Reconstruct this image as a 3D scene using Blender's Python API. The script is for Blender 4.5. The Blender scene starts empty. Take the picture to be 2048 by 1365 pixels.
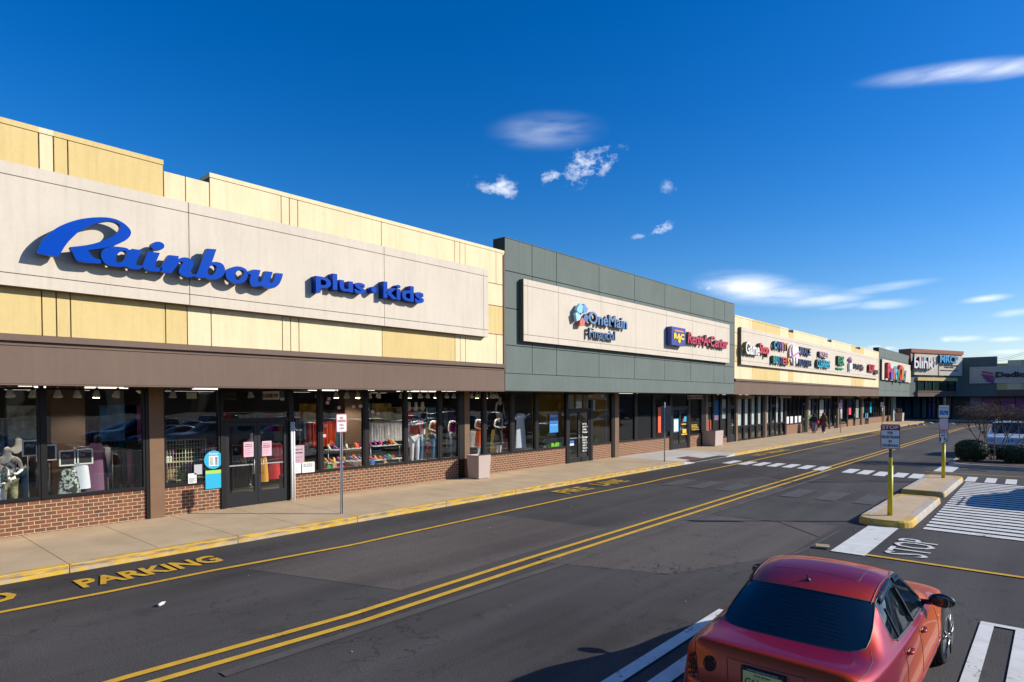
import bpy, bmesh, math, random
from mathutils import Vector, Matrix
from mathutils.bvhtree import BVHTree
random.seed(7)
S = bpy.context.scene
COL = S.collection
R = math.radians

# ------------------------------------------------------------------ camera
FPX, CYP, YAW, PIT, ROL = 1249.14, 827.5, 0.719585, -0.0211677, -0.0029590
CAM = Vector((0, 0, 3.0))
_f = Vector((-math.sin(YAW)*math.cos(PIT), math.cos(YAW)*math.cos(PIT), math.sin(PIT)))
_r0 = Vector((math.cos(YAW), math.sin(YAW), 0)); _u0 = _r0.cross(_f)
_r = _r0*math.cos(ROL) + _u0*math.sin(ROL); _u = _u0*math.cos(ROL) - _r0*math.sin(ROL)
cd = bpy.data.cameras.new('camera'); cam = bpy.data.objects.new('camera', cd); COL.objects.link(cam)
M = Matrix((( _r.x, _u.x, -_f.x), (_r.y, _u.y, -_f.y), (_r.z, _u.z, -_f.z))).to_4x4(); M.translation = CAM
cam.matrix_world = M
cd.sensor_width = 36; cd.lens = FPX/2048*36; cd.shift_y = (CYP-682.5)/2048; cd.clip_start = .05; cd.clip_end = 3000
S.camera = cam
def ray(x, y): return _r*((x-1024)/FPX) + _u*(-(y-CYP)/FPX) + _f
# a point of the real place seen in a survey of the photo, on a known wall or ground plane
def onz(x, y, z=0): d = ray(x, y); return CAM + d*((z-CAM.z)/d.z)
def onx(x, y, X): d = ray(x, y); return CAM + d*((X-CAM.x)/d.x)
def ony(x, y, Y): d = ray(x, y); return CAM + d*((Y-CAM.y)/d.y)

# ------------------------------------------------------------------ light
SUN_AZ = R(39.5); SUN_EL = R(26)
SV = Vector((math.cos(SUN_AZ)*math.cos(SUN_EL), math.sin(SUN_AZ)*math.cos(SUN_EL), math.sin(SUN_EL)))
sl = bpy.data.lights.new('sun', 'SUN'); so = bpy.data.objects.new('sun', sl); COL.objects.link(so)
sl.energy = 4.6; sl.angle = R(.5); sl.color = (1, .93, .82)
so.rotation_euler = SV.to_track_quat('Z', 'Y').to_euler(); so.location = (20, 20, 30)
W = bpy.data.worlds.new('World'); S.world = W; W.use_nodes = True
nt = W.node_tree; N = nt.nodes; L = nt.links; N.clear()
wo = N.new('ShaderNodeOutputWorld'); bg = N.new('ShaderNodeBackground'); sky = N.new('ShaderNodeTexSky')
sky.sky_type = 'NISHITA'; sky.sun_disc = False; sky.sun_elevation = SUN_EL; sky.sun_rotation = math.pi/2 - SUN_AZ
sky.air_density = 1.0; sky.dust_density = .35; sky.ozone_density = 3.2; sky.altitude = 0
bg.inputs[1].default_value = .112
hs = N.new('ShaderNodeHueSaturation'); hs.inputs['Saturation'].default_value = 1.42
L.new(sky.outputs[0], hs.inputs['Color'])
tn = N.new('ShaderNodeMixRGB'); tn.blend_type = 'MULTIPLY'; tn.inputs[0].default_value = 1; pass; L.new(hs.outputs[0], tn.inputs[1])
tc = N.new('ShaderNodeTexCoord')
def wmath(op, a, b=None, c=None, clamp=False):
    n = N.new('ShaderNodeMath'); n.operation = op; n.use_clamp = clamp
    for i, v in enumerate((a, b, c)):
        if v is None: continue
        if isinstance(v, (int, float)): n.inputs[i].default_value = v
        else: L.new(v, n.inputs[i])
    return n.outputs[0]
def wdot(vec):
    n = N.new('ShaderNodeVectorMath'); n.operation = 'DOT_PRODUCT'; L.new(tc.outputs['Generated'], n.inputs[0]); n.inputs[1].default_value = vec
    return n.outputs['Value']
def wnoise(scale, det, rough, sx=1, sz=1):
    mp = N.new('ShaderNodeMapping'); mp.inputs['Scale'].default_value = (sx, sx, sz); L.new(tc.outputs['Generated'], mp.inputs[0])
    n = N.new('ShaderNodeTexNoise'); n.inputs['Scale'].default_value = scale; n.inputs['Detail'].default_value = det; n.inputs['Roughness'].default_value = rough
    L.new(mp.outputs[0], n.inputs['Vector']); return n.outputs[0]
n_puff = wnoise(34, 12, .68, 1, 1.5); n_wisp = wnoise(9, 8, .55, 1, 5)
# cloud: px, py of middle, half sizes in px, opacity, tilt, kind (p puffy, w wispy)
CL = [(1095,262,108,34,.38,0,'w'),(1178,330,52,26,.95,-.35,'p'),(1102,352,20,12,.85,-.2,'p'),(996,378,40,19,.75,.1,'p'),(1338,380,18,14,.35,-.7,'p'),
 (1324,459,19,11,.9,-.15,'p'),(1276,473,14,5,.35,-.1,'p'),(1900,146,150,20,.7,.14,'w'),(2035,134,110,19,.7,.1,'w'),
 (1490,572,95,30,.95,.12,'w'),(1560,590,120,22,.95,.05,'w'),(1640,598,90,17,.75,0,'w'),(1740,580,110,10,.75,-.08,'w'),(1775,608,60,11,.8,0,'w'),(1690,612,50,7,.35,-.05,'w'),
 (1972,598,42,8,.85,-.05,'w'),(2030,626,40,9,.8,-.05,'w'),(1930,678,36,7,.8,0,'w'),(2010,679,34,6,.8,0,'w'),(1745,697,16,7,.8,0,'p'),(1780,698,14,4,.6,0,'p'),(2020,704,40,6,.6,0,'w'),(1905,678,20,6,.6,0,'p'),(1415,575,22,6,.8,0,'p')]
tot = None
for (px, py, hx, hy, op, tilt, kind) in CL:
    c = ray(px, py).normalized()
    ax = Vector((0,0,1)).cross(c)*-1; ax.normalize(); up = ax.cross(c)*-1
    if up.z < 0: up = -up
    if ax.dot(_r) < 0: ax = -ax
    ca, sa = math.cos(-tilt), math.sin(-tilt)
    a2 = ax*ca + up*(sa); u2 = up*ca - ax*sa
    k = 1/ray(px, py).length/FPX
    u_ = wdot(a2/(hx*k)); v_ = wdot(u2/(hy*k))
    r2 = wmath('ADD', wmath('MULTIPLY', u_, u_), wmath('MULTIPLY', v_, v_))
    nn = n_puff if kind == 'p' else n_wisp
    g = wmath('SUBTRACT', 1.0, wmath('MULTIPLY', r2, .62), clamp=True)
    if kind == 'p':
        g = wmath('MULTIPLY', wmath('ADD', wmath('SUBTRACT', g, .30), wmath('MULTIPLY', wmath('SUBTRACT', nn, .5), 5.2)), .85, clamp=True)
    else:
        g = wmath('MULTIPLY', wmath('MULTIPLY', g, g), wmath('MULTIPLY', wmath('SUBTRACT', nn, .25), 2.6, clamp=True), clamp=True)
    g = wmath('MULTIPLY', g, wmath('SUBTRACT', 1.0, wmath('MULTIPLY', r2, .38), clamp=True))
    g = wmath('MULTIPLY', g, wmath('GREATER_THAN', wdot(c), .7))
    g = wmath('MULTIPLY', g, op)
    tot = g if tot is None else wmath('MAXIMUM', tot, g)
mx = N.new('ShaderNodeMixRGB'); L.new(tot, mx.inputs[0]); L.new(tn.outputs[0], mx.inputs[1])
sz = N.new('ShaderNodeSeparateXYZ'); L.new(tc.outputs['Generated'], sz.inputs[0]); tr_ = N.new('ShaderNodeValToRGB'); L.new(sz.outputs[2], tr_.inputs[0])
tr_.color_ramp.elements[0].color = (1.0,.91,1.03,1); tr_.color_ramp.elements[0].position = .0; tr_.color_ramp.elements[1].color = (.56,.82,1.08,1); tr_.color_ramp.elements[1].position = .42; L.new(tr_.outputs[0], tn.inputs[2]); mx.inputs[2].default_value = (8.2, 8.6, 9.4, 1)
L.new(mx.outputs[0], bg.inputs[0]); L.new(bg.outputs[0], wo.inputs[0])
S.view_settings.view_transform = 'Standard'; S.view_settings.look = 'None'; S.view_settings.gamma = 1; S.view_settings.exposure = .35
S.cycles.max_bounces = 8; S.cycles.transparent_max_bounces = 24; S.cycles.caustics_reflective = False; S.cycles.caustics_refractive = False
S.cycles.use_denoising = True; S.cycles.sample_clamp_indirect = 6

# ------------------------------------------------------------------ materials
MATS = {}
def mat(name, col, rough=.7, col2=None, nscale=4, bump=0, bscale=60, metal=0, spec=.5, coat=0, emit=None, estr=1, alpha=None, stretch=(1,1,1), contrast=1.0):
    if name in MATS: return MATS[name]
    m = bpy.data.materials.new(name); m.use_nodes = True; MATS[name] = m
    t = m.node_tree; b = t.nodes['Principled BSDF']
    b.inputs['Base Color'].default_value = (*col, 1); b.inputs['Roughness'].default_value = rough; b.inputs['Metallic'].default_value = metal
    b.inputs['Specular IOR Level'].default_value = spec
    if coat: b.inputs['Coat Weight'].default_value = coat; b.inputs['Coat Roughness'].default_value = .04
    if emit: b.inputs['Emission Color'].default_value = (*emit, 1); b.inputs['Emission Strength'].default_value = estr
    if col2 or bump:
        co = t.nodes.new('ShaderNodeTexCoord'); mp = t.nodes.new('ShaderNodeMapping'); mp.inputs['Scale'].default_value = stretch; t.links.new(co.outputs['Object'], mp.inputs[0])
    if col2:
        n = t.nodes.new('ShaderNodeTexNoise'); n.inputs['Scale'].default_value = nscale; n.inputs['Detail'].default_value = 8; n.inputs['Roughness'].default_value = .6
        t.links.new(mp.outputs[0], n.inputs['Vector'])
        cr = t.nodes.new('ShaderNodeValToRGB'); cr.color_ramp.elements[0].color = (*col, 1); cr.color_ramp.elements[1].color = (*col2, 1)
        cr.color_ramp.elements[0].position = .5-.25/contrast; cr.color_ramp.elements[1].position = .5+.25/contrast
        t.links.new(n.outputs[0], cr.inputs[0]); t.links.new(cr.outputs[0], b.inputs['Base Color'])
    if bump:
        n2 = t.nodes.new('ShaderNodeTexNoise'); n2.inputs['Scale'].default_value = bscale; n2.inputs['Detail'].default_value = 6
        t.links.new(co.outputs['Object'], n2.inputs['Vector'])
        bp = t.nodes.new('ShaderNodeBump'); bp.inputs['Strength'].default_value = bump; bp.inputs['Distance'].default_value = .01
        t.links.new(n2.outputs[0], bp.inputs['Height']); t.links.new(bp.outputs[0], b.inputs['Normal'])
    return m
def wallmat(name, col, col2, dirt=(.25,.22,.18), amt=.25):
    """stucco: mottled, vertical drips and grime below the top edge of its own panel pattern"""
    if name in MATS: return MATS[name]
    m = mat(name, col, .85, col2, .9, .35, 90, spec=.2, stretch=(1,1,.7))
    t = m.node_tree; b = t.nodes['Principled BSDF']; src = b.inputs['Base Color'].links[0].from_socket
    co = t.nodes.new('ShaderNodeTexCoord'); mp = t.nodes.new('ShaderNodeMapping'); mp.inputs['Scale'].default_value = (5, 5, .35); t.links.new(co.outputs['Object'], mp.inputs[0])
    n = t.nodes.new('ShaderNodeTexNoise'); n.inputs['Scale'].default_value = 1.6; n.inputs['Detail'].default_value = 10; n.inputs['Roughness'].default_value = .7; t.links.new(mp.outputs[0], n.inputs[0])
    cr = t.nodes.new('ShaderNodeValToRGB'); cr.color_ramp.elements[0].position = .48; cr.color_ramp.elements[1].position = .8; cr.color_ramp.elements[1].color = (amt*1.6,)*3 + (1,)
    t.links.new(n.outputs[0], cr.inputs[0])
    n3 = t.nodes.new('ShaderNodeTexNoise'); n3.inputs['Scale'].default_value = 14; n3.inputs['Detail'].default_value = 6; t.links.new(co.outputs['Object'], n3.inputs[0])
    mm = t.nodes.new('ShaderNodeMath'); mm.operation = 'MULTIPLY_ADD'; mm.inputs[1].default_value = .22; mm.inputs[2].default_value = -.08; mm.use_clamp = True; t.links.new(n3.outputs[0], mm.inputs[0])
    ad = t.nodes.new('ShaderNodeMath'); ad.use_clamp = True; t.links.new(cr.outputs[0], ad.inputs[0]); t.links.new(mm.outputs[0], ad.inputs[1])
    mx = t.nodes.new('ShaderNodeMixRGB'); t.links.new(ad.outputs[0], mx.inputs[0]); t.links.new(src, mx.inputs[1]); mx.inputs[2].default_value = (*dirt, 1)
    t.links.new(mx.outputs[0], b.inputs['Base Color']); return m
def glassmat(name, tint=(.8,.88,.86), k=2.0, rough=.0, wob=.05):
    if name in MATS: return MATS[name]
    m = bpy.data.materials.new(name); m.use_nodes = True; MATS[name] = m; t = m.node_tree; t.nodes.clear()
    o = t.nodes.new('ShaderNodeOutputMaterial'); tr = t.nodes.new('ShaderNodeBsdfTransparent'); tr.inputs[0].default_value = (*tint, 1)
    gl = t.nodes.new('ShaderNodeBsdfGlossy'); gl.inputs['Roughness'].default_value = rough; gl.inputs[0].default_value = (.95,.98,1,1)
    lw = t.nodes.new('ShaderNodeLayerWeight'); lw.inputs[0].default_value = .5; fr = t.nodes.new('ShaderNodeMath'); fr.operation = 'POWER'; fr.inputs[1].default_value = 4.5; t.links.new(lw.outputs['Facing'], fr.inputs[0])
    ml = t.nodes.new('ShaderNodeMath'); ml.operation = 'MULTIPLY_ADD'; ml.inputs[1].default_value = .6*k; ml.inputs[2].default_value = .035*k; ml.use_clamp = True
    mx = t.nodes.new('ShaderNodeMixShader'); t.links.new(fr.outputs[0], ml.inputs[0]); t.links.new(ml.outputs[0], mx.inputs[0]); t.links.new(tr.outputs[0], mx.inputs[1]); t.links.new(gl.outputs[0], mx.inputs[2]); t.links.new(mx.outputs[0], o.inputs[0])
    if wob:
        co = t.nodes.new('ShaderNodeTexCoord'); n = t.nodes.new('ShaderNodeTexNoise'); n.inputs['Scale'].default_value = .9; n.inputs['Detail'].default_value = 1.5; t.links.new(co.outputs['Object'], n.inputs[0])
        bp = t.nodes.new('ShaderNodeBump'); bp.inputs['Strength'].default_value = wob; bp.inputs['Distance'].default_value = .05; t.links.new(n.outputs[0], bp.inputs['Height']); t.links.new(bp.outputs[0], gl.inputs['Normal'])
    return m
def brickmat():
    m = bpy.data.materials.new('brick'); m.use_nodes = True; MATS['brick'] = m; t = m.node_tree; b = t.nodes['Principled BSDF']
    co = t.nodes.new('ShaderNodeTexCoord'); sp = t.nodes.new('ShaderNodeSeparateXYZ'); cb = t.nodes.new('ShaderNodeCombineXYZ')
    t.links.new(co.outputs['Object'], sp.inputs[0]); ad = t.nodes.new('ShaderNodeMath'); t.links.new(sp.outputs[0], ad.inputs[0]); t.links.new(sp.outputs[1], ad.inputs[1])
    t.links.new(ad.outputs[0], cb.inputs[0]); t.links.new(sp.outputs[2], cb.inputs[1])
    br = t.nodes.new('ShaderNodeTexBrick'); br.inputs['Scale'].default_value = 1; br.inputs['Brick Width'].default_value = .2; br.inputs['Row Height'].default_value = .086
    br.inputs['Mortar Size'].default_value = .0065; br.inputs['Mortar Smooth'].default_value = .2; br.inputs['Bias'].default_value = -.1
    br.inputs['Color1'].default_value = (.205,.072,.034,1); br.inputs['Color2'].default_value = (.125,.052,.027,1); br.inputs['Mortar'].default_value = (.58,.46,.27,1)
    t.links.new(cb.outputs[0], br.inputs[0])
    n = t.nodes.new('ShaderNodeTexNoise'); n.inputs['Scale'].default_value = 5.5; n.inputs['Detail'].default_value = 2; t.links.new(cb.outputs[0], n.inputs[0])
    cr = t.nodes.new('ShaderNodeValToRGB'); cr.color_ramp.elements[0].position = .6; cr.color_ramp.elements[1].position = .7
    cr.color_ramp.elements[1].color = (.75,)*3+(1,)
    t.links.new(n.outputs[0], cr.inputs[0])
    inv = t.nodes.new('ShaderNodeMath'); inv.operation = 'SUBTRACT'; inv.inputs[0].default_value = 1; t.links.new(br.outputs['Fac'], inv.inputs[1])
    ml = t.nodes.new('ShaderNodeMath'); ml.operation = 'MULTIPLY'; t.links.new(cr.outputs[0], ml.inputs[0]); t.links.new(inv.outputs[0], ml.inputs[1])
    mx = t.nodes.new('ShaderNodeMixRGB'); t.links.new(ml.outputs[0], mx.inputs[0]); t.links.new(br.outputs[0], mx.inputs[1]); mx.inputs[2].default_value = (.05,.035,.035,1)
    n4 = t.nodes.new('ShaderNodeTexNoise'); n4.inputs['Scale'].default_value = 60; n4.inputs['Detail'].default_value = 5; t.links.new(co.outputs['Object'], n4.inputs[0])
    mg = t.nodes.new('ShaderNodeMixRGB'); mg.blend_type = 'OVERLAY'; mg.inputs[0].default_value = .5; t.links.new(mx.outputs[0], mg.inputs[1]); t.links.new(n4.outputs[0], mg.inputs[2])
    t.links.new(mg.outputs[0], b.inputs['Base Color']); b.inputs['Roughness'].default_value = .85
    bp = t.nodes.new('ShaderNodeBump'); bp.inputs['Strength'].default_value = .6; bp.inputs['Distance'].default_value = .006; t.links.new(inv.outputs[0], bp.inputs['Height']); t.links.new(bp.outputs[0], b.inputs['Normal'])
    return m
def asphaltmat(name, base, base2, crack=.6):
    m = bpy.data.materials.new(name); m.use_nodes = True; MATS[name] = m; t = m.node_tree; b = t.nodes['Principled BSDF']; b.inputs['Roughness'].default_value = .88; b.inputs['Specular IOR Level'].default_value = .25
    co = t.nodes.new('ShaderNodeTexCoord')
    def ns(sc, det, st=(1,1,1), ro=.6):
        mp = t.nodes.new('ShaderNodeMapping'); mp.inputs['Scale'].default_value = st; t.links.new(co.outputs['Object'], mp.inputs[0])
        n = t.nodes.new('ShaderNodeTexNoise'); n.inputs['Scale'].default_value = sc; n.inputs['Detail'].default_value = det; n.inputs['Roughness'].default_value = ro; t.links.new(mp.outputs[0], n.inputs[0]); return n.outputs[0]
    def ramp(src, p0, c0, p1, c1):
        c = t.nodes.new('ShaderNodeValToRGB'); c.color_ramp.elements[0].position = p0; c.color_ramp.elements[1].position = p1; c.color_ramp.elements[0].color = (*c0,1); c.color_ramp.elements[1].color = (*c1,1); t.links.new(src, c.inputs[0]); return c.outputs[0]
    def mix(f, a, c2, bl='MIX'):
        x = t.nodes.new('ShaderNodeMixRGB'); x.blend_type = bl
        for i, v in enumerate((f, a, c2)):
            if isinstance(v, float): x.inputs[i].default_value = v
            elif isinstance(v, tuple): x.inputs[i].default_value = (*v, 1)
            else: t.links.new(v, x.inputs[i])
        return x.outputs[0]
    c = ramp(ns(.22, 6), .36, base, .66, base2)
    lanes = ramp(ns(.5, 5, (1.6,.10,1)), .42, (0,0,0), .72, (.6,.6,.6))
    c = mix(lanes, c, tuple(v*1.5 for v in base2))
    agg = ramp(ns(55, 3), .35, (.55,.55,.55), .68, (1.45,1.45,1.45))
    c = mix(1.0, c, agg, 'MULTIPLY')
    st = ramp(ns(1.1, 7, ro=.7), .60, (0,0,0), .72, (.65,.65,.65)); c = mix(st, c, tuple(v*.5 for v in base))
    # cracks: a patchy web of thin dark lines
    vo = t.nodes.new('ShaderNodeTexVoronoi'); vo.feature = 'DISTANCE_TO_EDGE'; vo.inputs['Scale'].default_value = 1.5
    nz = t.nodes.new('ShaderNodeTexNoise'); nz.inputs['Scale'].default_value = 3; nz.inputs['Detail'].default_value = 5; t.links.new(co.outputs['Object'], nz.inputs[0])
    ad = t.nodes.new('ShaderNodeMixRGB'); ad.blend_type = 'LINEAR_LIGHT'; ad.inputs[0].default_value = .35; t.links.new(co.outputs['Object'], ad.inputs[1]); t.links.new(nz.outputs['Color'], ad.inputs[2]); t.links.new(ad.outputs[0], vo.inputs['Vector'])
    ck = ramp(vo.outputs['Distance'], .006, (1,1,1), .022, (0,0,0)); msk = ramp(ns(.35, 4), .52, (0,0,0), .6, (crack,)*3)
    ck2 = mix(1.0, ck, msk, 'MULTIPLY'); c = mix(ck2, c, (.012,.012,.013))
    t.links.new(c, b.inputs['Base Color'])
    bp = t.nodes.new('ShaderNodeBump'); bp.inputs['Strength'].default_value = .5; bp.inputs['Distance'].default_value = .008; t.links.new(ns(90, 3), bp.inputs['Height']); t.links.new(bp.outputs[0], b.inputs['Normal'])
    return m
def paintmat(name, col, wear=.5, under=(.05,.05,.05), wsc=18):
    """road or kerb paint with worn-through flecks"""
    m = mat(name, col, .75, spec=.3); t = m.node_tree; b = t.nodes['Principled BSDF']
    co = t.nodes.new('ShaderNodeTexCoord')
    n = t.nodes.new('ShaderNodeTexNoise'); n.inputs['Scale'].default_value = wsc; n.inputs['Detail'].default_value = 8; n.inputs['Roughness'].default_value = .75; t.links.new(co.outputs['Object'], n.inputs[0])
    n2 = t.nodes.new('ShaderNodeTexNoise'); n2.inputs['Scale'].default_value = 1.1; n2.inputs['Detail'].default_value = 3; t.links.new(co.outputs['Object'], n2.inputs[0])
    a = t.nodes.new('ShaderNodeMath'); a.operation = 'MULTIPLY_ADD'; a.inputs[1].default_value = .5; t.links.new(n2.outputs[0], a.inputs[0]); t.links.new(n.outputs[0], a.inputs[2])
    cr = t.nodes.new('ShaderNodeValToRGB'); cr.color_ramp.elements[0].position = .98-.4*wear; cr.color_ramp.elements[1].position = min(1, 1.04-.4*wear+.03); t.links.new(a.outputs[0], cr.inputs[0])
    mx = t.nodes.new('ShaderNodeMixRGB'); t.links.new(cr.outputs[0], mx.inputs[0]); mx.inputs[1].default_value = (*col, 1); mx.inputs[2].default_value = (*under, 1)
    n5 = t.nodes.new('ShaderNodeTexNoise'); n5.inputs['Scale'].default_value = 4; n5.inputs['Detail'].default_value = 6; t.links.new(co.outputs['Object'], n5.inputs[0])
    mg = t.nodes.new('ShaderNodeMixRGB'); mg.blend_type = 'OVERLAY'; mg.inputs[0].default_value = .45; t.links.new(mx.outputs[0], mg.inputs[1]); t.links.new(n5.outputs[0], mg.inputs[2])
    t.links.new(mg.outputs[0], b.inputs['Base Color']); return m

ASPH = asphaltmat('asphalt', (.040,.037,.036), (.074,.069,.066))
ASPH2 = asphaltmat('asphalt_darker', (.038,.033,.031), (.055,.048,.044), .2)
ASPHW = asphaltmat('asphalt_worn', (.070,.060,.054), (.104,.090,.080), 1.0)
BRICK = brickmat()
CONC = mat('pavement_concrete', (.62,.47,.30), .9, (.47,.35,.22), 1.1, .4, 70, spec=.2)
CONC2 = mat('kerb_concrete', (.55,.50,.42), .9, (.38,.34,.29), 2.5, .4, 60, spec=.2)
CONCN = mat('new_concrete', (.60,.57,.52), .9, (.50,.47,.43), 2, .3, 60, spec=.2)
YEL = paintmat('yellow_line', (.62,.36,.035), .22)
YELK = paintmat('yellow_kerb_paint', (.62,.38,.05), .62, (.42,.36,.28), 9)
YELW = paintmat('worn_yellow_paint', (.52,.32,.045), .45)
WHT = paintmat('white_line', (.66,.66,.62), .3)
WHTW = paintmat('worn_white_paint', (.085,.081,.077), .5, (.07,.065,.06))
GOLD = wallmat('gold_stucco', (.72,.55,.25), (.64,.49,.21), (.36,.27,.13), amt=.22)
CREAM = wallmat('cream_stucco', (.84,.71,.46), (.75,.62,.38), (.42,.33,.2), amt=.22)
TANP = wallmat('tan_stucco', (.69,.61,.50), (.61,.54,.44), (.36,.3,.24), amt=.17)
BROWN = wallmat('brown_stucco', (.185,.128,.098), (.155,.108,.083), (.24,.18,.15), .15)
GREEN = wallmat('green_stucco', (.160,.192,.174), (.132,.160,.145), (.09,.1,.09), .2)
SEAM = mat('seam_shadowless', (.16,.12,.06), .9)
SEAMG = mat('seam_green', (.03,.045,.04), .9)
DARK = mat('bronze_frame', (.010,.009,.009), .45, spec=.25)
PILL = mat('bronze_pillar', (.20,.115,.06), .55, (.16,.09,.05), 3, spec=.35)
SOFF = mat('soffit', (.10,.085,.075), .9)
ROOFM = mat('roof_membrane', (.25,.25,.25), .9)
GLASS = glassmat('shop_glass', (.95,.975,.965), k=1.3)
GLASSD = glassmat('dark_glass', (.25,.32,.34), 2.4)
ALUM = mat('galvanised_steel', (.42,.42,.43), .45, (.33,.33,.34), 12, metal=.7)
WHITEM = mat('white_metal', (.75,.75,.73), .45)
BLACK = mat('black', (.015,.015,.016), .5)
RED = mat('sign_red', (.42,.02,.03), .5)
SWHITE = mat('sign_white', (.72,.72,.70), .5)
BEIGE = mat('sign_beige', (.52,.44,.34), .6)
PLANT = mat('planter_aggregate', (.52,.42,.38), .9, (.40,.32,.29), 40, .3, 80)
BLUEL = mat('blue_sign_face', (.0,.058,.42), .3, (.0,.05,.36), 2, spec=.08)
BLUES = mat('blue_sign_side', (.01,.03,.10), .5)
MANN = mat('mannequin_white', (.85,.81,.76), .4)

# ------------------------------------------------------------------ mesh helpers
def link(o): COL.objects.link(o); return o
def tag(o, label=None, cat=None, group=None, kind=None):
    if label: o['label'] = label
    if cat: o['category'] = cat
    if group: o['group'] = group
    if kind: o['kind'] = kind
    return o
def thing(name, loc, label, cat, group=None, rz=0):
    o = bpy.data.objects.new(name, None); o.empty_display_size = .3; link(o); o.location = loc; o.rotation_euler = (0,0,rz)
    return tag(o, label, cat, group)
def obj(name, bm, mats, parent=None, local=False, smooth=False, label=None):
    """bm in world coordinates (or in the parent's own when local)"""
    me = bpy.data.meshes.new(name); bm.to_mesh(me); bm.free()
    for m in (mats if isinstance(mats, (list, tuple)) else [mats]): me.materials.append(m)
    if smooth:
        for p in me.polygons: p.use_smooth = True
    o = bpy.data.objects.new(name, me); link(o)
    if parent:
        o.parent = parent
        if not local:
            q = parent; l = Vector((0,0,0))
            while q: l += q.location; q = q.parent
            o.location = -l
    if label: o['label'] = label
    return o
def B(): return bmesh.new()
def box(bm, x0, x1, y0, y1, z0, z1, mi=0):
    v = [bm.verts.new((x, y, z)) for x in (x0, x1) for y in (y0, y1) for z in (z0, z1)]
    for f in ((0,1,3,2),(4,6,7,5),(0,4,5,1),(2,3,7,6),(0,2,6,4),(1,5,7,3)):
        fc = bm.faces.new([v[i] for i in f]); fc.material_index = mi
    bm.normal_update(); return v
def obox(bm, o, a, b, c, mi=0):
    """oriented box: corner o and three edge vectors"""
    o = Vector(o); v = [bm.verts.new(o + a*i + b*j + c*k) for i in (0,1) for j in (0,1) for k in (0,1)]
    fs = []
    for f in ((0,1,3,2),(4,6,7,5),(0,4,5,1),(2,3,7,6),(0,2,6,4),(1,5,7,3)):
        fc = bm.faces.new([v[i] for i in f]); fc.material_index = mi; fs.append(fc)
    if a.cross(b).dot(c) < 0: bmesh.ops.reverse_faces(bm, faces=fs)
    return v
def quad(bm, pts, mi=0):
    f = bm.faces.new([bm.verts.new(p) for p in pts]); f.material_index = mi; return f
def tube(bm, pts, rad, n=8, mi=0, cap=True):
    pts = [Vector(p) for p in pts]; rings = []
    for i, p in enumerate(pts):
        d = (pts[min(i+1, len(pts)-1)] - pts[max(i-1, 0)]).normalized()
        a = d.orthogonal().normalized() if i == 0 else (rings_a - d*rings_a.dot(d)).normalized()
        rings_a = a; b = d.cross(a); r = rad[i] if isinstance(rad, (list, tuple)) else rad
        rings.append([bm.verts.new(p + (a*math.cos(2*math.pi*k/n) + b*math.sin(2*math.pi*k/n))*r) for k in range(n)])
    for i in range(len(rings)-1):
        for k in range(n):
            f = bm.faces.new((rings[i][k], rings[i][(k+1)%n], rings[i+1][(k+1)%n], rings[i+1][k])); f.material_index = mi; f.smooth = True
    if cap:
        f = bm.faces.new(rings[0][::-1]); f.material_index = mi; f = bm.faces.new(rings[-1]); f.material_index = mi
def lathe(bm, c, prof, n=16, mi=0, ax='z'):
    c = Vector(c); rings = []
    for (r, h) in prof:
        ring = []
        for k in range(n):
            a = 2*math.pi*k/n; p = {'z': (r*math.cos(a), r*math.sin(a), h), 'x': (h, r*math.cos(a), r*math.sin(a)), 'y': (r*math.cos(a), h, r*math.sin(a))}[ax]
            ring.append(bm.verts.new(c + Vector(p)))
        rings.append(ring)
    fs = []
    for i in range(len(rings)-1):
        for k in range(n):
            f = bm.faces.new((rings[i][k], rings[i][(k+1)%n], rings[i+1][(k+1)%n], rings[i+1][k])); f.material_index = mi; f.smooth = True; fs.append(f)
    f = bm.faces.new(rings[0][::-1]); f.material_index = mi; fs.append(f); f = bm.faces.new(rings[-1]); f.material_index = mi; fs.append(f)
    if ax == 'y': bmesh.ops.reverse_faces(bm, faces=fs)
def ellip(bm, c, rx, ry, rz, n=10, mi=0):
    g = bmesh.ops.create_uvsphere(bm, u_segments=n*2, v_segments=n, radius=1)
    for v in g['verts']: v.co = Vector((v.co.x*rx, v.co.y*ry, v.co.z*rz)) + Vector(c)
    for v in g['verts']:
        for f in v.link_faces: f.smooth = True; f.material_index = mi
def merge_mesh(bm, me, Mx, mi=0):
    n0 = len(bm.verts); vs = [bm.verts.new(Mx @ v.co) for v in me.vertices]
    for p in me.polygons:
        try: f = bm.faces.new([vs[i] for i in p.vertices]); f.material_index = mi; f.smooth = p.use_smooth
        except ValueError: pass
def dgmesh(o):
    dg = bpy.context.evaluated_depsgraph_get(); dg.update(); me = bpy.data.meshes.new_from_object(o.evaluated_get(dg)); return me
def frame_mat(o, right, up, nrm):
    right, up, nrm = Vector(right), Vector(up), Vector(nrm)
    Mx = Matrix(((right.x, up.x, nrm.x), (right.y, up.y, nrm.y), (right.z, up.z, nrm.z))).to_4x4(); Mx.translation = Vector(o); return Mx
TCACHE = {}
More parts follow.
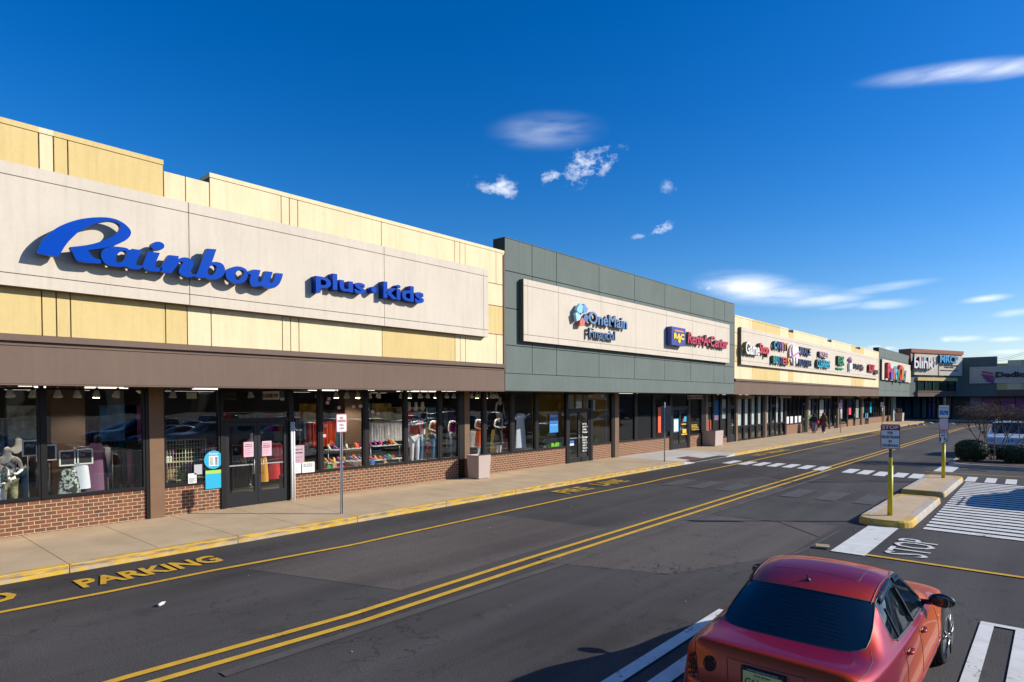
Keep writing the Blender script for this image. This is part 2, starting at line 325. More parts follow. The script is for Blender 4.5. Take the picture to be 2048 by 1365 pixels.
def text_into(bm, s, o, right, up, w, h, depth=.01, bold=0.0, shear=0.0, mi=0, space=1.0, res=3, ymin=None):
    """lettering fitted to a w x h box whose lower left corner is o; depth grows along right x up"""
    key = (s, bold, shear, space, res)
    if key not in TCACHE:
        c = bpy.data.curves.new('t', 'FONT'); c.body = s; c.offset = bold; c.shear = shear; c.space_character = space; c.resolution_u = res; c.extrude = .5; c.align_x = 'LEFT'; c.space_line = .85
        c.fill_mode = 'BOTH'
        ob = bpy.data.objects.new('t', c); COL.objects.link(ob); me = dgmesh(ob); bpy.data.objects.remove(ob); bpy.data.curves.remove(c)
        xs = [v.co.x for v in me.vertices]; ys = [v.co.y for v in me.vertices]
        TCACHE[key] = (me, min(xs), max(xs), min(ys), max(ys))
    me, x0, x1, y0, y1 = TCACHE[key]
    right, up = Vector(right).normalized(), Vector(up).normalized(); nrm = right.cross(up)
    sx = w/(x1-x0); sy = h/(y1-y0)
    Mx = frame_mat(o, right, up, nrm) @ Matrix.Diagonal((sx, sy, depth, 1)) @ Matrix.Translation((-x0, -y0, .5))
    merge_mesh(bm, me, Mx, mi)
def cat_loop(pts, n=5):
    """closed smooth loop; points given as (x, y) or (x, y, 1) for a corner"""
    P = [(p[0], p[1]) for p in pts]; C = [len(p) > 2 for p in pts]; m = len(P); out = []
    for i in range(m):
        p1, p2 = P[i], P[(i+1)%m]; p0 = P[i-1] if not C[i] else (2*p1[0]-p2[0], 2*p1[1]-p2[1]); p3 = P[(i+2)%m] if not C[(i+1)%m] else (2*p2[0]-p1[0], 2*p2[1]-p1[1])
        for k in range(n):
            t = k/n; q = []
            for a in (0, 1): q.append(.5*((2*p1[a]) + (-p0[a]+p2[a])*t + (2*p0[a]-5*p1[a]+4*p2[a]-p3[a])*t*t + (-p0[a]+3*p1[a]-3*p2[a]+p3[a])*t**3))
            out.append(tuple(q))
    return out
def shape_into(bm, loops, o, right, up, depth, mi=0, bevel=0):
    """extruded flat outline with holes; loops in metres in the (right, up) frame"""
    c = bpy.data.curves.new('s', 'CURVE'); c.dimensions = '2D'; c.fill_mode = 'BOTH'; c.extrude = .5
    for lp in loops:
        sp = c.splines.new('POLY'); sp.points.add(len(lp)-1); sp.use_cyclic_u = True
        for k, p in enumerate(lp): sp.points[k].co = (p[0], p[1], 0, 1)
    ob = bpy.data.objects.new('s', c); COL.objects.link(ob); me = dgmesh(ob); bpy.data.objects.remove(ob); bpy.data.curves.remove(c)
    right, up = Vector(right).normalized(), Vector(up).normalized(); nrm = right.cross(up)
    merge_mesh(bm, me, frame_mat(o, right, up, nrm) @ Matrix.Diagonal((1, 1, depth, 1)) @ Matrix.Translation((0, 0, .5)), mi)
    bpy.data.meshes.remove(me)
def copy_tree(o, parent=None):
    c = o.copy(); COL.objects.link(c); c.parent = parent
    if parent: c.location = o.location
    for ch in list(o.children): copy_tree(ch, c)
    return c
ZV = Vector((0,0,1))
XF, XP, XW = -14.6, -14.4, -16.6           # fascia plane, sign board plane, shopfront plane
ZF = 3.34                                   # underside of the canopy
def fy(px, py=860, X=XW): return onx(px, py, X).y

# ------------------------------------------------------------------ ground, road, pavement
bm = B(); quad(bm, [(-400,-400,0),(500,-400,0),(500,600,0),(-400,600,0)]); tag(obj('ground', bm, ASPH), kind='structure')
def sheet(name, pts, z, m, kind='structure', label=None):
    bm = B(); quad(bm, [(p[0], p[1], z) for p in pts]); f = bm.faces[:][0] if False else None
    bm.normal_update()
    for f in bm.faces:
        if f.normal.z < 0: f.normal_flip()
    return tag(obj(name, bm, m), label, kind=kind)
def ribbon(bm, pts, w, z, mi=0):
    P = [Vector((p[0], p[1], 0)) for p in pts]; ring = []
    for i, p in enumerate(P):
        d = (P[min(i+1, len(P)-1)] - P[max(i-1, 0)]).normalized(); n = Vector((-d.y, d.x, 0))*(w/2)
        ring.append((bm.verts.new((p.x+n.x, p.y+n.y, z)), bm.verts.new((p.x-n.x, p.y-n.y, z))))
    for i in range(len(ring)-1):
        f = bm.faces.new((ring[i][1], ring[i+1][1], ring[i+1][0], ring[i][0])); f.material_index = mi
sheet('asphalt_patch', [(-12.9,17.5),(-12.9,28.5),(-8.2,29.2),(-8.6,24.8),(-11.5,19)], .004, ASPH2)
sheet('asphalt_patch', [(-11.6,28.0),(-11.9,33.2),(-3.9,31.6),(-3.9,26.6),(-8.0,24.4)], .008, ASPH2)
sheet('asphalt_patch', [(-10.9,5.2),(-11.0,12.0),(-7.9,12.4),(-7.8,6.2)], .004, ASPHW)
sheet('asphalt_patch', [(-7.2,9.0),(-7.2,15.5),(-3.9,16.2),(-3.9,12.5),(-5,9.8)], .004, ASPHW)
bm = B()
for pts, w in (([onz(x, y) for x, y in ((1430,1030),(1560,1045),(1640,1075))], .06), ([onz(x, y) for x, y in ((1080,1120),(1300,1060),(1520,990))], .12), ([onz(x,y) for x,y in ((1540,1130),(1610,1100),(1680,1062))], .05)):
    ribbon(bm, pts, w, .0125)
ribbon(bm, [(-6.85,3),(-6.8,9),(-6.9,16),(-6.85,27)], .16, .0125)
tag(obj('crack_filler', bm, mat('crack_sealer', (.098,.088,.081), .85, (.058,.052,.048), 1.3, .5, 90, contrast=1.3)), kind='structure')
# pavement slabs
KX = -13.0
jy = [3.07 - 1.49*k for k in range(12, 0, -1)] + [3.07 + 1.49*k for k in range(0, 66)]
bm = B()
for a, b in zip(jy[:-1], jy[1:]):
    mid = (a+b)/2
    if 27.0 < mid < 32.3: continue
    x1 = KX-.17
    box(bm, -16.75, x1, a+.007, b-.007, -.05, .15)
bmesh.ops.bevel(bm, geom=[e for e in bm.edges if all(abs(v.co.z-.15) < .001 for v in e.verts)], offset=.006, segments=1)
tag(obj('pavement', bm, CONC), kind='structure')
sheet('pavement_bed', [(-16.9,-16),(KX-.02,-16),(KX-.02,101.3),(-16.9,101.3)], .06, mat('joint_dirt', (.05,.045,.04), .95))
y0r, y1r = [a for a in jy if a > 26.8][0], [a for a in jy if a > 32.0][0]
bm = B()
quad(bm, [(-16.75,y0r,.15),(-14.6,y0r,.15),(-14.6,y1r,.15),(-16.75,y1r,.15)]); quad(bm, [(-14.6,y0r+.8,.15),(KX,y0r+1.1,.02),(KX,y1r-1.1,.02),(-14.6,y1r-.8,.15)])
quad(bm, [(-14.6,y0r,.15),(KX,y0r,.15),(KX,y0r+1.1,.02),(-14.6,y0r+.8,.15)]); quad(bm, [(-14.6,y1r-.8,.15),(KX,y1r-1.1,.02),(KX,y1r,.15),(-14.6,y1r,.15)])
quad(bm, [(KX,y0r,.15),(KX,y0r,0),(KX,y0r+1.1,0),(KX,y0r+1.1,.02)]); quad(bm, [(KX,y1r-1.1,.02),(KX,y1r-1.1,0),(KX,y1r,0),(KX,y1r,.15)])
tag(obj('kerb_ramp', bm, CONCN), kind='structure')
bm = B(); a = Vector((-14.05, y0r+1.7, 0)); 
for (x, y) in ((0,0),): quad(bm, [(-14.25,y0r+1.6,.125),(-13.25,y0r+1.7,.047),(-13.25,y0r+3.0,.047),(-14.25,y0r+2.9,.125)])
tag(obj('tactile_paving', bm, mat('tactile_red', (.16,.06,.045), .9, (.12,.05,.04), 10)), kind='structure')
bm = B(); ky = [3.07 - 2.98*k for k in range(6, 0, -1)] + [3.07 + 2.98*k for k in range(0, 33)]
for a, b in zip(ky[:-1], ky[1:]):
    a2, b2 = a+.008, b-.008
    if a2 > y0r-.1 and b2 < y1r+.3: continue
    if a2 < y0r < b2: b2 = y0r
    if a2 < y1r < b2: a2 = y1r
    box(bm, KX-.155, KX, a2, b2, -.05, .152)
bmesh.ops.bevel(bm, geom=[e for e in bm.edges if all(v.co.z > .15 for v in e.verts)], offset=.018, segments=2)
for f in bm.faces: f.material_index = 1 if (f.normal.z > .3 or f.normal.x > .3) else 0
# bare worn band on the kerb arris
tag(obj('kerb', bm, [CONC2, YELK]), kind='structure')
bm = B()
for a, b in zip(ky[:-1], ky[1:]):
    if b > 27 and a < 33: continue
    quad(bm, [(KX+.003,a+.02,.07),(KX+.003,b-.02,.07),(KX+.003,b-.02,.132),(KX+.003,a+.02,.132)])
tag(obj('kerb_wear', bm, mat('kerb_bare_band', (.20,.16,.12), .9, (.66,.40,.05), 4, contrast=2.4, stretch=(1,.6,6))), kind='structure')
# far wing pavement
bm = B(); box(bm, -20, 30, 101.3, 112.5, -.05, .15); box(bm, -16.9, -13.0, 101.29-.02, 101.3, 0, .15); tag(obj('pavement', bm, CONC), kind='structure')
bm = B(); box(bm, -13.2, 30, 101.1, 101.3, -.05, .155); tag(obj('kerb', bm, CONC2), kind='structure')
# painted lines
bm = B()
fl = [onz(x, y) for x, y in ((0,1227),(215,1186),(428,1142.5),(697,1093),(1000,1027),(1140,997),(1240,977),(1286,968),(1330,958),(1390,946),(1440,936),(1512,921),(1600,902),(1757,869))]
fl = [Vector((-11.25, -14, 0)), Vector((-11.27, -4, 0))] + [Vector((min(max(p.x, -11.6), -10.9), p.y, 0)) for p in fl] + [Vector((-11.3, 85, 0))]
ribbon(bm, fl, .11, .016); obj_line = tag(obj('fire_lane_line', bm, YEL), kind='structure')
bm = B()
for off in (-.17, .17):
    ribbon(bm, [(-7.42+off,-20),(-7.40+off,2.3),(-7.24+off,5),(-7.35+off,9),(-7.45+off,20),(-7.5+off,40),(-7.5+off,78),(-6.9+off,86),(-4.5+off,94),(2+off,98)], .115, .016)
tag(obj('centre_line', bm, YEL), kind='structure')
bm = B()
def gtext(bm, s, pts_lo, w, h, z=.016, bold=.03, right=(0,1,0), up=(-1,0,0)):
    text_into(bm, s, (pts_lo[0], pts_lo[1], z), right, up, w, h, .002, bold, res=2)
NT = [('NO',-11.83,1.05,1.12,.60),('PARKING',-11.72,2.95,2.25,.62)]
for s, x, y, w, h in NT: gtext(bm, s, (x, y), w, h)
for y in (-9,): gtext(bm, 'FIRE  LANE', (-11.6, y), 4.4, .5)
tag(obj('lane_lettering', bm, YEL), kind='structure')
bm = B(); a = onz(1107, 990); gtext(bm, 'FIRE', (-11.75, a.y+.4), 1.55, .72); gtext(bm, 'LANE', (-11.85, a.y+2.7), 1.75, .72)
gtext(bm, 'NO PARKING', (-11.9, 33.5), 5.2, .6); gtext(bm, 'FIRE LANE', (-12.0, 47), 5.2, .6); gtext(bm, 'NO PARKING', (-12.0, 62), 5.2, .6)
tag(obj('lane_lettering', bm, YELW), kind='structure')
bm = B()
for x in (-11.9,-11.15,-10.5,-9.85,-9.2,-8.52,-7.85,-6.67,-6.09,-5.48,-4.84,-4.3):      # crosswalk across the road
    y = 28.5 if x < -9 else 28.5-(x+9)*.22 if x < -5.5 else 27.65
    quad(bm, [(x,y,.02),(x+.42,y-.05,.02),(x+.36,y+1.65,.02),(x-.06,y+1.7,.02)])
for k in range(4):
    x = -2.57 + k*.58; quad(bm, [(x,27.85,.016),(x+.32,27.85,.016),(x+.28,29.55,.016),(x-.04,29.55,.016)])
quad(bm, [(-3.36,13.35,.016),(-2.76,13.35,.016),(-2.76,16.7,.016),(-3.36,16.7,.016)])      # stop bar
quad(bm, [(-3.9,30.9,.016),(-3.25,30.9,.016),(-3.25,34.2,.016),(-3.9,34.2,.016)])
for k in range(23):       # hatched aisle
    y = 16.98 + k*.468
    quad(bm, [(-2.33-.007*k,y,.016),(9,y-.6,.016),(9,y-.31,.016),(-2.33-.007*k,y+.29,.016)])
tag(obj('crosswalk', bm, WHT), kind='structure')
bm = B()
for k in range(7):
    x = -10.6 + k*1.02; quad(bm, [(x,20,.012),(x+.55,20,.012),(x+.55,22,.012),(x,22,.012)])
gtext(bm, 'STOP', (-2.2, 32.2), 1.9, .9, .016)
tag(obj('worn_crosswalk', bm, WHTW), kind='structure')
bm = B(); gtext(bm, 'STOP', (-1.83, 13.85), 1.75, .72, bold=.0); tag(obj('stop_lettering', bm, WHT), kind='structure')
bm = B(); ribbon(bm, [(-2.76,13.46),(12,13.3)], .12, .016); ribbon(bm, [(-4.1,30.45),(12,31.4)], .1, .016); tag(obj('lane_line', bm, YEL), kind='structure')
bm = B()                 # bay lines by the red car
for x0, x1 in ((-3.62,-3.45),(-3.25,-3.06)): quad(bm, [(x0,-6,.016),(x1,-6,.016),(x1,8.6 if x0 < -3.5 else 7.4,.016),(x0,8.6 if x0 < -3.5 else 7.4,.016)])
for x0, x1 in ((-.76,-.61),(-.39,-.24)): quad(bm, [(x0,-6,.016),(x1,-6,.016),(x1,10.3,.016),(x0,10.3,.016)])
quad(bm, [(-.76,10.304,.016),(-.24,10.304,.016),(-.24,10.42,.016),(-.76,10.42,.016)])
for k in range(1, 9):
    x = -.3 + k*2.75; quad(bm, [(x,-8,.016),(x+.12,-8,.016),(x+.12,10.4,.016),(x,10.4,.016)])
tag(obj('bay_line', bm, WHT), kind='structure')

# ------------------------------------------------------------------ facades
class Fac:
    def __init__(s, o, t, n): s.o = Vector(o); s.t = Vector(t).normalized(); s.n = Vector(n).normalized()
    def P(s, a, z, off=0): return s.o + s.t*a + s.n*off + ZV*z
    def px(s, x, y, off=0):
        d = ray(x, y); o = s.o + s.n*off; k = (o-CAM).dot(s.n)/d.dot(s.n); p = CAM + d*k
        return (p-o).dot(s.t), p.z
    def slab(s, bm, a0, a1, z0, z1, f0, f1, mi=0): obox(bm, s.P(a0, z0, f0), s.t*(a1-a0), s.n*(f1-f0), ZV*(z1-z0), mi)
MAIN = Fac((XF,0,0), (0,1,0), (1,0,0))      # a = world y
def cells(F, bm, lst, f=0, gap=.012, th=.03):
    for (a0, a1, z0, z1, mi) in lst: F.slab(bm, a0+gap, a1-gap, z0+gap, z1-gap, f-th, f, mi)
def boardmesh(F, bm, a0, a1, z0, z1, vs, f0=0, f1=.2, g=.23):
    """raised stucco sign board with a groove frame and joints"""
    F.slab(bm, a0, a1, z0, z1, f0, f1-.02, 1)
    va = [a0] + [a0+g] + sorted(v for v in vs if a0+g+.05 < v < a1-g-.05) + [a1-g] + [a1]
    for i in range(len(va)-1):
        for (p, q) in ((z0, z0+g), (z0+g, z1-g), (z1-g, z1)):
            l = .008 if i > 0 else 0; r_ = .008 if i < len(va)-2 else 0
            if (i == 0 or i == len(va)-2) and True:
                pass
            F.slab(bm, va[i]+(l if i != 1 or p == z0+g else 0), va[i+1]-(r_ if not (i == len(va)-3 and p != z0+g) else 0), p+(.008 if p > z0 else 0), q-(.008 if q < z1 else 0), f1-.022, f1, 0)

def building(name, label, y0, y1):
    return thing(name, (XW, (y0+y1)/2, .15), label, 'shop building')
def rainbow_cols(a, lo):
    a = float(a)
    if lo: return 0 if a < 5.7 else (1 if a < 11.0 else (0 if a < 13.9 else 1))
    return 1 if a < 3.3 and a > 2.5 else (0 if a < 5.27 else 1)
def tan_building(T, y0, y1, vtop, vlow, board, vs, steps, colf, ends=True, ztop=8.2):
    bm = B()
    MAIN.slab(bm, y0, y1, 3.9, ztop-.25, -.5, -.03, 2)
    # upper parapet in lengths, with lower gaps
    lst = []
    e = [y0] + sorted(vtop) + [y1]
    for a, b in zip(e[:-1], e[1:]):
        m = (a+b)/2; low = any(p < m < q for p, q in steps); zt = ztop-.22 if low else ztop-.1
        lst.append((a, b, 7.0, zt, colf(m, False)))
        if not low: MAIN.slab(bm, a, b, ztop-.1, ztop, -.5, .012, colf(m, False)); MAIN.slab(bm, a, b, ztop-.3, ztop-.1, -.5, -.03, 2)
    e = [y0] + sorted(vlow) + [y1]
    for a, b in zip(e[:-1], e[1:]): lst.append((a, b, 4.25, 5.27, colf((a+b)/2, True)))
    for a, b in ((y0, board[0]+.5), (board[1]-.5, y1)):
        if b-a < .05: continue
        for z0, z1 in ((5.27, 6.25), (6.25, 7.0)): lst.append((a, b, z0, z1, 0 if z0 < 6 else 1))
    cells(MAIN, bm, lst)
    obj('parapet_wall', bm, [GOLD, CREAM, SEAM], T)
    bm = B(); boardmesh(MAIN, bm, board[0], board[1], 5.12, 7.36, vs); obj('sign_board', bm, [TANP, SEAM], T)
    bm = B(); MAIN.slab(bm, y0, y1, 4.13, 4.25, -.5, .09); MAIN.slab(bm, y0, y1, 4.05, 4.13, -.5, .02); MAIN.slab(bm, y0, y1, ZF, 4.05, -.5, 0); MAIN.slab(bm, y0, y1, ZF-.03, ZF, -.06, -.01)
    obj('canopy_band', bm, BROWN, T)
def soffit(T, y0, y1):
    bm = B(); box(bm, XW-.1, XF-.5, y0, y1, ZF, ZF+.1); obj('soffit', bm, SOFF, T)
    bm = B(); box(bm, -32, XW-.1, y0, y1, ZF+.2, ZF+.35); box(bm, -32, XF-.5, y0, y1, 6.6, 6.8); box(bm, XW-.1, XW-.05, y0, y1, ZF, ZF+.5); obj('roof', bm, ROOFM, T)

# building 1: tan, blue script sign ------------------------------------
T1 = building('shop_building', 'nearest tan and gold building with the blue script sign', -14, 16.3)
E1 = [-9.3,-6.4,-3.6,-.8,1.9,3.08,3.31,3.54,5.27,5.72,6.24,7.98,8.2,8.43,11.03,13.9,14.13,14.37,15.85]
tan_building(T1, -14, 16.27, E1, E1, (-10.5, 15.25), [-6.5,-1.8,2.0,5.7,10.97], [(5.27,6.24)], rainbow_cols)
soffit(T1, -14, 16.35)
bm = B(); MAIN.slab(bm, 16.2, 16.29, ZF+.8, 8.05, -.4, .03); obj('downpipe_trim', bm, BROWN, T1)
# building 2: green ----------------------------------------------------
T2 = building('shop_building', 'grey green building between the two tan ones', 16.3, 36.8)
def green_building(T, y0, y1, vs, board, bvs, ztop=8.68, F=MAIN, lowz=3.95):
    bm = B(); F.slab(bm, y0, y1, 3.9, ztop-.01, -.55, -.03, 1)
    e = [y0] + vs + [y1]; lst = []
    for a, b in zip(e[:-1], e[1:]):
        for z0, z1 in ((lowz,4.94),(4.94,6.24),(6.24,7.54),(7.54,ztop)): lst.append((a, b, z0, z1, 0))
    cells(F, bm, lst, gap=.014); F.slab(bm, y0, y1, ZF, lowz-.006, -.55, 0, 0); F.slab(bm, y0, y1, ztop, ztop+.02, -.55, .01, 0)
    obj('parapet_wall', bm, [GREEN, SEAMG], T)
    if board:
        bm = B(); boardmesh(F, bm, board[0], board[1], 5.12, 7.33, bvs); obj('sign_board', bm, [TANP, SEAM], T)
green_building(T2, 16.3, 36.78, [17.8,19.28,22.23,25.15,28.05,30.9,33.84,35.3], (17.08,35.55), [19.14,22.07,24.93,27.84,30.7,33.59])
soffit(T2, 16.35, 36.8)
# building 3: second tan ----------------------------------------------
T3 = building('shop_building', 'farther tan and gold building with the long row of shop signs', 36.8, 76.4)
e3 = [37.6,39.3,39.65,42.1,44.85,46.63,47.7,49.5,52.1,55.1,56.6,57.8,59.8,62.2,64.6,66.1,67.9,69.4,71.7,74.2]
tan_building(T3, 36.8, 76.3, e3, e3, (37.35,75.1), [41.6,46.5,51.6,56.6,61.5,66.4,71.4], [(46.63,47.7),(56.6,57.8),(66.1,67.9)], lambda a, lo: (int(a*7.13+(3 if lo else 0)) % 3 != 0)*1, ztop=8.06)
soffit(T3, 36.8, 76.3)
# building 4: green party shop ----------------------------------------
T4 = building('shop_building', 'far grey green building with the rainbow coloured letters', 76.4, 94.8)
green_building(T4, 76.32, 94.8, [80,84,88,92], (76.95,94.2), [81,85.5,90], 8.55)
soffit(T4, 76.3, 112)
# building 5: corner --------------------------------------------------
A5, B5 = Vector((XF,94.8,0)), Vector((-10.2,105.4,0)); t5 = (B5-A5).normalized(); n5 = Vector((t5.y,-t5.x,0)); L5 = (B5-A5).length
F5 = Fac(A5, t5, n5)
T5 = thing('shop_building', (-13,101,.15), 'corner building with two sign boards under rusty red caps', 'shop building')
bm = B(); F5.slab(bm, 0, L5, ZF, 8.0, -.5, 0, 0); obj('parapet_wall', bm, GREEN, T5)
bm = B()
for (xa, xb) in ((1818,1869),(1871,1920)):
    a0, _ = F5.px(xa, 720); a1, _ = F5.px(xb, 720); zt = 9.5; F5.slab(bm, a0-.25, a1, zt-.5, zt, -1.2, .45); (F5.slab(bm, a0-.25, a0-.02, 7.2, zt-.5, -1.2, .35) if xa < 1850 else None)
obj('red_cap', bm, mat('rusty_red_stucco', (.36,.13,.07), .85, (.30,.11,.06), 3), T5)
for (xa, xb) in ((1824.5,1871),(1874,1920)):
    a0, _ = F5.px(xa, 720); a1, _ = F5.px(xb, 720); bm = B(); F5.slab(bm, a0, a1, 6.15, 8.98, 0, .3); obj('sign_board', bm, TANP, T5)
bm = B(); a0, _ = F5.px(1832, 770); a1, _ = F5.px(1911, 770)
F5.slab(bm, a0, a1, 5.42, 5.85, 0, .25); obj('lintel_band', bm, GOLD, T5)
bm = B(); F5.slab(bm, a0, a1, 3.34, 3.95, 0, .25); F5.slab(bm, a0-.1, a1+.1, 3.95, 4.08, 0, .33); obj('canopy_band', bm, BROWN, T5)
for k in range(5):
    w = (a1-a0-.3)/5; s0 = a0+.15+k*w; bm = B(); F5.slab(bm, s0, s0+w, 4.1, 4.18, .02, .16); F5.slab(bm, s0, s0+w, 5.32, 5.40, .02, .16); F5.slab(bm, s0, s0+.1, 4.18, 5.32, .02, .16); F5.slab(bm, s0+w-.1, s0+w-.002, 4.18, 5.32, .02, .16)
    wn = obj('window', bm, DARK, T5); bm = B(); F5.slab(bm, s0+.1, s0+w-.1, 4.18, 5.32, .03, .06); obj('pane', bm, mat('green_black_glass', (.01,.035,.028), .08, spec=.8), wn)
# building 6: end wing ------------------------------------------------
F6 = Fac((-10.2,105.4,0), (1,0,0), (0,-1,0))
T6 = thing('shop_building', (0,106,.15), 'end wing in the shade with the pink heart sign board', 'shop building')
bm = B(); F6.slab(bm, 0, 3.9, ZF, 8.68, -.5, 0); F6.slab(bm, 3.9, 40, 4.2, 7.7, -.5, 0, 1); F6.slab(bm, 5.0, 40, 7.7, 8.1, -.5, 0.01, 1); 
for k in range(12): F6.slab(bm, 5+k*3, 6.4+k*3, 4.25, 8.08, 0, .012, 2)
F6.slab(bm, 0, 40, ZF, 8.6, -30, -29.5, 1); F6.slab(bm, -.3, 40, 6.4, 6.6, -30, -.5)
obj('parapet_wall', bm, [GREEN, GOLD, CREAM], T6)
bm = B(); F6.slab(bm, 3.9, 40, ZF, 4.2, -.5, .02); obj('canopy_band', bm, BROWN, T6)
bm = B(); boardmesh(F6, bm, .95, 22, 5.1, 7.32, [6,10,14]); obj('sign_board', bm, [TANP, SEAM], T6)
bm = B(); box(bm, -16.5, 30, 105.9, 108.5, ZF, ZF+.1); obj('soffit', bm, SOFF, T6)
bm = B(); box(bm, -20, -16.6, 95, 112, 3.4, 6.4); box(bm, -20, 40, 108.4, 130, .0, 6.4); obj('back_wall', bm, mat('back_wall_dark', (.06,.07,.075), .8), T6)
# end wing shopfront: blue film doors and windows, grey shutter, pink posters
BF = mat('blue_window_film', (.012,.06,.16), .2, (.02,.12,.22), 2.2)
BF2 = mat('bright_blue_film', (.01,.05,.32), .3, (.02,.10,.45), 3)
def X6(px): return ony(px, 820, 107.9).x
fr6 = [(1792,1806,0),(1807.5,1823,0),(1825,1841,0),(1843,1854,2),(1856,1863,1),(1864,1872,1),(1873,1880,0),(1888,1903,0)]
for (pa, pb, k) in fr6:
    a, b = X6(pa), X6(pb); bm = B(); box(bm, a, b, 107.8, 107.95, .15, .3); box(bm, a, b, 107.8, 107.95, 3.2, 3.34); box(bm, a, a+.08, 107.8, 107.95, .3, 3.2); box(bm, b-.08, b, 107.8, 107.95, .3, 3.2)
    if k == 1: box(bm, a+.08, b-.08, 107.8, 107.95, 2.45, 2.6)
    w = obj('window', bm, DARK, T6); bm = B(); box(bm, a+.08, b-.08, 107.86, 107.9, .3, 3.2); obj('pane', bm, (BF, BF2, mat('cyan_poster', (.03,.16,.26), .4, (.02,.08,.2), 3, contrast=2))[k], w)
bm = B(); box(bm, X6(1905), X6(1940), 107.8, 107.95, .15, 3.3)
for k in range(30): box(bm, X6(1905), X6(1940), 107.78, 107.8, .2+k*.105, .24+k*.105)
obj('roller_shutter', bm, mat('dark_shutter', (.05,.06,.065), .6), T6)
PK = mat('pink_purple_film', (.30,.03,.20), .4, (.12,.03,.28), .6, contrast=2)
for (pa, pb, m_) in ((1940,1963,mat('pale_photo_poster', (.30,.34,.40), .4, (.18,.10,.24), 1.6, contrast=2)),(1965,1990,PK),(2001,2030,PK),(2032,2056,PK)):
    bm = B(); box(bm, X6(pa), X6(pb), 107.8, 107.9, .6, 3.25); obj('window', bm, m_, T6)
bm = B(); box(bm, X6(1991), X6(2000), 107.5, 107.95, .15, 3.34); obj('pillar', bm, PILL, T6)
bm = B(); p = onx(1787.5, 838, -16.3); box(bm, -16.7, -16.3, p.y-.3, p.y+1.4, .15, ZF); obj('pillar', bm, mat('pale_green_stucco', (.30,.40,.34), .8), T4)

# ------------------------------------------------------------------ shopfronts
def which(y): return T1 if y < 16.35 else T2 if y < 36.8 else T3 if y < 76.3 else T4
def bars(bm, x0, x1, y0, y1, z0, z1, w=.05, wb=None):
    wb = wb or w
    box(bm, x0, x1, y0, y1, z0, z0+wb); box(bm, x0, x1, y0, y1, z1-w, z1); box(bm, x0, x1, y0, y0+w, z0+wb, z1-w); box(bm, x0, x1, y1-w, y1, z0+wb, z1-w)
def window(pa, pb, z0=.88, z1=3.3, rail=None, g=None, w=.045):
    a, b = fy(pa), fy(pb); T = which((a+b)/2); bm = B(); bars(bm, XW-.08, XW+.03, a, b, z0, z1, w, w+.02)
    if rail: box(bm, XW-.08, XW+.03, a+w, b-w, rail-.04, rail+.04)
    o = obj('window', bm, DARK, T); bm = B(); box(bm, XW-.035, XW-.025, a+w, b-w, z0+w+.02, z1-w); obj('pane', bm, g or GLASS, o); return a, b
def brick(pa, pb, z1=.86):
    a, b = fy(pa), fy(pb); T = which((a+b)/2); bm = B(); box(bm, XW-.2, XW, a, b, .1, z1); box(bm, XW-.2, XW+.02, a, b, z1, z1+.022, 1); obj('brick_base', bm, [BRICK, DARK], T)
def pillar(pa, pb, post=None):
    a, b = fy(pa), fy(pb); T = which((a+b)/2); bm = B(); box(bm, XW-.25, XW+.06, a, b, .15, ZF); obj('pillar', bm, PILL, T)
def jamb(pa, pb, z0=.15):
    a, b = fy(pa), fy(pb); T = which((a+b)/2); bm = B(); box(bm, XW-.1, XW+.045, a, b, z0, ZF); obj('mullion', bm, DARK, T)
def door(pa, pb, leaves=2, ztr=2.42, kick=.36, handles=True):
    a, b = fy(pa), fy(pb); T = which((a+b)/2); bm = B()
    box(bm, XW-.1, XW+.03, a, b, ztr, ztr+.12); box(bm, XW-.1, XW+.03, a, b, 3.25, 3.34); box(bm, XW-.1, XW+.03, a, a+.06, .15, ztr); box(bm, XW-.1, XW+.03, b-.06, b, .15, ztr)
    o = obj('door_frame', bm, DARK, T); bm = B(); box(bm, XW-.04, XW-.03, a, b, ztr+.12, 3.25); obj('pane', bm, GLASS, o)
    w = (b-a-.12)/leaves
    for k in range(leaves):
        p, q = a+.06+k*w, a+.06+(k+1)*w; bm = B(); bars(bm, XW-.05, XW+.01, p+.006, q-.006, .17, ztr-.01, .085, kick)
        o = obj('door', bm, mat('dark_door', (.015,.016,.020), .45, spec=.25), T); bm = B(); box(bm, XW-.03, XW-.02, p+.09, q-.09, .17+kick, ztr-.095); box(bm, XW-.035, XW-.015, p+.09, q-.09, 1.25, 1.28, 1); obj('pane', bm, [GLASS, ALUM], o)
        if handles:
            hy = q-.13 if (k == 0 and leaves == 2) else p+.13; bm = B(); tube(bm, [(XW+.02,hy,1.0),(XW+.08,hy,1.02),(XW+.08,hy,1.4),(XW+.02,hy,1.42)], .013); obj('handle', bm, ALUM, o)
    return a, b
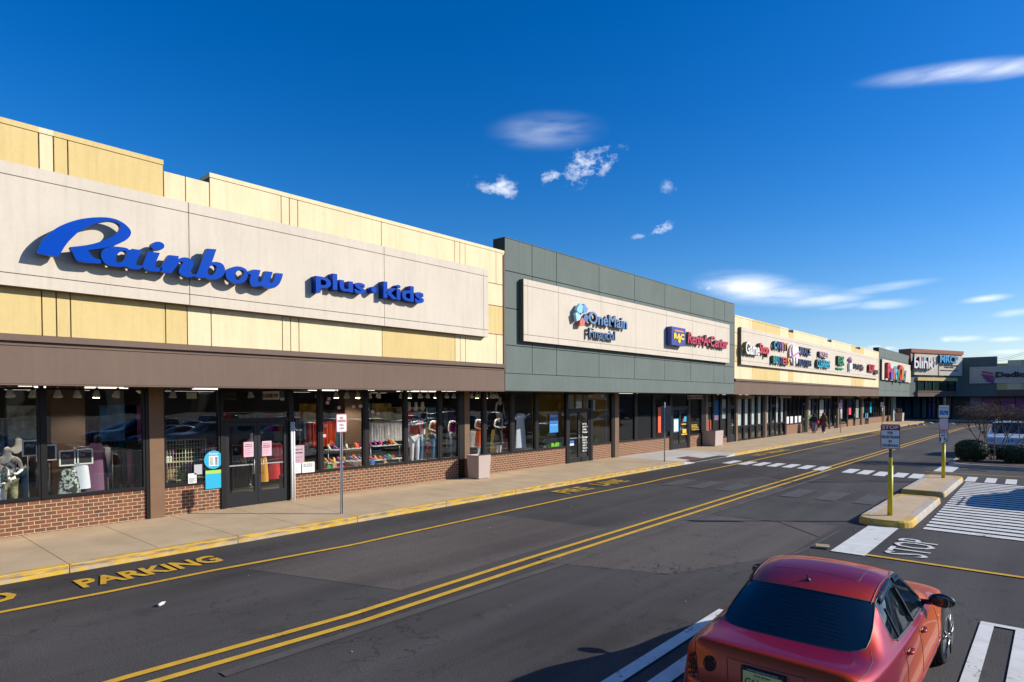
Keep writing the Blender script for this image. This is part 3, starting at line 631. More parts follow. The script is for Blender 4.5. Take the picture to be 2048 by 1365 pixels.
# left to right along the street
brick(-560, -330); brick(-330, 88); window(-560,-330); window(-330,-120); window(-120, 80); jamb(80,88,.88); window(88, 289); brick(88, 290)
jamb(290, 297); pillar(297, 326); window(326, 439); brick(326, 443); jamb(440, 446)
D1 = door(446, 577); window(584, 638); brick(583, 920); jamb(577, 583)
for p in ((638,643),(728,735),(809,813),(877,882)): jamb(*p, .88)
window(643, 728); window(735, 809); window(813, 877); window(882, 917); jamb(917, 927); pillar(927, 937)
window(937, 966); jamb(966, 971, .88); window(971, 1021); jamb(1021, 1027, .88); window(1027, 1070); jamb(1070, 1075, .88); brick(937, 1135); window(1075, 1132)
jamb(1131.5, 1135.5); D2 = door(1135.5, 1180, 2, 2.5, .2); jamb(1180, 1184); window(1184, 1223); brick(1184, 1223); jamb(1223, 1228); pillar(1228, 1236)
window(1236, 1269); jamb(1269, 1273, .88); window(1273, 1305); jamb(1305, 1309, .88); window(1309, 1339); brick(1236, 1340); jamb(1339, 1343.5)
D3 = door(1343.5, 1375.5, 2, 2.5, .3); jamb(1375.5, 1379); window(1379, 1402); brick(1379, 1404); jamb(1402, 1410); pillar(1410, 1414)
window(1414, 1425); jamb(1425, 1427.5, .4); window(1427.5, 1440); jamb(1440, 1443, .4); window(1443, 1454, .5); brick(1414, 1459, .5); jamb(1454, 1459.5); D4 = door(1459.5, 1470, 1, 2.5, .4)
pillar(1470.5, 1474)
for a, b in ((1474,1486),(1488.5,1499),(1502,1512),(1515,1524.5)): window(a, b, .2, 3.3, 1.15)
for a, b in ((1486,1488.5),(1499,1502),(1512,1515),(1524.5,1529)): jamb(a, b)
pillar(1529, 1532); window(1532, 1539.5, .2, 3.3, 1.15); jamb(1539.5, 1542); door(1542, 1550.5, 1, 2.5, .25); window(1551, 1559, .2, 3.3, 1.15); jamb(1559,1561); window(1561, 1569, .2, 3.3, 1.15); jamb(1569,1572)
brick(1572, 1604, .95)
for a, b in ((1572,1579),(1579.5,1587),(1588.5,1595.5),(1596,1603)): window(a, b, .97)
door(1604, 1609.5, 1, 2.6, .2); jamb(1609.5, 1613.5); pillar(1613.5, 1616)
window(1616, 1623, .4); brick(1616, 1625, .38); jamb(1623,1625.5); door(1625.5, 1632, 1, 2.6, .2); jamb(1632, 1634); window(1634,1637.5,.4); window(1638, 1649, .4); jamb(1649,1650.5); window(1650.5, 1657, .4); jamb(1657,1659); window(1659, 1666, .4); brick(1634, 1668, .38); door(1668, 1673, 1, 2.6, .3); jamb(1673,1674.5); pillar(1674.5, 1677)
window(1679, 1693, .5); brick(1679, 1694, .48); jamb(1693, 1695); window(1695, 1705, .9); brick(1694.5, 1706, .86); door(1706.5, 1710, 1, 2.6, .3); window(1710.5, 1719, .9); brick(1710.5, 1720, .86); jamb(1719.5, 1722); pillar(1722, 1725); brick(1725, 1729.5, .86); window(1725, 1729.5)
door(1730, 1736.5, 2, 2.6, .3)
brick(1737, 1784, .86)
for k in range(6): window(1737+k*4.6, 1741.2+k*4.6); jamb(1741.2+k*4.6, 1741.6+k*4.6, .88)
pillar(1765.5, 1768)
for k in range(4): window(1768.5+k*4, 1772.2+k*4, g=GLASSD)

# white corner guard by the first door
bm = B(); a = fy(577.5)
for k in range(2): tube(bm, [(XW+.09,a+.03+.075*k,.17),(XW+.09,a+.03+.075*k,2.4)], .034, 10)
box(bm, XW+.045, XW+.07, a-.01, a+.14, .15, .2)
tag(obj('corner_guard', bm, WHITEM), 'tall white double tube guard on the right of the first shop door', 'door guard')

# ------------------------------------------------------------------ shop interiors
def room(T, y0, y1, wall, floor, ceil, depth=9, strips=3, estr=5, zc=3.42):
    bm = B(); X0 = XW-.25; X1 = XW-depth
    quad(bm, [(X1,y0,.16),(X0,y0,.16),(X0,y1,.16),(X1,y1,.16)], 1)
    quad(bm, [(X1,y0,.15),(X1,y1,.15),(X1,y1,zc),(X1,y0,zc)], 0)
    quad(bm, [(X1,y0,.15),(X0,y0,.15),(X0,y0,zc),(X1,y0,zc)], 0); quad(bm, [(X1,y1,.15),(X0,y1,.15),(X0,y1,zc),(X1,y1,zc)], 0)
    quad(bm, [(X1,y0,zc),(X0,y0,zc),(X0,y1,zc),(X1,y1,zc)], 2)
    o = obj('shop_interior', bm, [wall, floor, ceil], T)
    if strips:
        for i in range(strips):
            for j in range(int((y1-y0)/4.2)):
                x = X0-2.6-i*1.9; y = y0+.6+j*4.2+.7*(i % 2); bm = B(); box(bm, x-.05, x+.05, y, y+2.3, zc-.04, zc-.008)
                obj('ceiling_light', bm, mat('strip_light', (.9,.9,.85), .5, emit=(1,.93,.78), estr=1.3), T)
FL = mat('shop_floor_tile', (.22,.19,.16), .35, (.17,.15,.13), 2); CE = mat('shop_ceiling', (.30,.28,.25), .9); WB = mat('shop_wall_brown', (.07,.055,.05), .8, (.05,.04,.035), 1); WO = mat('ochre_wall', (.55,.33,.03), .7); WG = mat('grey_wall', (.12,.12,.12), .8)
room(T1, -13.8, fy(1073), WB, FL, CE, 10, 4)
room(T2, fy(1074), fy(1226), WO, mat('grey_carpet', (.10,.11,.10), .9), CE, 3.6, 1, 1.5)
room(T2, fy(1230), fy(1405), mat('olive_wall', (.12,.085,.04), .8), FL, CE, 6, 2, 1.2)
room(T2, fy(1409), 36.7, WG, FL, CE, 6, 1, 1)
room(T3, 36.9, fy(1611), WG, FL, CE, 6, 1, 1)
room(T3, fy(1613), fy(1676), mat('teal_wall', (.06,.13,.13), .8), FL, CE, 6, 2, 1.2)
room(T3, fy(1678), 76.2, WG, FL, CE, 6, 2, 1)
room(T4, 76.4, 94.5, mat('blue_grey_wall', (.05,.09,.12), .8), FL, CE, 7, 2, 1)
bm = B(); box(bm, XW-.95, XW-.25, -13.7, fy(437), .16, .62); box(bm, XW-.95, XW-.25, fy(590), fy(1070), .16, .78); obj('display_plinth', bm, mat('plinth', (.25,.22,.2), .7), T1)
# brown columns inside the clothes shop
for px in (102, 690):
    a = fy(px, 850, XW-1.6); bm = B(); box(bm, XW-2.0, XW-1.6, a, a+.7, .16, 3.41); obj('interior_column', bm, mat('column_brown', (.13,.075,.045), .7), T1)

# ------------------------------------------------------------------ wall signs
def sign(label, y, z=5.5, name='shop_sign', x=XP): return thing(name, (x, y, z), label, 'sign')
def pxbox(F, x0, x1, y0, y1, off):
    """left, right from px at mid height; y0 = py of left top, y1 = py of left bottom"""
    a0, zt = F.px(x0, y0, off); _, zb = F.px(x0, y1, off); a1, _ = F.px(x1, (y0+y1)/2, off); return a0, a1, zb, zt
def wtext(T, s, F, x0, x1, y0, y1, off, depth, m, ms=None, bold=.02, shear=0, space=1.0, name='lettering'):
    a0, a1, zb, zt = pxbox(F, x0, x1, y0, y1, off); bm = B()
    text_into(bm, s, F.P(a0, zb, off-depth), F.t, ZV, a1-a0, zt-zb, depth, bold, shear, 0, space)
    if ms:
        for f in bm.faces: f.normal_update(); f.material_index = 0 if f.normal.dot(F.n) > .7 else 1
        return obj(name, bm, [m, ms], T)
    return obj(name, bm, m, T)
TS = sign('big blue script Rainbow plus kids lettering on the nearest tan board', 6)
zs = .27344
def zpt(p): return (40+p[0]*zs, 400+p[1]*zs)
RB = [[[(125,385),(150,320),(200,260),(270,205),(350,168),(440,142),(540,129),(630,129),(700,142),(760,172),(800,210),(813,240),(800,272),(770,298),(720,322),(660,342),(600,355),(545,363),(498,370,1),(515,396),(535,416),(555,430),(592,437,1),(592,466,1),(520,462),(450,455),(420,445),(400,420),(368,345,1),(440,338),(520,325),(590,305),(650,280),(700,250),(730,220),(735,195),(720,175),(690,160),(650,155),(600,162),(540,178),(480,205),(430,235),(380,280),(340,325),(310,370),(283,417,1),(240,411),(180,402),(128,393)]],
 [[(593,400),(602,375),(625,357),(670,343),(730,345),(780,353),(800,366),(820,358,1),(892,368,1),(870,412),(852,455),(852,476),(872,481),(902,478,1),(890,500),(850,508),(800,500),(770,488),(720,490),(660,481),(620,462),(600,432)],[(702,435),(706,408),(730,382),(760,373),(779,385),(775,415),(757,442),(728,459),(706,453)]],
 [[(935,378,1),(1024,388,1),(1006,430),(990,470),(992,492),(1042,498,1),(1030,519),(990,525),(940,518),(907,502),(897,478),(912,440)]],
 [[(1090,404,1),(1163,412,1),(1157,431,1),(1200,421),(1245,431),(1270,456),(1268,482),(1250,515),(1247,536),(1262,545),(1287,543,1),(1278,559),(1230,566),(1182,552),(1163,527),(1168,500),(1190,465),(1184,452),(1165,459),(1145,487),(1105,539,1),(1065,532),(1021,522,1),(1040,480),(1066,440)]],
 [[(1368,357,1),(1438,362,1),(1424,400),(1405,455,1),(1445,455),(1482,470),(1500,505),(1494,542),(1465,570),(1425,583),(1380,578),(1352,569,1),(1330,573),(1279,565,1),(1302,520),(1336,430)],[(1373,530),(1380,502),(1402,479),(1425,478),(1438,495),(1431,525),(1410,548),(1387,551)]],
 [[(1505,545),(1511,518),(1535,500),(1580,487),(1622,492),(1655,510),(1667,540),(1661,575),(1635,603),(1590,613),(1545,601),(1515,577)],[(1573,565),(1579,535),(1600,515),(1625,515),(1640,530),(1632,558),(1611,580),(1587,586)]],
 [[(1662,532),(1702,511),(1761,515,1),(1750,550),(1742,588),(1752,604),(1768,590),(1786,545),(1794,522,1),(1849,528,1),(1836,570),(1828,599),(1840,610),(1855,592),(1866,555),(1871,535,1),(1924,540,1),(1914,580),(1893,620),(1858,645),(1820,648),(1785,637),(1762,628),(1722,638),(1692,625),(1680,595),(1688,550),(1672,543)]]]
RB.append([[(1008+49*math.cos(a), 338+32*math.sin(a)) for a in [2*math.pi*k/20 for k in range(20)]]])
bm = B(); OFF = .47
for L_ in RB:
    loops = []
    for lp in L_:
        l2 = cat_loop(lp, 5) if len(lp) != 20 else lp
        loops.append([MAIN.px(*zpt(p), OFF) for p in l2])
    shape_into(bm, loops, MAIN.P(0, 0, OFF-.13), MAIN.t, ZV, .13)
for f in bm.faces: f.normal_update(); f.material_index = 0 if f.normal.x > .7 else 1
obj('script_lettering', bm, [BLUEL, BLUES], TS)
bm = B()
for p in ((150,380),(260,260),(430,420),(700,470),(960,500),(1080,520),(1240,540),(1340,540),(1600,600),(1800,630)):
    a, z = MAIN.px(*zpt(p), OFF-.15); MAIN.slab(bm, a, a+.03, z, z+.03, .18, OFF-.12)
obj('standoff', bm, BLACK, TS)
BL2 = mat('blue_channel_side', (.0,.035,.24), .4, spec=.1)
for s, x0, x1, y0, y1 in (('plus', 632, 731, 545.5, 585),('kids', 767, 848, 563, 597)):
    a0, zt = MAIN.px(x0 if s == 'kids' else 664, y0 if s == 'kids' else 547, .42); a1, _ = MAIN.px(x1, 590, .42); a0 = MAIN.px(x0, 570, .42)[0]
    zb = MAIN.px(x0, 584.5, .42)[1] if s == 'plus' else MAIN.px(768, 596, .42)[1]
    bm = B(); text_into(bm, s, MAIN.P(a0, zb, .2), MAIN.t, ZV, a1-a0, zt-zb, .22, .025)
    for f in bm.faces: f.normal_update(); f.material_index = 0 if f.normal.x > .7 else 1
    obj('channel_lettering', bm, [BLUEL, BL2], TS)
bm = B(); a, z = MAIN.px(748, 580, .42); lathe(bm, (XF+.2, a, z), [(.09,0),(.09,.22)], 20, 0, 'x'); obj('channel_dot', bm, BLUEL, TS)
# loan company sign
TS = sign('pale blue petal logo and OneMain Financial lettering on the green building board', 22)
petals = [((1154,617),(1161,607),(1166,612),(1165,626),(1159,627),(1154,622)), ((1166,613),(1169,608),(1176,618),(1174,625),(1167,627)), ((1151,627),(1154,625),(1163,632),(1160,640),(1154,643)),((1168,633),(1172,628),(1178,634),(1174,646),(1168,640)),((1160,642),(1165,635),(1170,642),(1169,652),(1160,652))]
pc = [(.25,.55,.72),(.09,.28,.55),(.35,.62,.70),(.06,.13,.32),(.60,.12,.10)]
for k, (pp, c) in enumerate(zip(petals, pc)):
    bm = B(); shape_into(bm, [[MAIN.px(x, y, .42) for x, y in pp]], MAIN.P(0,0,.30), MAIN.t, ZV, .12); obj('logo_petal', bm, mat('petal_%s' % ['sky','blue','ice','navy','coral'][k], c, .4), TS)
NB = mat('steel_blue_letter', (.075,.19,.40), .45); DS = mat('letter_side_dark', (.06,.06,.065), .6)
wtext(TS, 'OneMain', MAIN, 1178, 1255, 622, 647, .40, .12, NB, DS, .018)
wtext(TS, 'Financial', MAIN, 1179, 1231, 655.5, 675, .38, .1, NB, DS, 0)
# rental sign
TS = sign('blue square RAC badge with red Rent-A-Center lettering', 33)
bm = B(); a0, a1, zb, zt = pxbox(MAIN, 1343.5, 1371, 653, 689.5, .5); MAIN.slab(bm, a0, a1, zb, zt, .2, .5); obj('badge_box', bm, mat('badge_blue', (.02,.05,.26), .4), TS)
bm = B(); hb = zt-zb; MAIN.slab(bm, a0+.25, a1-.25, zt-.25*hb, zt-.15*hb, .5, .52); obj('badge_stripe', bm, mat('badge_coral', (.75,.16,.10), .5), TS)
bm = B(); text_into(bm, 'RAC', MAIN.P(a0+.18, zb+.33*hb, .5), MAIN.t, ZV, a1-a0-.36, .34*hb, .03, .06); lathe(bm, (XF+.5, (a0+a1)/2+.05, zb+.28*hb), [(.13,0),(.13,.02)], 16, 0, 'x'); obj('badge_lettering', bm, mat('badge_yellow', (.85,.6,.02), .4), TS)
RL = mat('crimson_letter', (.50,.015,.06), .4)
wtext(TS, 'Rent•A•Center', MAIN, 1376, 1457, 663.5, 687, .42, .16, RL, DS, .022, .16, 1.0)
# game shop
TS = sign('white Game and red Stop block lettering on the long tan board', 40)
wtext(TS, 'Game', MAIN, 1492, 1519.5, 682.5, 708.5, .45, .2, SWHITE, mat('ochre_side', (.16,.12,.02), .6), .03, 0, 1.0)
wtext(TS, 'Stop', MAIN, 1519.8, 1539, 686, 713, .45, .2, mat('bright_red_letter', (.62,.03,.045), .4), DS, .03, 0, 1.0)
def multi(TS, s, cols, x0, x1, y0, y1, off=.42, depth=.18, bold=.03, F=MAIN):
    a0, a1, zb, zt = pxbox(F, x0, x1, y0, y1, off); w = (a1-a0)/len(s)
    for k, ch in enumerate(s):
        bm = B(); text_into(bm, ch, F.P(a0+k*w+.02*w, zb, off-depth), F.t, ZV, w*.9, zt-zb, depth, bold)
        for f in bm.faces: f.normal_update(); f.material_index = 0 if f.normal.dot(F.n) > .7 else 1
        obj('letter', bm, [cols[k], DS], TS)
cy, nv, pu, rd, og, yl, gn, sb = [mat('letter_'+n, c, .4) for n, c in (('cyan',(.02,.45,.65)),('navy',(.02,.045,.16)),('purple',(.20,.05,.22)),('red',(.58,.04,.05)),('orange',(.80,.20,.04)),('yellow',(.80,.62,.03)),('green',(.02,.30,.12)),('sky',(.15,.50,.70)))]
TS = sign('rainbow coloured CAVITY BUSTERS lettering left of the white tooth', 45)
multi(TS, 'CAVITY', [cy, nv, pu, pu, og, yl], 1549, 1577.5, 681.5, 698); multi(TS, 'BUSTERS', [gn, cy, nv, pu, rd, rd, yl], 1547, 1580, 711.5, 727)
TS = sign('white oval tooth emblem with a pink slash', 48)
a, z = MAIN.px(1590.5, 709, .4); bm = B(); lathe(bm, (XF+.25, a, z), [(1.05,0),(1.05,.1)], 28, 0, 'x')
for v in bm.verts: v.co.z = z + (v.co.z-z)*.70
obj('emblem_disc', bm, mat('pink_white', (.70,.55,.60), .5), TS)
tooth = [(-.62,.55),(-.35,.82),(0,.68),(.35,.82),(.62,.55),(.58,.05),(.45,-.35),(.36,-.85),(.18,-.75),(.08,-.25),(-.08,-.25),(-.18,-.75),(-.36,-.85),(-.45,-.35),(-.58,.05)]
bm = B(); shape_into(bm, [[(p[0]*1.1, p[1]*.78) for p in cat_loop(tooth, 4)]], MAIN.P(a, z, .35), MAIN.t, ZV, .08); obj('tooth', bm, SWHITE, TS)
bm = B(); obox(bm, MAIN.P(a-.95, z-.32, .43), (MAIN.t*1.9+ZV*.5), MAIN.n*.03, ZV*.12); obj('slash', bm, mat('slash_pink', (.55,.18,.32), .5), TS)
TS = sign('navy BRACE BUSTERS lettering right of the white tooth', 52)
wtext(TS, 'BRACE', MAIN, 1600.5, 1622, 693.5, 708.5, .42, .18, nv, DS, .02); wtext(TS, 'BUSTERS', MAIN, 1598.5, 1623.5, 718, 730.5, .42, .18, nv, DS, .02)
TS = sign('pink PAYLESS over cyan CLEANERS lettering', 56)
wtext(TS, 'PAYLESS', MAIN, 1640, 1656.5, 703, 714.5, .42, .2, mat('letter_pink', (.72,.50,.58), .4), DS, .015); wtext(TS, 'CLEANERS', MAIN, 1635, 1660.5, 718.5, 734.5, .42, .2, cy, DS, .02)
TS = sign('green KEIK lettering with a small green line below it', 62)
wtext(TS, 'KEIK', MAIN, 1677, 1689.5, 712, 730, .42, .2, gn, DS, .02); 
bm = B(); a0, a1, zb, zt = pxbox(MAIN, 1674.5, 1688, 735, 739.5, .36); text_into(bm, 'express', MAIN.P(a0, zb, .2), MAIN.t, ZV, a1-a0, zt-zb, .15, .05); obj('small_lettering', bm, gn, TS)
TS = sign('dark InStyle Hair lettering beside a white and violet dress figure', 68)
a, z = MAIN.px(1702.5, 734, .4); bm = B(); MAIN.slab(bm, a-.5, a+.5, z-.22, z+.32, .2, .4); MAIN.slab(bm, a-.45, a-.12, z-.38, z-.22, .2, .4); MAIN.slab(bm, a+.12, a+.45, z-.38, z-.22, .2, .4); obj('white_dress_shape', bm, SWHITE, TS)
bm = B(); ellip(bm, (XF+.32, a+.1, z+.62), .1, .34, .32, 8); lathe(bm, (XF+.2, a-.5, z+.6), [(.13,0),(.13,.15)], 12, 0, 'x'); obj('violet_head_shape', bm, mat('violet', (.28,.09,.26), .5), TS)
wtext(TS, 'InStyle', MAIN, 1707, 1721, 727, 739, .36, .12, mat('letter_charcoal', (.03,.05,.06), .4), DS, .015); wtext(TS, 'Hair', MAIN, 1721.5, 1728, 729.5, 741, .36, .12, mat('letter_plum', (.22,.06,.12), .4), DS, .015)
TS = sign('red block lettering with a small black box at the far end of the tan board', 73)
wtext(TS, 'SUIT', MAIN, 1738.5, 1750, 728.5, 744, .42, .2, mat('letter_scarlet', (.55,.01,.02), .4), mat('letter_maroon', (.2,.01,.03), .5), .07, 0, .85)
bm = B(); a, z = MAIN.px(1750, 743, .4); MAIN.slab(bm, a, a+1.5, z-.25, z+.15, .2, .4); obj('black_box', bm, BLACK, TS)
TS = sign('multicoloured PartyCity lettering on the far green building', 85)
for ch, c, x0, x1, y0, y1 in (('P',rd,1776,1782,725.5,757),('a',mat('letter_violet',(.18,.10,.48),.4),1782.5,1787.5,736.5,759),('r',og,1788,1791.5,737.5,759),('t',sb,1791,1794.5,731.5,760),('y',gn,1794.5,1799,738.5,764.5),('C',rd,1799,1804,729.5,761),('i',og,1804.3,1806.5,731.5,760),('t',mat('letter_leaf',(.10,.45,.18),.4),1806.5,1809.2,734.5,762),('y',mat('letter_violet',(0,0,0)),1809.5,1813,741.5,765.5)):
    a0, a1, zb, zt = pxbox(MAIN, x0, x1, y0, y1, .5); bm = B(); text_into(bm, ch, MAIN.P(a0, zb, .2), MAIN.t, ZV, a1-a0, zt-zb, .3, .05); obj('letter', bm, c, TS)
TS = sign('white blink lettering with red and blue dots on the corner building', 98, 7)
wtext(TS, 'blınk', F5, 1829, 1867.5, 714, 737, .8, .3, SWHITE, DS, .02, 0, .95)
for k, (x, c) in enumerate(((1844.5, rd),(1849.5, sb))):
    a, z = F5.px(x, 718, .8); bm = B(); F5.slab(bm, a-.2, a+.25, z-.25, z+.25, .45, .8); obj('coloured_dot', bm, c, TS)
for k, ch in enumerate('FITNESS'[:5]):
    a, z = F5.px(1871, 717+k*4.2, .8); bm = B(); text_into(bm, ch, F5.P(a-.1, z-.12, .5), F5.t, ZV, .28, .26, .2, .03); obj('small_letter', bm, SWHITE, TS)
TS = sign('blue MRCP lettering with small dark lines of text', 103, 7)
wtext(TS, 'MRCP', F5, 1880.5, 1917, 711, 726, .6, .28, mat('letter_azure', (.01,.30,.60), .4), DS, .035)
for s, x0, x1, y0, y1 in (('MRCA HEALTH CARE PLAZA',1879,1917,729.5,732.5),('STREET LEVEL',1889,1908,733.8,736.2),('SUITES AND MEDICAL OFFICES',1881,1915,740,742)):
    wtext(TS, s, F5, x0, x1, y0, y1, .34, .03, BLACK, None, .02, name='small_lettering')
TS = sign('pink brush stroke heart logo and dark Dedicated lettering on the end wing', -5, 6)
TS.location = (-4, 105.2, 6)
for k in range(5):
    bm = B(); a0, _ = F6.px(1958+k*1.6, 750, .24); a1, _ = F6.px(1986-(k-2)**2*.6, 750, .24); z = 6.85-.27*k; sh = .9 - .12*k
    F6_o = F6.P(a0+(.25 if k in (0,) else 0)+k*.1, z-.42+(.12 if k==0 else 0), .22); L6 = (a1-a0)*(1-.09*abs(k-1.5))
    obox(bm, F6_o, F6.t*L6+ZV*(-.30), ZV*.23+F6.t*.1, F6.n*.05); obj('heart_stroke', bm, mat('heart_%d' % k, [(.50,.07,.10),(.42,.05,.16),(.34,.05,.20),(.22,.05,.22),(.10,.06,.25)][k], .5), TS)
wtext(TS, 'Dedicated', F6, 1991, 2094, 744.5, 755.5, .4, .15, mat('letter_dark_teal', (.015,.03,.04), .5), None, .045)

# hanging signs below the canopy, face towards the camera end of the street
def bladesign(px, py0, py1, wpx, lines, label, face=BEIGE, m=BLACK, xw=-15.9, edge=0):
    d = ray(px, (py0+py1)/2); k = (xw-CAM.x)/d.x; p = CAM + d*k; y = p.y
    zt = ony(px, py0, y).z; zb = ony(px, py1, y).z; x1 = ony(px+wpx, (py0+py1)/2, y).x
    t = thing('hanging_sign', ((p.x+x1)/2, y, zb), label, 'sign', 'small shop name signs hung under the canopy')
    bm = B(); box(bm, p.x, x1, y, y+.12, zb, zt); obj('sign_box', bm, DARK, t); bm = B(); box(bm, p.x+.03, x1-.03, y-.006, y, zb+.025, zt-.025); obj('sign_face', bm, face, t)
    bm = B(); n = len(lines); h = (zt-zb-.08)/n
    for i, s in enumerate(lines):
        w = (x1-p.x-.12) * (1 if len(s) >= max(map(len, lines)) else max(.6, len(s)/max(map(len, lines))))
        c = (p.x+x1)/2; text_into(bm, s, (c-w/2, y-.008, zt-.05-h*(i+1)+h*.2), (1,0,0), (0,0,1), w, h*.62, .004, .03)
    obj('lettering', bm, m, t)
    bm = B(); 
    for xx in (p.x+.1, x1-.1): tube(bm, [(xx,y+.06,zt),(xx,y+.06,ZF)], .008, 6)
    obj('hanger', bm, DARK, t)
bladesign(524.5, 781.5, 801.5, 35.5, ['RAINBOW'], 'small beige sign reading RAINBOW under the brown canopy band')
bladesign(1176, 788.5, 800.5, 34, ['ONE MAIN','FINANCIAL GROUP'], 'small beige sign reading ONE MAIN FINANCIAL GROUP')
bladesign(1374, 790, 799.5, 31, ['RENT-A-CENTER'], 'small beige sign reading RENT-A-CENTER')
bladesign(1476, 791, 798.5, 28, ['GAMESTOP'], 'small beige sign reading GAMESTOP')
bladesign(1558.5, 791.5, 797.5, 24, ['CAVITY & BRACE','BUSTERS'], 'small beige sign reading CAVITY & BRACE BUSTERS')
bladesign(1617, 792.3, 798, 22, ['PAYLESS','CLEANERS'], 'small beige sign reading PAYLESS CLEANERS')
bladesign(1641.5, 792.3, 798, 21, ['DAILY','GROCERY'], 'small cream sign, second of the pair above the two walkers')
bladesign(1687, 793, 797.5, 19, ['INSTYLE HAIR'], 'small beige sign with one dark line, left of the red lettered one')
bladesign(1717, 793, 797.5, 18, ['DANCE'], 'small beige sign with red lettering', m=RED)
bladesign(1740.5, 793, 797.5, 18, ['PARTY SHOP'], 'small beige sign nearest the far green building')

# ------------------------------------------------------------------ posters and papers on the glass
def paper(px, py0, py1, wpx, m, label, lines=None, lm=BLACK, cat='poster', X=XW+.03, name='poster', rows=0, box2=None):
    p0 = onx(px, py0, X); p1 = onx(px, py1, X); p2 = onx(px+wpx, (py0+py1)/2, X)
    bm = B(); box(bm, X, X+.006, p0.y, p2.y, p1.z, p0.z)
    w = p2.y-p0.y; h = p0.z-p1.z
    if lines:
        n = len(lines)
        for i, s in enumerate(lines): text_into(bm, s, (X+.006, p0.y+w*.1, p0.z-h*(.08+(i+1)*.12)), (0,1,0), ZV, w*.75, h*.08, .002, .03, 0, 1)
    for i in range(rows):
        z = p0.z - h*(.45+.5*i/max(rows,1)); ww = random.uniform(.5,.85)*w; box(bm, X+.006, X+.008, p0.y+w*.1, p0.y+w*.1+ww, z-.008, z, 1)
    if lines:
        for f in bm.faces:
            if f.calc_center_median().x > X+.0065: f.material_index = 1
    o = obj(name, bm, [m, lm]); return tag(o, label, cat)
PINK = mat('pale_pink_paper', (.72,.42,.52), .6); PAP = mat('white_paper', (.75,.75,.74), .6); CYPAP = mat('cyan_paper', (.01,.38,.62), .5); YEP = mat('yellow_paper', (.8,.5,.03), .5); BLP = mat('blue_paper', (.01,.14,.45), .5); LGP = mat('lime_paper', (.35,.60,.08), .5); ORP = mat('red_orange_paper', (.85,.10,.03), .5)
paper(487, 885, 915, 20, PINK, 'pale pink notice with dark heading on the left door leaf', ['A pagos sin','intereses'], rows=4)
paper(524, 883, 913, 19, PINK, 'pale pink notice on the right door leaf', ['Pay in 4','interest free','payments'], rows=3)
paper(583.5, 892, 944, 25, PINK, 'large pink poster standing in the window right of the door', ['4 pagos sin','intereses'], rows=4, X=XW-.08)
paper(585, 928, 948, 17, PAP, 'white sheet of hours taped low beside the pink poster', rows=6, lm=ALUM)
o = paper(604, 926, 946.5, 25, PAP, 'white curling notice with bold black last line over a yellow sheet', ['SORRY','NO PUBLIC','RESTROOMS'], rows=0)
paper(606, 925, 930, 22, YEP, 'yellow sheet edge showing above the white notice', X=XW+.022)
# round cyan sticker with card, and cyan square under it
p = onx(427, 920, XW+.035); t = thing('window_sticker', (XW+.03, p.y, p.z-.6), 'round cyan sticker with opening hours over a cyan and lime square', 'sticker')
bm = B(); lathe(bm, (XW+.032, p.y, p.z), [(.24,0),(.24,.006)], 28, 0, 'x'); obj('round_sticker', bm, CYPAP, t)
bm = B(); box(bm, XW+.038, XW+.042, p.y-.12, p.y+.12, p.z-.16, p.z+.1)
for k in range(7): box(bm, XW+.042, XW+.044, p.y-.1, p.y-.01, p.z-.13+k*.03, p.z-.118+k*.03, 1); box(bm, XW+.042, XW+.044, p.y+.04, p.y+.1, p.z-.133+k*.03, p.z-.113+k*.03, 1)
obj('hours_card', bm, [PAP, BLACK], t)
bm = B(); text_into(bm, 'Rainbow', (XW+.038, p.y-.12, p.z+.13), (0,1,0), ZV, .24, .06, .003, .02, .2); obj('lettering', bm, SWHITE, t)
bm = B(); box(bm, XW+.032, XW+.038, p.y-.21, p.y+.21, p.z-.75, p.z-.27); obj('square_sticker', bm, CYPAP, t); bm = B(); box(bm, XW+.038, XW+.04, p.y-.21, p.y+.21, p.z-.36, p.z-.27); obj('lime_band', bm, LGP, t)
paper(376, 948, 968, 17, PAP, 'white notice low in the window by the wire grid rack', rows=6, lm=BLACK)
paper(388, 930, 950, 16, mat('grey_paper', (.42,.43,.45), .7), 'grey curled sheet hanging above the white notice', rows=0)
paper(373, 785, 798, 20, mat('cream_card', (.6,.58,.45), .7), 'blank cream card high in the window left of the first door', X=XW-.08)
for (x, y) in ((655,798),(652,806),(675,816),(704,814),(718,813),(731,819),(753,828),(742,824),(649,852),(646,872)):
    paper(x, y-3, y+3, 6, mat('pink_ticket', (.68,.42,.40), .6), 'small pale pink paper ticket stuck on the shoe window', name='price_ticket', cat='ticket')['group'] = 'small tickets on the shoe window'
paper(1099, 829, 847, 17, BLP, 'dark blue upper poster in the loan office window', ['Personal','loans'], SWHITE); paper(1099, 848, 866, 17, mat('mid_blue_paper', (.02,.24,.62), .5), 'mid blue lower poster in the loan office window', ['We can help'], SWHITE)
paper(1139.5, 882, 887.5, 8, BLP, 'small blue notice on the loan office door'); paper(1139.5, 888, 892, 8, PAP, 'small white notice on the loan office door')
o = paper(1164.5, 846, 893, 11, mat('clear_film', (.05,.05,.05), .3), 'white vinyl lettering panel on the right leaf of the loan office door'); bpy.data.objects.remove(o)
bm = B(); X = XW+.03; pa = onx(1165, 846, X); pb = onx(1175, 846, X)
for i, s in enumerate(['M-F 9-6','Sat 9-1','OneMain','Financial','','330','MON 9 5','TUE 9 5','WED 9 5','THU 9 5','FRI 9 5']):
    if s: text_into(bm, s, (X, pa.y, pa.z-.1-.125*i), (0,1,0), ZV, (pb.y-pa.y)*(.95 if i%2 else .8), .085, .003, .03)
tag(obj('door_lettering', bm, SWHITE), 'white lines of vinyl lettering on the loan office door', 'lettering')
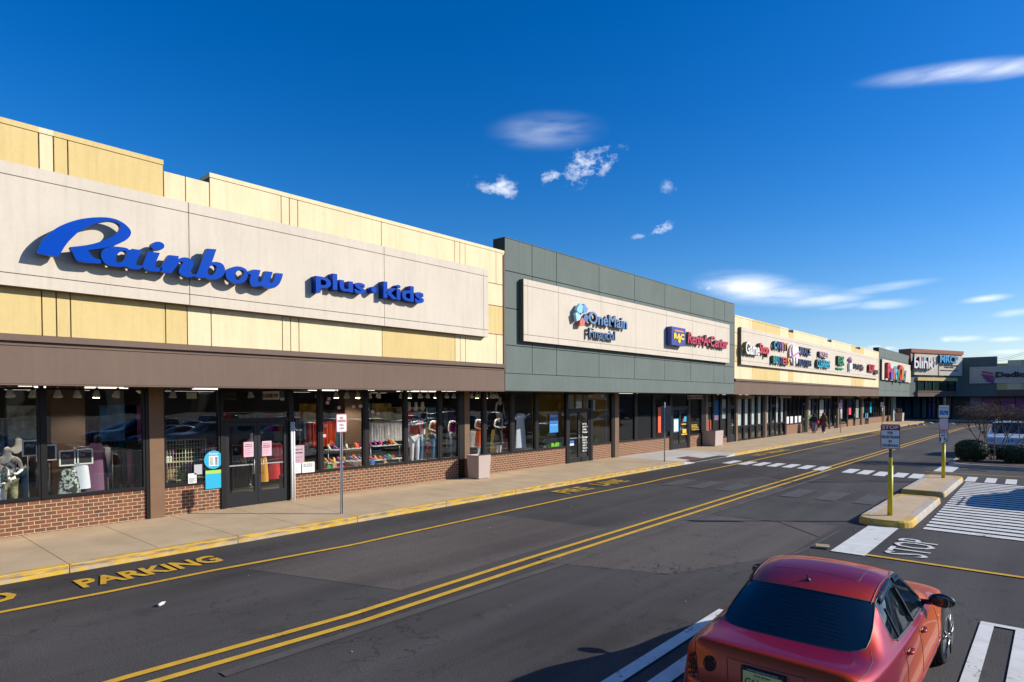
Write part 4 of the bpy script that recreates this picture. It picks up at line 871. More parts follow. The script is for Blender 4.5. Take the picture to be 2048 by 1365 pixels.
bm = B(); p = onx(1152.5, 817, X); text_into(bm, '330', (X, p.y, p.z), (0,1,0), ZV, .42, .3, .004, .01); tag(obj('house_number', bm, SWHITE), 'white number 330 over the loan office door', 'number')
p = paper(1316, 815, 866, 5.5, ORP, 'tall red orange vertical banner in the rental shop window', X=XW+.02)
paper(1347, 838, 865, 10, CYPAP, 'cyan edged notice on the left leaf of the rental shop door'); paper(1348, 840, 863, 8, PAP, 'white notice with coloured print inside the cyan border', rows=5, lm=BLP, X=XW+.037)
paper(1368, 833.5, 844, 4.5, CYPAP, 'small cyan notice on the rental shop door'); paper(1365, 838, 845, 2.6, RED, 'small red notice on the rental shop door')
for (x, y, w, l) in ((1363,848,9,'top'),(1365,859,7.5,'middle'),(1362.5,868.5,11.5,'bottom')): paper(x, y, y+(2 if l != 'middle' else 8), w, YEP, 'yellow %s sticker on the right leaf of the rental shop door' % l)
bm = B(); pa = onx(1383, 850, X)
for i, s in enumerate(['Furniture','Electronics','Computers','Appliances']): text_into(bm, s, (X, pa.y, pa.z-.05-.1*i), (0,1,0), ZV, .75+.1*i, .075, .003, .03)
tag(obj('window_lettering', bm, YEP), 'yellow lines of vinyl lettering in the rental shop side window', 'lettering')
paper(1427.5, 800, 832, 12, BLP, 'tall blue poster of a player behind the game trade windows', X=XW-.07); paper(1427.5, 832, 841, 12, mat('photo_strip', (.25,.3,.6), .4, (.5,.1,.2), 9, contrast=3), 'pink and blue lower strip of the tall blue poster', X=XW-.07)
paper(1414.5, 800, 843, 10, mat('black_poster', (.015,.02,.03), .3), 'black poster with white heading behind the first narrow window', ['Tech','Infinity'], SWHITE, X=XW-.07)
for k, x in enumerate((1414.2, 1420.5)): paper(x, 841, 861, 3, ORP, ('left','right')[k]+' red vertical strip by the white planter', X=XW-.05)
paper(1444, 799, 838, 8.5, mat('pale_poster', (.50,.55,.55), .5), 'pale hanging banner behind the narrow window next to the corner door', X=XW-.07); paper(1446, 816, 825, 5, BLP, 'dark blue square printed on the pale banner', X=XW-.06)
# pale boards behind the game shop windows
BD = mat('pale_window_board', (.74,.79,.75), .7)
n = 0
for a, b in ((1474.5,1486),(1488.5,1499),(1502,1512),(1515,1524.5),(1532.5,1539.5),(1551.5,1559),(1561.5,1568.5)):
    bm = B(); y0, y1 = fy(a), fy(b); box(bm, XW-.14, XW-.1, y0+.05, y1-.05, 1.2, 3.25); n += 1
    tag(obj('window_board', bm, BD), 'pale grey board filling the upper part of a tall narrow shop window', 'board', 'pale boards behind the tall narrow windows')
for k, (a, b) in enumerate(((1572.5,1579),(1580,1587),(1589,1595.5),(1596.5,1602.5))):
    paper(a, 834 - k*.5, 848.5-k*1.1, b-a, PAP, ('first','second','third','fourth')[k]+' white notice board in the row above the brick right of the game shop', rows=5, lm=NB, X=XW-.03)
for a, w, m_, l in ((1617,5.5,BD,'pale board left of the walkers'),(1639,9,BD,'pale board behind the walker in brown'),(1679.5,5,BD,'pale board right of the bronze pillar'),(1711,3.8,BD,'left pale board near the red poster'),(1715,3.6,BD,'right pale board near the red poster')):
    paper(a, 800, 838, w, m_, l+' in the far shop window', X=XW-.08, name='window_board', cat='board')
paper(1697.5, 815, 830, 4.5, mat('hot_red_poster', (.75,.06,.12), .5), 'bright red poster in the far window'); paper(1725.5, 806, 827, 2.2, CYPAP, 'cyan strip beside the far pillar'); paper(1740, 804, 826, 3.4, CYPAP, 'tall cyan strip in the far window')
paper(1730.5, 827, 838, 2, BLP, 'blue left door sticker'); paper(1733.7, 827, 837, 2.2, CYPAP, 'cyan right door sticker')
paper(1616.5, 831, 836, 7, mat('green_strip', (.02,.22,.06), .5), 'green strip across the window left of the walkers')

# ------------------------------------------------------------------ figures (mannequins and people)
def skin(edges, joints, levels=2, name='body'):
    me = bpy.data.meshes.new('sk'); names = list(joints); me.from_pydata([joints[n][0] for n in names], [(names.index(a), names.index(b)) for a, b in edges], [])
    o = bpy.data.objects.new('sk', me); COL.objects.link(o); md = o.modifiers.new('s', 'SKIN'); md.use_smooth_shade = True
    sv = me.skin_vertices[0].data
    for i, n in enumerate(names): r_ = joints[n][1]; sv[i].radius = (r_, r_) if not isinstance(r_, tuple) else r_; sv[i].use_root = (i == 0)
    o.modifiers.new('u', 'SUBSURF').levels = levels; o.modifiers['u'].render_levels = levels
    m2 = dgmesh(o); bpy.data.objects.remove(o); bpy.data.meshes.remove(me); bm = B(); bm.from_mesh(m2); bpy.data.meshes.remove(m2); return bm
HUM = [('pel','wst'),('wst','chs'),('chs','nck'),('chs','shl'),('shl','ell'),('ell','wrl'),('wrl','hdl'),('chs','shr'),('shr','elr'),('elr','wrr'),('wrr','hdr'),('pel','hpl'),('hpl','knl'),('knl','anl'),('anl','tol'),('pel','hpr'),('hpr','knr'),('knr','anr'),('anr','tor')]
def joints(h=1.72, lean=0, arm='down', stride=.0, head=True, grow=1.0):
    k = h/1.75; J = {'pel': ((0,0,.95), (.115,.14)), 'wst': ((0,0,1.10), (.095,.12)), 'chs': ((0,-.01,1.34), (.105,.155)), 'nck': ((0,0,1.50), .052)}
    if head: J['hed'] = ((.01,0,1.60), .075); J['top'] = ((.015,0,1.70), .07)
    for s, q in ((1,'l'),(-1,'r')):
        J['sh'+q] = ((0,.185*s,1.42), .05); 
        if arm == 'down': e, w, hd = (-.02,.24*s,1.16), (.05,.26*s,.93), (.07,.26*s,.84)
        elif arm == 'hip': e, w, hd = (-.05,.34*s,1.20), (.10,.20*s,1.03), (.13,.13*s,.99)
        else: e, w, hd = (-.02,.25*s,1.17), (.20,.16*s,1.10), (.27,.10*s,1.12)
        J['el'+q] = (e, .037); J['wr'+q] = (w, .026); J['hd'+q] = (hd, .024)
        st = stride*s; J['hp'+q] = ((0,.09*s,.88), .085); J['kn'+q] = ((st*.5+.03,.10*s,.50), .055); J['an'+q] = ((st,.10*s,.09), .036); J['to'+q] = ((st+.16,.12*s,.035), .033)
    return {n: (tuple(c*k for c in p), (r_ if isinstance(r_, float) else r_)) for n, (p, r_) in J.items()}
def grown(J, keep, g, over=None):
    o = {n: (J[n][0], tuple(x+g for x in J[n][1]) if isinstance(J[n][1], tuple) else J[n][1]+g) for n in keep}
    if over: o.update(over)
    return o
def fing(bm, J, q, s):
    """five short separate fingers on a hand"""
    w = Vector(J['wr'+q][0]); h = Vector(J['hd'+q][0]); d = (h-w).normalized(); sd = d.orthogonal().normalized()
    for i in range(4): b = h + sd*(.012*(i-1.5)); tube(bm, [b, b+d*(.045+.006*(i in (1,2))), b+d*(.075+.01*(i in (1,2)))+Vector((.008,0,-.004))], [.008,.0075,.005], 6)
    b = w*.4+h*.6; tube(bm, [b, b+d*.03+Vector((.025,0,0)), b+d*.055+Vector((.03,0,0))], [.009,.008,.005], 6)
def subset(ed, keep): return [(a, b) for a, b in ed if a in keep and b in keep]
LEG = ['pel','hpl','knl','anl','hpr','knr','anr']; TOP = ['wst','chs','pel']
def skirt(z0, z1, r0, r1, sx=.8, n=20, wav=.04):
    bm = B(); rings = []
    for i in range(7):
        t = i/6; z = z1 + (z0-z1)*t; r_ = r1 + (r0-r1)*t
        rings.append([bm.verts.new((r_*sx*math.cos(a)*(1+wav*t*math.sin(5*a)), r_*math.sin(a)*(1+wav*t*math.cos(6*a)), z)) for a in [2*math.pi*k/n for k in range(n)]])
    for i in range(6):
        for k in range(n): f = bm.faces.new((rings[i+1][k], rings[i+1][(k+1)%n], rings[i][(k+1)%n], rings[i][k])); f.smooth = True
    bm.faces.new(rings[0]); return bm
def mannequin(x, y, z, rz, label, top=None, legs=None, arm='down', head=False, dress=None, jacket=None):
    t = thing('mannequin', (x, y, z), label, 'mannequin', None, rz); J = joints(1.76, arm=arm, head=head)
    ed = HUM + ([('nck','hed'),('hed','top')] if head else [])
    bm = skin(ed, J)
    for q, s in (('l',1),('r',-1)): fing(bm, J, q, s)
    obj('body', bm, MANN, t, True, True)
    if top: obj('top', skin(subset(HUM, ['chs','wst','pel','shl','shr']), grown(J, ['chs','wst','pel','shl','shr'], .014), 2), top, t, True, True)
    if legs: obj('trousers', skin(subset(HUM, LEG), grown(J, LEG, .016), 2), legs, t, True, True)
    if dress: obj('dress', skin(subset(HUM, ['chs','wst','pel','shl','shr']), grown(J, ['chs','wst','pel','shl','shr'], .012), 2), dress, t, True, True); obj('skirt', skirt(.42, 1.06, .24, .155), dress, t, True, True)
    if jacket: obj('jacket', skin(subset(HUM, ['chs','wst','shl','shr','ell','elr']), grown(J, ['chs','wst','shl','shr','ell','elr'], .03), 2), jacket, t, True, True)
    bm = B(); lathe(bm, (0,0,0), [(.16,0),(.16,.012)], 20); obj('stand', bm, ALUM, t, True)
    return t
OR = mat('orange_cloth', (.72,.10,.015), .8); RDC = mat('red_cloth', (.5,.012,.02), .8); DEN = mat('denim', (.03,.10,.20), .85, (.06,.16,.30), 9); WHC = mat('white_cloth', (.68,.68,.74), .8); BKC = mat('black_cloth', (.015,.015,.02), .8); MAG = mat('magenta_cloth', (.55,.01,.22), .8); MUS = mat('mustard_cloth', (.35,.26,.02), .8); GRC = mat('grey_cloth', (.28,.28,.33), .8); BRC = mat('brick_red_cloth', (.22,.04,.03), .8); PUR = mat('mauve_cloth', (.20,.08,.15), .8)
def mx_(px, X=XW-.55): return fy(px, 880, X)
mannequin(XW-.55, mx_(829), .78, -.35, 'headless mannequin in orange top and white trousers', OR, WHC)
mannequin(XW-.75, mx_(845), .78, .1, 'headless mannequin in red top, jean jacket and ripped jeans', RDC, DEN, 'hip', jacket=DEN)
mannequin(XW-.6, mx_(870), .78, .2, 'headless mannequin in orange halter top and blue jeans with hands at the waist', OR, DEN, 'fwd')
mannequin(XW-.5, mx_(958), .78, 0, 'headless mannequin in a long orange red dress', dress=OR, arm='fwd')
mannequin(XW-.6, mx_(999), .78, .1, 'headless mannequin in a black strapless top and black skirt', dress=BKC, arm='fwd')
mannequin(XW-1.6, mx_(1000, XW-1.6), 1.45, 0, 'mannequin raised behind the others wearing a black vest', top=BKC, arm='down', head=True)
mannequin(XW-.95, fy(16, 960, XW-.95), .30, -.2, 'white mannequin with a head, right one in the corner window group', top=mat('printed_cloth', (.5,.5,.5), .8, (.05,.05,.08), 12, contrast=3), legs=mat('camo_cloth', (.30,.28,.15), .8, (.08,.07,.03), 9, contrast=3), arm='fwd', head=True)
mannequin(XW-.7, fy(-6, 980, XW-.7), .12, .4, 'white mannequin with a head, cut by the left edge, dark floral top', top=mat('floral_cloth', (.04,.05,.06), .8, (.3,.4,.38), 20, contrast=3), arm='fwd', head=True)
mannequin(XW-1.9, fy(38, 930, XW-1.9), .45, 0, 'pale mannequin with a head standing behind the corner group', top=BKC, legs=DEN, head=True)
# garments on hangers
def garment(x, y, ztop, ln, w, m, label, sleeves=False):
    t = thing('hanging_garment', (x, y, ztop-ln), label, 'garment'); bm = B(); n = 14; prev = None
    for i in range(9):
        tt = i/8; z = ln*(1-tt); hw = w*(.5+.08*math.sin(tt*2)+.25*tt) * (.75 if i == 0 else 1)
        row = [bm.verts.new(((.05+.03*tt)*math.cos(2*math.pi*k/n)*(1+.5*math.sin(4*math.pi*k/n+tt)), hw*math.sin(2*math.pi*k/n), z)) for k in range(n)]
        if prev:
            for k in range(n): f = bm.faces.new((row[k], row[(k+1)%n], prev[(k+1)%n], prev[k])); f.smooth = True
        prev = row
    obj('cloth', bm, m, t, True, True)
    bm = B(); tube(bm, [(0,-w*.4,ln-.02),(0,0,ln+.06),(0,w*.4,ln-.02)], .006, 6); tube(bm, [(0,0,ln+.06),(0,0,ln+.14),(.03,0,ln+.17)], .004, 6); obj('hanger', bm, BLACK, t, True)
    if sleeves:
        bm = B()
        for s in (1,-1): tube(bm, [(0,w*.38*s,ln-.05),(0,w*.75*s,ln-.2)], [.07,.06], 10)
        obj('sleeve', bm, m, t, True, True)
garment(XW-.5, mx_(1041, XW-.5), 2.45, 1.45, .42, WHC, 'long white dress on a black hanger', True)
for px, m_, l, zt in ((988, MUS,'mustard',1.75),(1010,BRC,'brick red',1.8),(1018,BRC,'dark red',1.75)): garment(XW-1.5, fy(px, 880, XW-1.5), zt, .95, .28, m_, l+' skirt on the rail behind the black mannequin')
def rack(x, y0, y1, cols, label, zt=1.75, z0=.16):
    t = thing('clothes_rail', (x, (y0+y1)/2, z0), label, 'clothes rail'); bm = B(); tube(bm, [(x,y0,z0),(x,y0,zt),(x,y1,zt),(x,y1,z0)], .016, 8); obj('rail', bm, ALUM, t)
    y = y0+.08; i = 0
    while y < y1-.05:
        bm = B(); ln = random.uniform(.75,1.15); box(bm, x-.2-random.random()*.05, x+.2, y, y+random.uniform(.05,.09), zt-ln, zt-.04)
        bmesh.ops.bevel(bm, geom=bm.edges[:], offset=.02, segments=2)
        obj('garment', bm, random.choice(cols), t, smooth=True); y += .11
        i += 1
rack(XW-1.3, fy(150,930,XW-1.3), fy(215,930,XW-1.3), [BKC,DEN,PUR,GRC], 'clothes rail with dark and mauve clothes in the second window', 1.9)
rack(XW-1.1, fy(56,930,XW-1.1), fy(86,930,XW-1.1), [BKC,MAG,DEN], 'clothes rail with black and magenta clothes left of the first mullion', 1.9)
rack(XW-2.2, fy(225,930,XW-2.2), fy(262,930,XW-2.2), [BKC,PUR,GRC], 'clothes rail deep in the second window right of the mauve clothes', 1.7)
rack(XW-3.2, fy(100,900,XW-3.2), fy(290,900,XW-3.2), [BKC,DEN,RDC,GRC,BRC], 'long clothes rail at the back of the shop behind the second window', 1.6)
rack(XW-3.6, fy(330,900,XW-3.6), fy(436,900,XW-3.6), [BKC,MAG,DEN,BRC,PUR], 'long clothes rail behind the wire grid rack', 1.6)
rack(XW-3.0, fy(465,900,XW-3.0), fy(560,900,XW-3.0), [RDC,BKC,MUS,BRC,WHC], 'clothes rail seen through the first door', 1.6)
rack(XW-3.6, fy(800,880,XW-3.6), fy(905,880,XW-3.6), [BKC,DEN,RDC,GRC], 'clothes rail behind the three mannequins', 1.7)
garment(XW-.8, fy(192, 930, XW-.8), 2.0, 1.2, .3, PUR, 'long mauve dress hanging in the second window'); garment(XW-.7, fy(160, 930, XW-.7), 1.75, .8, .26, WHC, 'pale blue white top hanging in the second window'); garment(XW-.6, fy(138, 960, XW-.6), 1.45, .6, .28, mat('checked_cloth', (.02,.02,.02), .8, (.5,.55,.5), 14, contrast=6), 'black and white checked shirt in the second window')
garment(XW-1.6, fy(548, 940, XW-1.6), 1.7, 1.1, .26, RDC, 'long red garment seen through the right door leaf'); garment(XW-1.2, fy(527, 940, XW-1.2), 1.35, .75, .2, mat('amber_cloth', (.7,.3,.02), .8), 'amber garment seen through the right door leaf')
GM = []
for k in range(14):
    bm = B(); ln = .55+.035*k; n_ = 10; prev = None
    for i in range(6):
        tt = i/5; z = -.04-ln*tt; row = [bm.verts.new(((.20+.03*tt)*math.cos(2*math.pi*j/n_), (.028+.012*tt)*math.sin(2*math.pi*j/n_)*(1+.4*math.sin(3*tt+k)), z)) for j in range(n_)]
        if prev:
            for j in range(n_): f = bm.faces.new((row[j], row[(j+1)%n_], prev[(j+1)%n_], prev[j])); f.smooth = True
        else: bm.faces.new(row)
        prev = row
    me = bpy.data.meshes.new('garment'); bm.to_mesh(me); bm.free()
    me.materials.append([BKC,DEN,RDC,MAG,WHC,MUS,GRC,BRC,PUR,OR,mat('teal_cloth',(.01,.16,.18),.8),mat('sky_cloth',(.15,.35,.55),.8),mat('lilac_cloth',(.35,.25,.5),.8),mat('cream_cloth',(.6,.52,.4),.8)][k]); GM.append(me)
def rail(x, pa, pb, zt, label):
    y0, y1 = fy(pa, 880, x), fy(pb, 880, x); t = thing('clothes_rail', (x, (y0+y1)/2, .16), label, 'clothes rail'); bm = B(); tube(bm, [(x,y0,.16),(x,y0,zt),(x,y1,zt),(x,y1,.16)], .016, 8); obj('rail', bm, ALUM, t); y = y0+.06; k = random.randrange(14); n = 0
    while y < y1-.05 and n < 90:
        if random.random() < .25: k = random.randrange(14)
        g = bpy.data.objects.new('garment', GM[k]); link(g); g.parent = t; g.location = (0, y-(y0+y1)/2, zt-.16); g.rotation_euler = (0, 0, random.uniform(-.2,.2)); y += random.uniform(.06,.12); n += 1
rail(XW-1.9, 92, 150, 1.55, 'low clothes rail just inside the second window at its left'); rail(XW-4.6, 0, 290, 2.55, 'high clothes rail along the back of the clothes shop behind the large left windows')
rail(XW-2.4, 600, 725, 2.35, 'high clothes rail behind the left shoe shelves'); rail(XW-2.6, 735, 880, 2.2, 'high clothes rail behind the right shoe shelves'); rail(XW-4.8, 440, 700, 2.6, 'high clothes rail deep inside behind the first door'); rail(XW-5.2, 700, 925, 2.7, 'high clothes rail deep inside behind the three mannequins')
rail(XW-2.2, 938, 1015, 1.75, 'clothes rail behind the orange dress mannequin'); rail(XW-4.2, 940, 1065, 2.5, 'high clothes rail at the back right of the clothes shop')
mannequin(XW-2.4, fy(505,900,XW-2.4), .3, 0, 'mannequin seen dimly through the first door in a dark top', top=RDC, legs=BKC, head=True)
for k, (px_, l) in enumerate(((818,'left'),(832,'middle'),(845,'right'))): mannequin(XW-2.6, fy(px_,840,XW-2.6), 1.25, 0, l+' of three raised mannequins with heads high behind the front trio', top=[RDC,DEN,BKC][k], legs=DEN, head=True)
mannequin(XW-.45, mx_(905, XW-.45), .78, .3, 'mannequin in a magenta top behind the narrow window left of the second pillar', MAG, GRC)
for k, (px_, c, l) in enumerate(((700,(.02,.3,.35),'teal'),(745,(.5,.35,.05),'amber'),(600,(.55,.3,.02),'orange'),(250,(.35,.05,.3),'plum'),(200,(.05,.2,.5),'blue'),(15,(.6,.6,.55),'white'))):
    bm = B(); y = fy(px_, 830, XW-3); box(bm, XW-3.04, XW-3, y, y+.9, 1.9, 2.9); tag(obj('hanging_poster', bm, mat('poster_'+l, c, .6, tuple(v*.3 for v in c), 3, contrast=2)), l+' picture panel hanging from the ceiling inside the clothes shop', 'poster')
# little framed boards on the glass level
for k, (px, py) in enumerate(((44,896),(72,905),(118,916),(148,913))):
    t = thing('framed_board', (XW-.6, fy(px, py, XW-.6), onx(px, py, XW-.6).z-.2), ('far left','second','third','rightmost')[k]+' small black board in a white frame standing in the big left windows', 'board')
    y = t.location.y; z = t.location.z; bm = B(); bars(bm, XW-.62, XW-.59, y, y+.38, z, z+.36, .03); obj('frame', bm, SWHITE, t); bm = B(); box(bm, XW-.615, XW-.6, y+.03, y+.35, z+.03, z+.33); obj('board', bm, BLACK, t)
    bm = B(); text_into(bm, 'Plus', (XW-.598, y+.06, z+.2), (0,1,0), ZV, .16, .08, .003, .01, .3); obj('lettering', bm, GRC, t)
# wire grid rack
t = thing('wire_grid_rack', (XW-.5, fy(370,930,XW-.5), .7), 'cream wire grid rack with small goods left of the first door', 'rack')
y0, y1 = fy(328,930,XW-.5), fy(412,930,XW-.5); bm = B()
for k in range(15): y = y0+(y1-y0)*k/14; tube(bm, [(XW-.5,y,.85),(XW-.5,y,2.0)], .006 if k % 7 else .014, 5)
for k in range(11): z = .85+1.15*k/10; tube(bm, [(XW-.5,y0,z),(XW-.5,y1,z)], .006, 5)
for z in (.95, 1.42): box(bm, XW-.9, XW-.5, y0, y1, z, z+.02)
obj('wire_grid', bm, mat('cream_wire', (.62,.56,.34), .5), t)
for k, (f_, z, s_, m_) in enumerate(((.06,1.44,.16,PAP),(.12,.97,.3,mat('cardboard', (.42,.25,.12), .8)),(.55,.97,.2,mat('teal_goods', (.03,.2,.16), .6)),(.7,1.44,.18,DEN),(.35,.97,.16,LGP))):
    bm = B(); y = y0+(y1-y0)*f_; box(bm, XW-.8, XW-.58, y, y+s_, z+.005, z+.005+s_*.9); bmesh.ops.bevel(bm, geom=bm.edges[:], offset=.012, segments=2); tag(obj('boxed_goods', bm, m_), ('white box on the upper shelf','brown cardboard box on the lower shelf','teal package on the lower shelf','blue package on the upper shelf','lime package on the lower shelf')[k]+' of the wire grid rack', 'box')
# shoe tables
def shoe(bm, x, y, z, rz, L_=.25, heel=.05):
    n0 = len(bm.verts); prof = [(0,.10,.035),(.05,.11,.038),(.10,.085,.033),(.16,.06,.036),(.21,.045,.034),(.25,.03,.018)]; rings = []
    for (px_, h, w) in prof: rings.append([(px_, w*math.cos(a), max(.0, heel*(1-px_/.25)) + h*(.5+.5*math.sin(a))) for a in [2*math.pi*k/8 for k in range(8)]])
    ca, sa = math.cos(rz), math.sin(rz); rr = [[bm.verts.new((x+p[0]*ca-p[1]*sa, y+p[0]*sa+p[1]*ca, z+p[2])) for p in r_] for r_ in rings]
    for i in range(len(rr)-1):
        for k in range(8): f = bm.faces.new((rr[i][k], rr[i][(k+1)%8], rr[i+1][(k+1)%8], rr[i+1][k])); f.smooth = True
    bm.faces.new(rr[0][::-1]); bm.faces.new(rr[-1]); box(bm, x+.0, x+.02, y-.01, y+.01, z, z+heel+.02)
SC = [mat('shoe_'+n, c, .35) for n, c in (('pink',(.75,.02,.25)),('red',(.65,.02,.02)),('orange',(.8,.15,.02)),('green',(.03,.4,.05)),('black',(.02,.02,.02)),('tan',(.5,.3,.15)),('white',(.7,.7,.68)),('purple',(.3,.04,.35)),('blue',(.02,.15,.5)),('yellow',(.7,.55,.05)))]
for ti, (pa, pb, X, zz, l) in enumerate(((648,726,XW-.65,1.06,'front'),(655,726,XW-1.1,1.42,'rear'),(738,800,XW-.65,1.02,'front'),(740,800,XW-1.1,1.45,'rear'))):
    y0, y1 = fy(pa,920,X), fy(pb,920,X); t = thing('display_table', (X, (y0+y1)/2, .78), '%s glass shoe shelf behind the %s shoe window' % (l, 'left' if ti < 2 else 'right'), 'display shelf')
    bm = B(); box(bm, X-.2, X+.2, y0, y1, zz-.02, zz)
    obj('shelf', bm, mat('shelf_white', (.5,.5,.5), .4), t); bm = B()
    for yy in (y0+.03, y1-.03): tube(bm, [(X,yy,.78),(X,yy,zz-.02)], .015, 8)
    obj('leg', bm, ALUM, t); y = y0+.08
    while y < y1-.1:
        c = random.randrange(len(SC)); bm = B(); shoe(bm, X-.1+random.uniform(-.05,.05), y, zz, random.uniform(-.5,.5), heel=random.choice((.02,.05,.08)))
        tag(obj('shoe', bm, SC[c]), SC[c].name.split('_')[1]+' shoe on the %s shelf of the %s shoe window' % (l, 'left' if ti < 2 else 'right'), 'shoe', 'shoes on the window shelves'); y += random.uniform(.13,.22)
for k, (px, c, l) in enumerate(((650,1,'red'),(657,3,'green'),(668,5,'tan'),(676,0,'hot pink'),(684,0,'second hot pink'),(697,2,'orange'),(705,7,'purple'),(722,2,'bright orange'),(745,8,'blue'),(770,5,'gold tan'))):
    bm = B(); y = fy(px, 935, XW-.45); h = random.uniform(.12,.34); w = .16
    shape_into(bm, [cat_loop([(-w/2,0,1),(w/2,0,1),(w*.42,h*.8),(w*.1,h),(-w*.1,h),(-w*.42,h*.8)], 3)], (XW-.5, y, .785), (0,1,0), ZV, .09); bm2 = bm
    tube(bm, [(XW-.455,y-.05,.785+h*.9),(XW-.455,y,.785+h+.1),(XW-.455,y+.05,.785+h*.9)], .006, 6)
    tag(obj('handbag', bm, SC[c]), l+' handbag on the low plinth of the shoe windows', 'bag', 'bags on the low plinth')
# lime chairs in the loan office
for k, px in enumerate((1093, 1108, 1187.5)):
    X = XW-.9; y = fy(px, 890, X); t = thing('office_chair', (X, y, .16), ('left','middle','right')[k]+' lime green tub chair in the loan office', 'chair', 'lime chairs in the loan office'); LM = mat('lime_plastic', (.22,.62,.02), .4)
    bm = B(); shape_into(bm, [cat_loop([(-.26,0),(0,-.03),(.26,0),(.24,.4),(.0,.43),(-.24,.4)], 4)], (X+.2, y, .62), (0,1,0), ZV, .04); obj('backrest', bm, LM, t, smooth=False)
    bm = B(); box(bm, X-.25, X+.2, y-.24, y+.24, .58, .63); bmesh.ops.bevel(bm, geom=bm.edges[:], offset=.02, segments=2); obj('seat', bm, LM, t)
    for sx in (-.2,.15):
        for sy in (-.2,.2): bm = B(); tube(bm, [(X+sx*1.1,y+sy*1.1,.16),(X+sx,y+sy,.58)], .014, 8); obj('leg', bm, ALUM, t)
# curtains and cabinets in the loan office
bm = B(); y0 = fy(1136, 800, XW-.3); y = y0; n = 0
for k in range(14):
    if k in (3, 7): continue
    box(bm, XW-.34, XW-.3, y0+k*.16, y0+k*.16+.13, 2.5, 3.3)
for k in range(8): box(bm, XW-.36, XW-.32, fy(1212, 860, XW-.34)+k*.09, fy(1212, 860, XW-.34)+k*.09+.075, .9, 3.3)
tag(obj('vertical_blind', bm, mat('blind_white', (.5,.52,.5), .8)), 'white vertical blind strips in the loan office', 'blind')
t = thing('counter_desk', (XW-2.2, fy(1150,880,XW-2.2), .16), 'long white topped counter in the loan office', 'desk'); y0, y1 = fy(1078,880,XW-2.2), fy(1200,880,XW-2.2)
bm = B(); box(bm, XW-2.6, XW-1.9, y0, y1, 1.08, 1.16); obj('counter_top', bm, mat('worktop', (.5,.48,.45), .5), t); bm = B(); box(bm, XW-2.55, XW-2.0, y0+.1, y1-.1, .16, 1.08); obj('counter_body', bm, mat('desk_green', (.03,.08,.06), .6), t)
# spotlights along the front of the clothes shop
proto = None; LB = mat('lit_lamp', (1,.9,.6), .5, emit=(1,.78,.42), estr=14); LO = mat('lamp_unlit', (.5,.45,.35), .4)
spots = [(18,0),(66,0),(116,0),(155,0),(195,1),(238,0),(346,0),(500,0),(640,0),(672,1),(694,0),(716,1),(740,0),(760,0),(802,0),(820,1),(840,0),(857,0),(874,1),(893,0),(908,0),(946,0),(954,1),(960,0),(974,1),(981,0),(987,0),(993,0)]
protos = {}
for i, (px, lit) in enumerate(spots):
    X = XW-.7-.25*(i % 2); y = fy(px, 800, X)
    if lit not in protos:
        t = thing('spotlight', (X, y, 3.42), 'white ceiling spotlight with a glowing lamp behind the shop glass' if lit else 'white unlit ceiling spotlight behind the shop glass', 'spotlight', 'track spotlights behind the clothes shop windows')
        bm = B(); tube(bm, [(0,0,.0),(0,0,-.14)], .012, 8); obj('stem', bm, SWHITE, t, True)
        bm = B(); lathe(bm, (0,0,-.33), [(.085,0),(.095,.02),(.06,.12),(.035,.2),(.03,.24)], 14); obj('lamp_housing', bm, SWHITE, t, True)
        bm = B(); lathe(bm, (0,0,-.338), [(.07,0),(.07,.006)], 14); obj('lamp', bm, LB if lit else LO, t, True); protos[lit] = t
    else:
        t = copy_tree(protos[lit]); t.location = (X, y, 3.42)
    t.rotation_euler = (0, random.uniform(-.15,.35), random.uniform(0,6))
    if lit or i % 4 == 0:  # some unlit fixtures get an added beam too, brightening the goods
        ld = bpy.data.lights.new('spotlight_beam', 'SPOT'); ld.energy = 62 if lit else 34; ld.spot_size = R(110); ld.spot_blend = .6; ld.color = (1,.86,.66); ld.shadow_soft_size = .06
        lo = bpy.data.objects.new('spotlight_beam', ld); link(lo); lo.location = (X, y, 3.05); lo.rotation_euler = Vector((.25,random.uniform(-.2,.2),1)).to_track_quat('Z','Y').to_euler()

# ------------------------------------------------------------------ posts, signs on posts, traffic islands
def rrect(w, h, r=.04, n=5):
    out = []
    for cx, cz, a0 in ((w/2-r,h/2-r,0),(-w/2+r,h/2-r,90),(-w/2+r,-h/2+r,180),(w/2-r,-h/2+r,270)):
        for k in range(n+1): a = R(a0+90*k/n); out.append((cx+r*math.cos(a), cz+r*math.sin(a)))
    return out
def signplate(t, c, w, h, right, texts, face, border, backm=ALUM, name='sign_plate', tm=None, bands=()):
    """c centre of the front face; right = reading direction; texts (string, cx, cz, w, h, bold)"""
    right = Vector(right).normalized(); n = right.cross(ZV).normalized(); c = Vector(c)
    bm = B(); shape_into(bm, [rrect(w, h)], c - n*.006, right, ZV, .004); o = obj(name, bm, backm, t)
    bm = B(); shape_into(bm, [rrect(w-.004, h-.004)], c - n*.002, right, ZV, .002); obj('sign_border', bm, border, o)
    bm = B(); shape_into(bm, [rrect(w-.035, h-.035, .03)], c, right, ZV, .002); obj('sign_face', bm, face, o)
    for (bz0, bz1, m_) in bands:
        bm = B(); obox(bm, c + ZV*bz0 - right*(w/2-.0175) + n*.0022, right*(w-.035), ZV*(bz1-bz0), n*.001); obj('colour_band', bm, m_, o)
    for (s, cx, cz, tw, th, bo, m_) in texts:
        bm = B(); text_into(bm, s, c + right*(cx-tw/2) + ZV*(cz-th/2) + n*.0035, right, ZV, tw, th, .002, bo); obj('lettering', bm, m_, o)
    return o
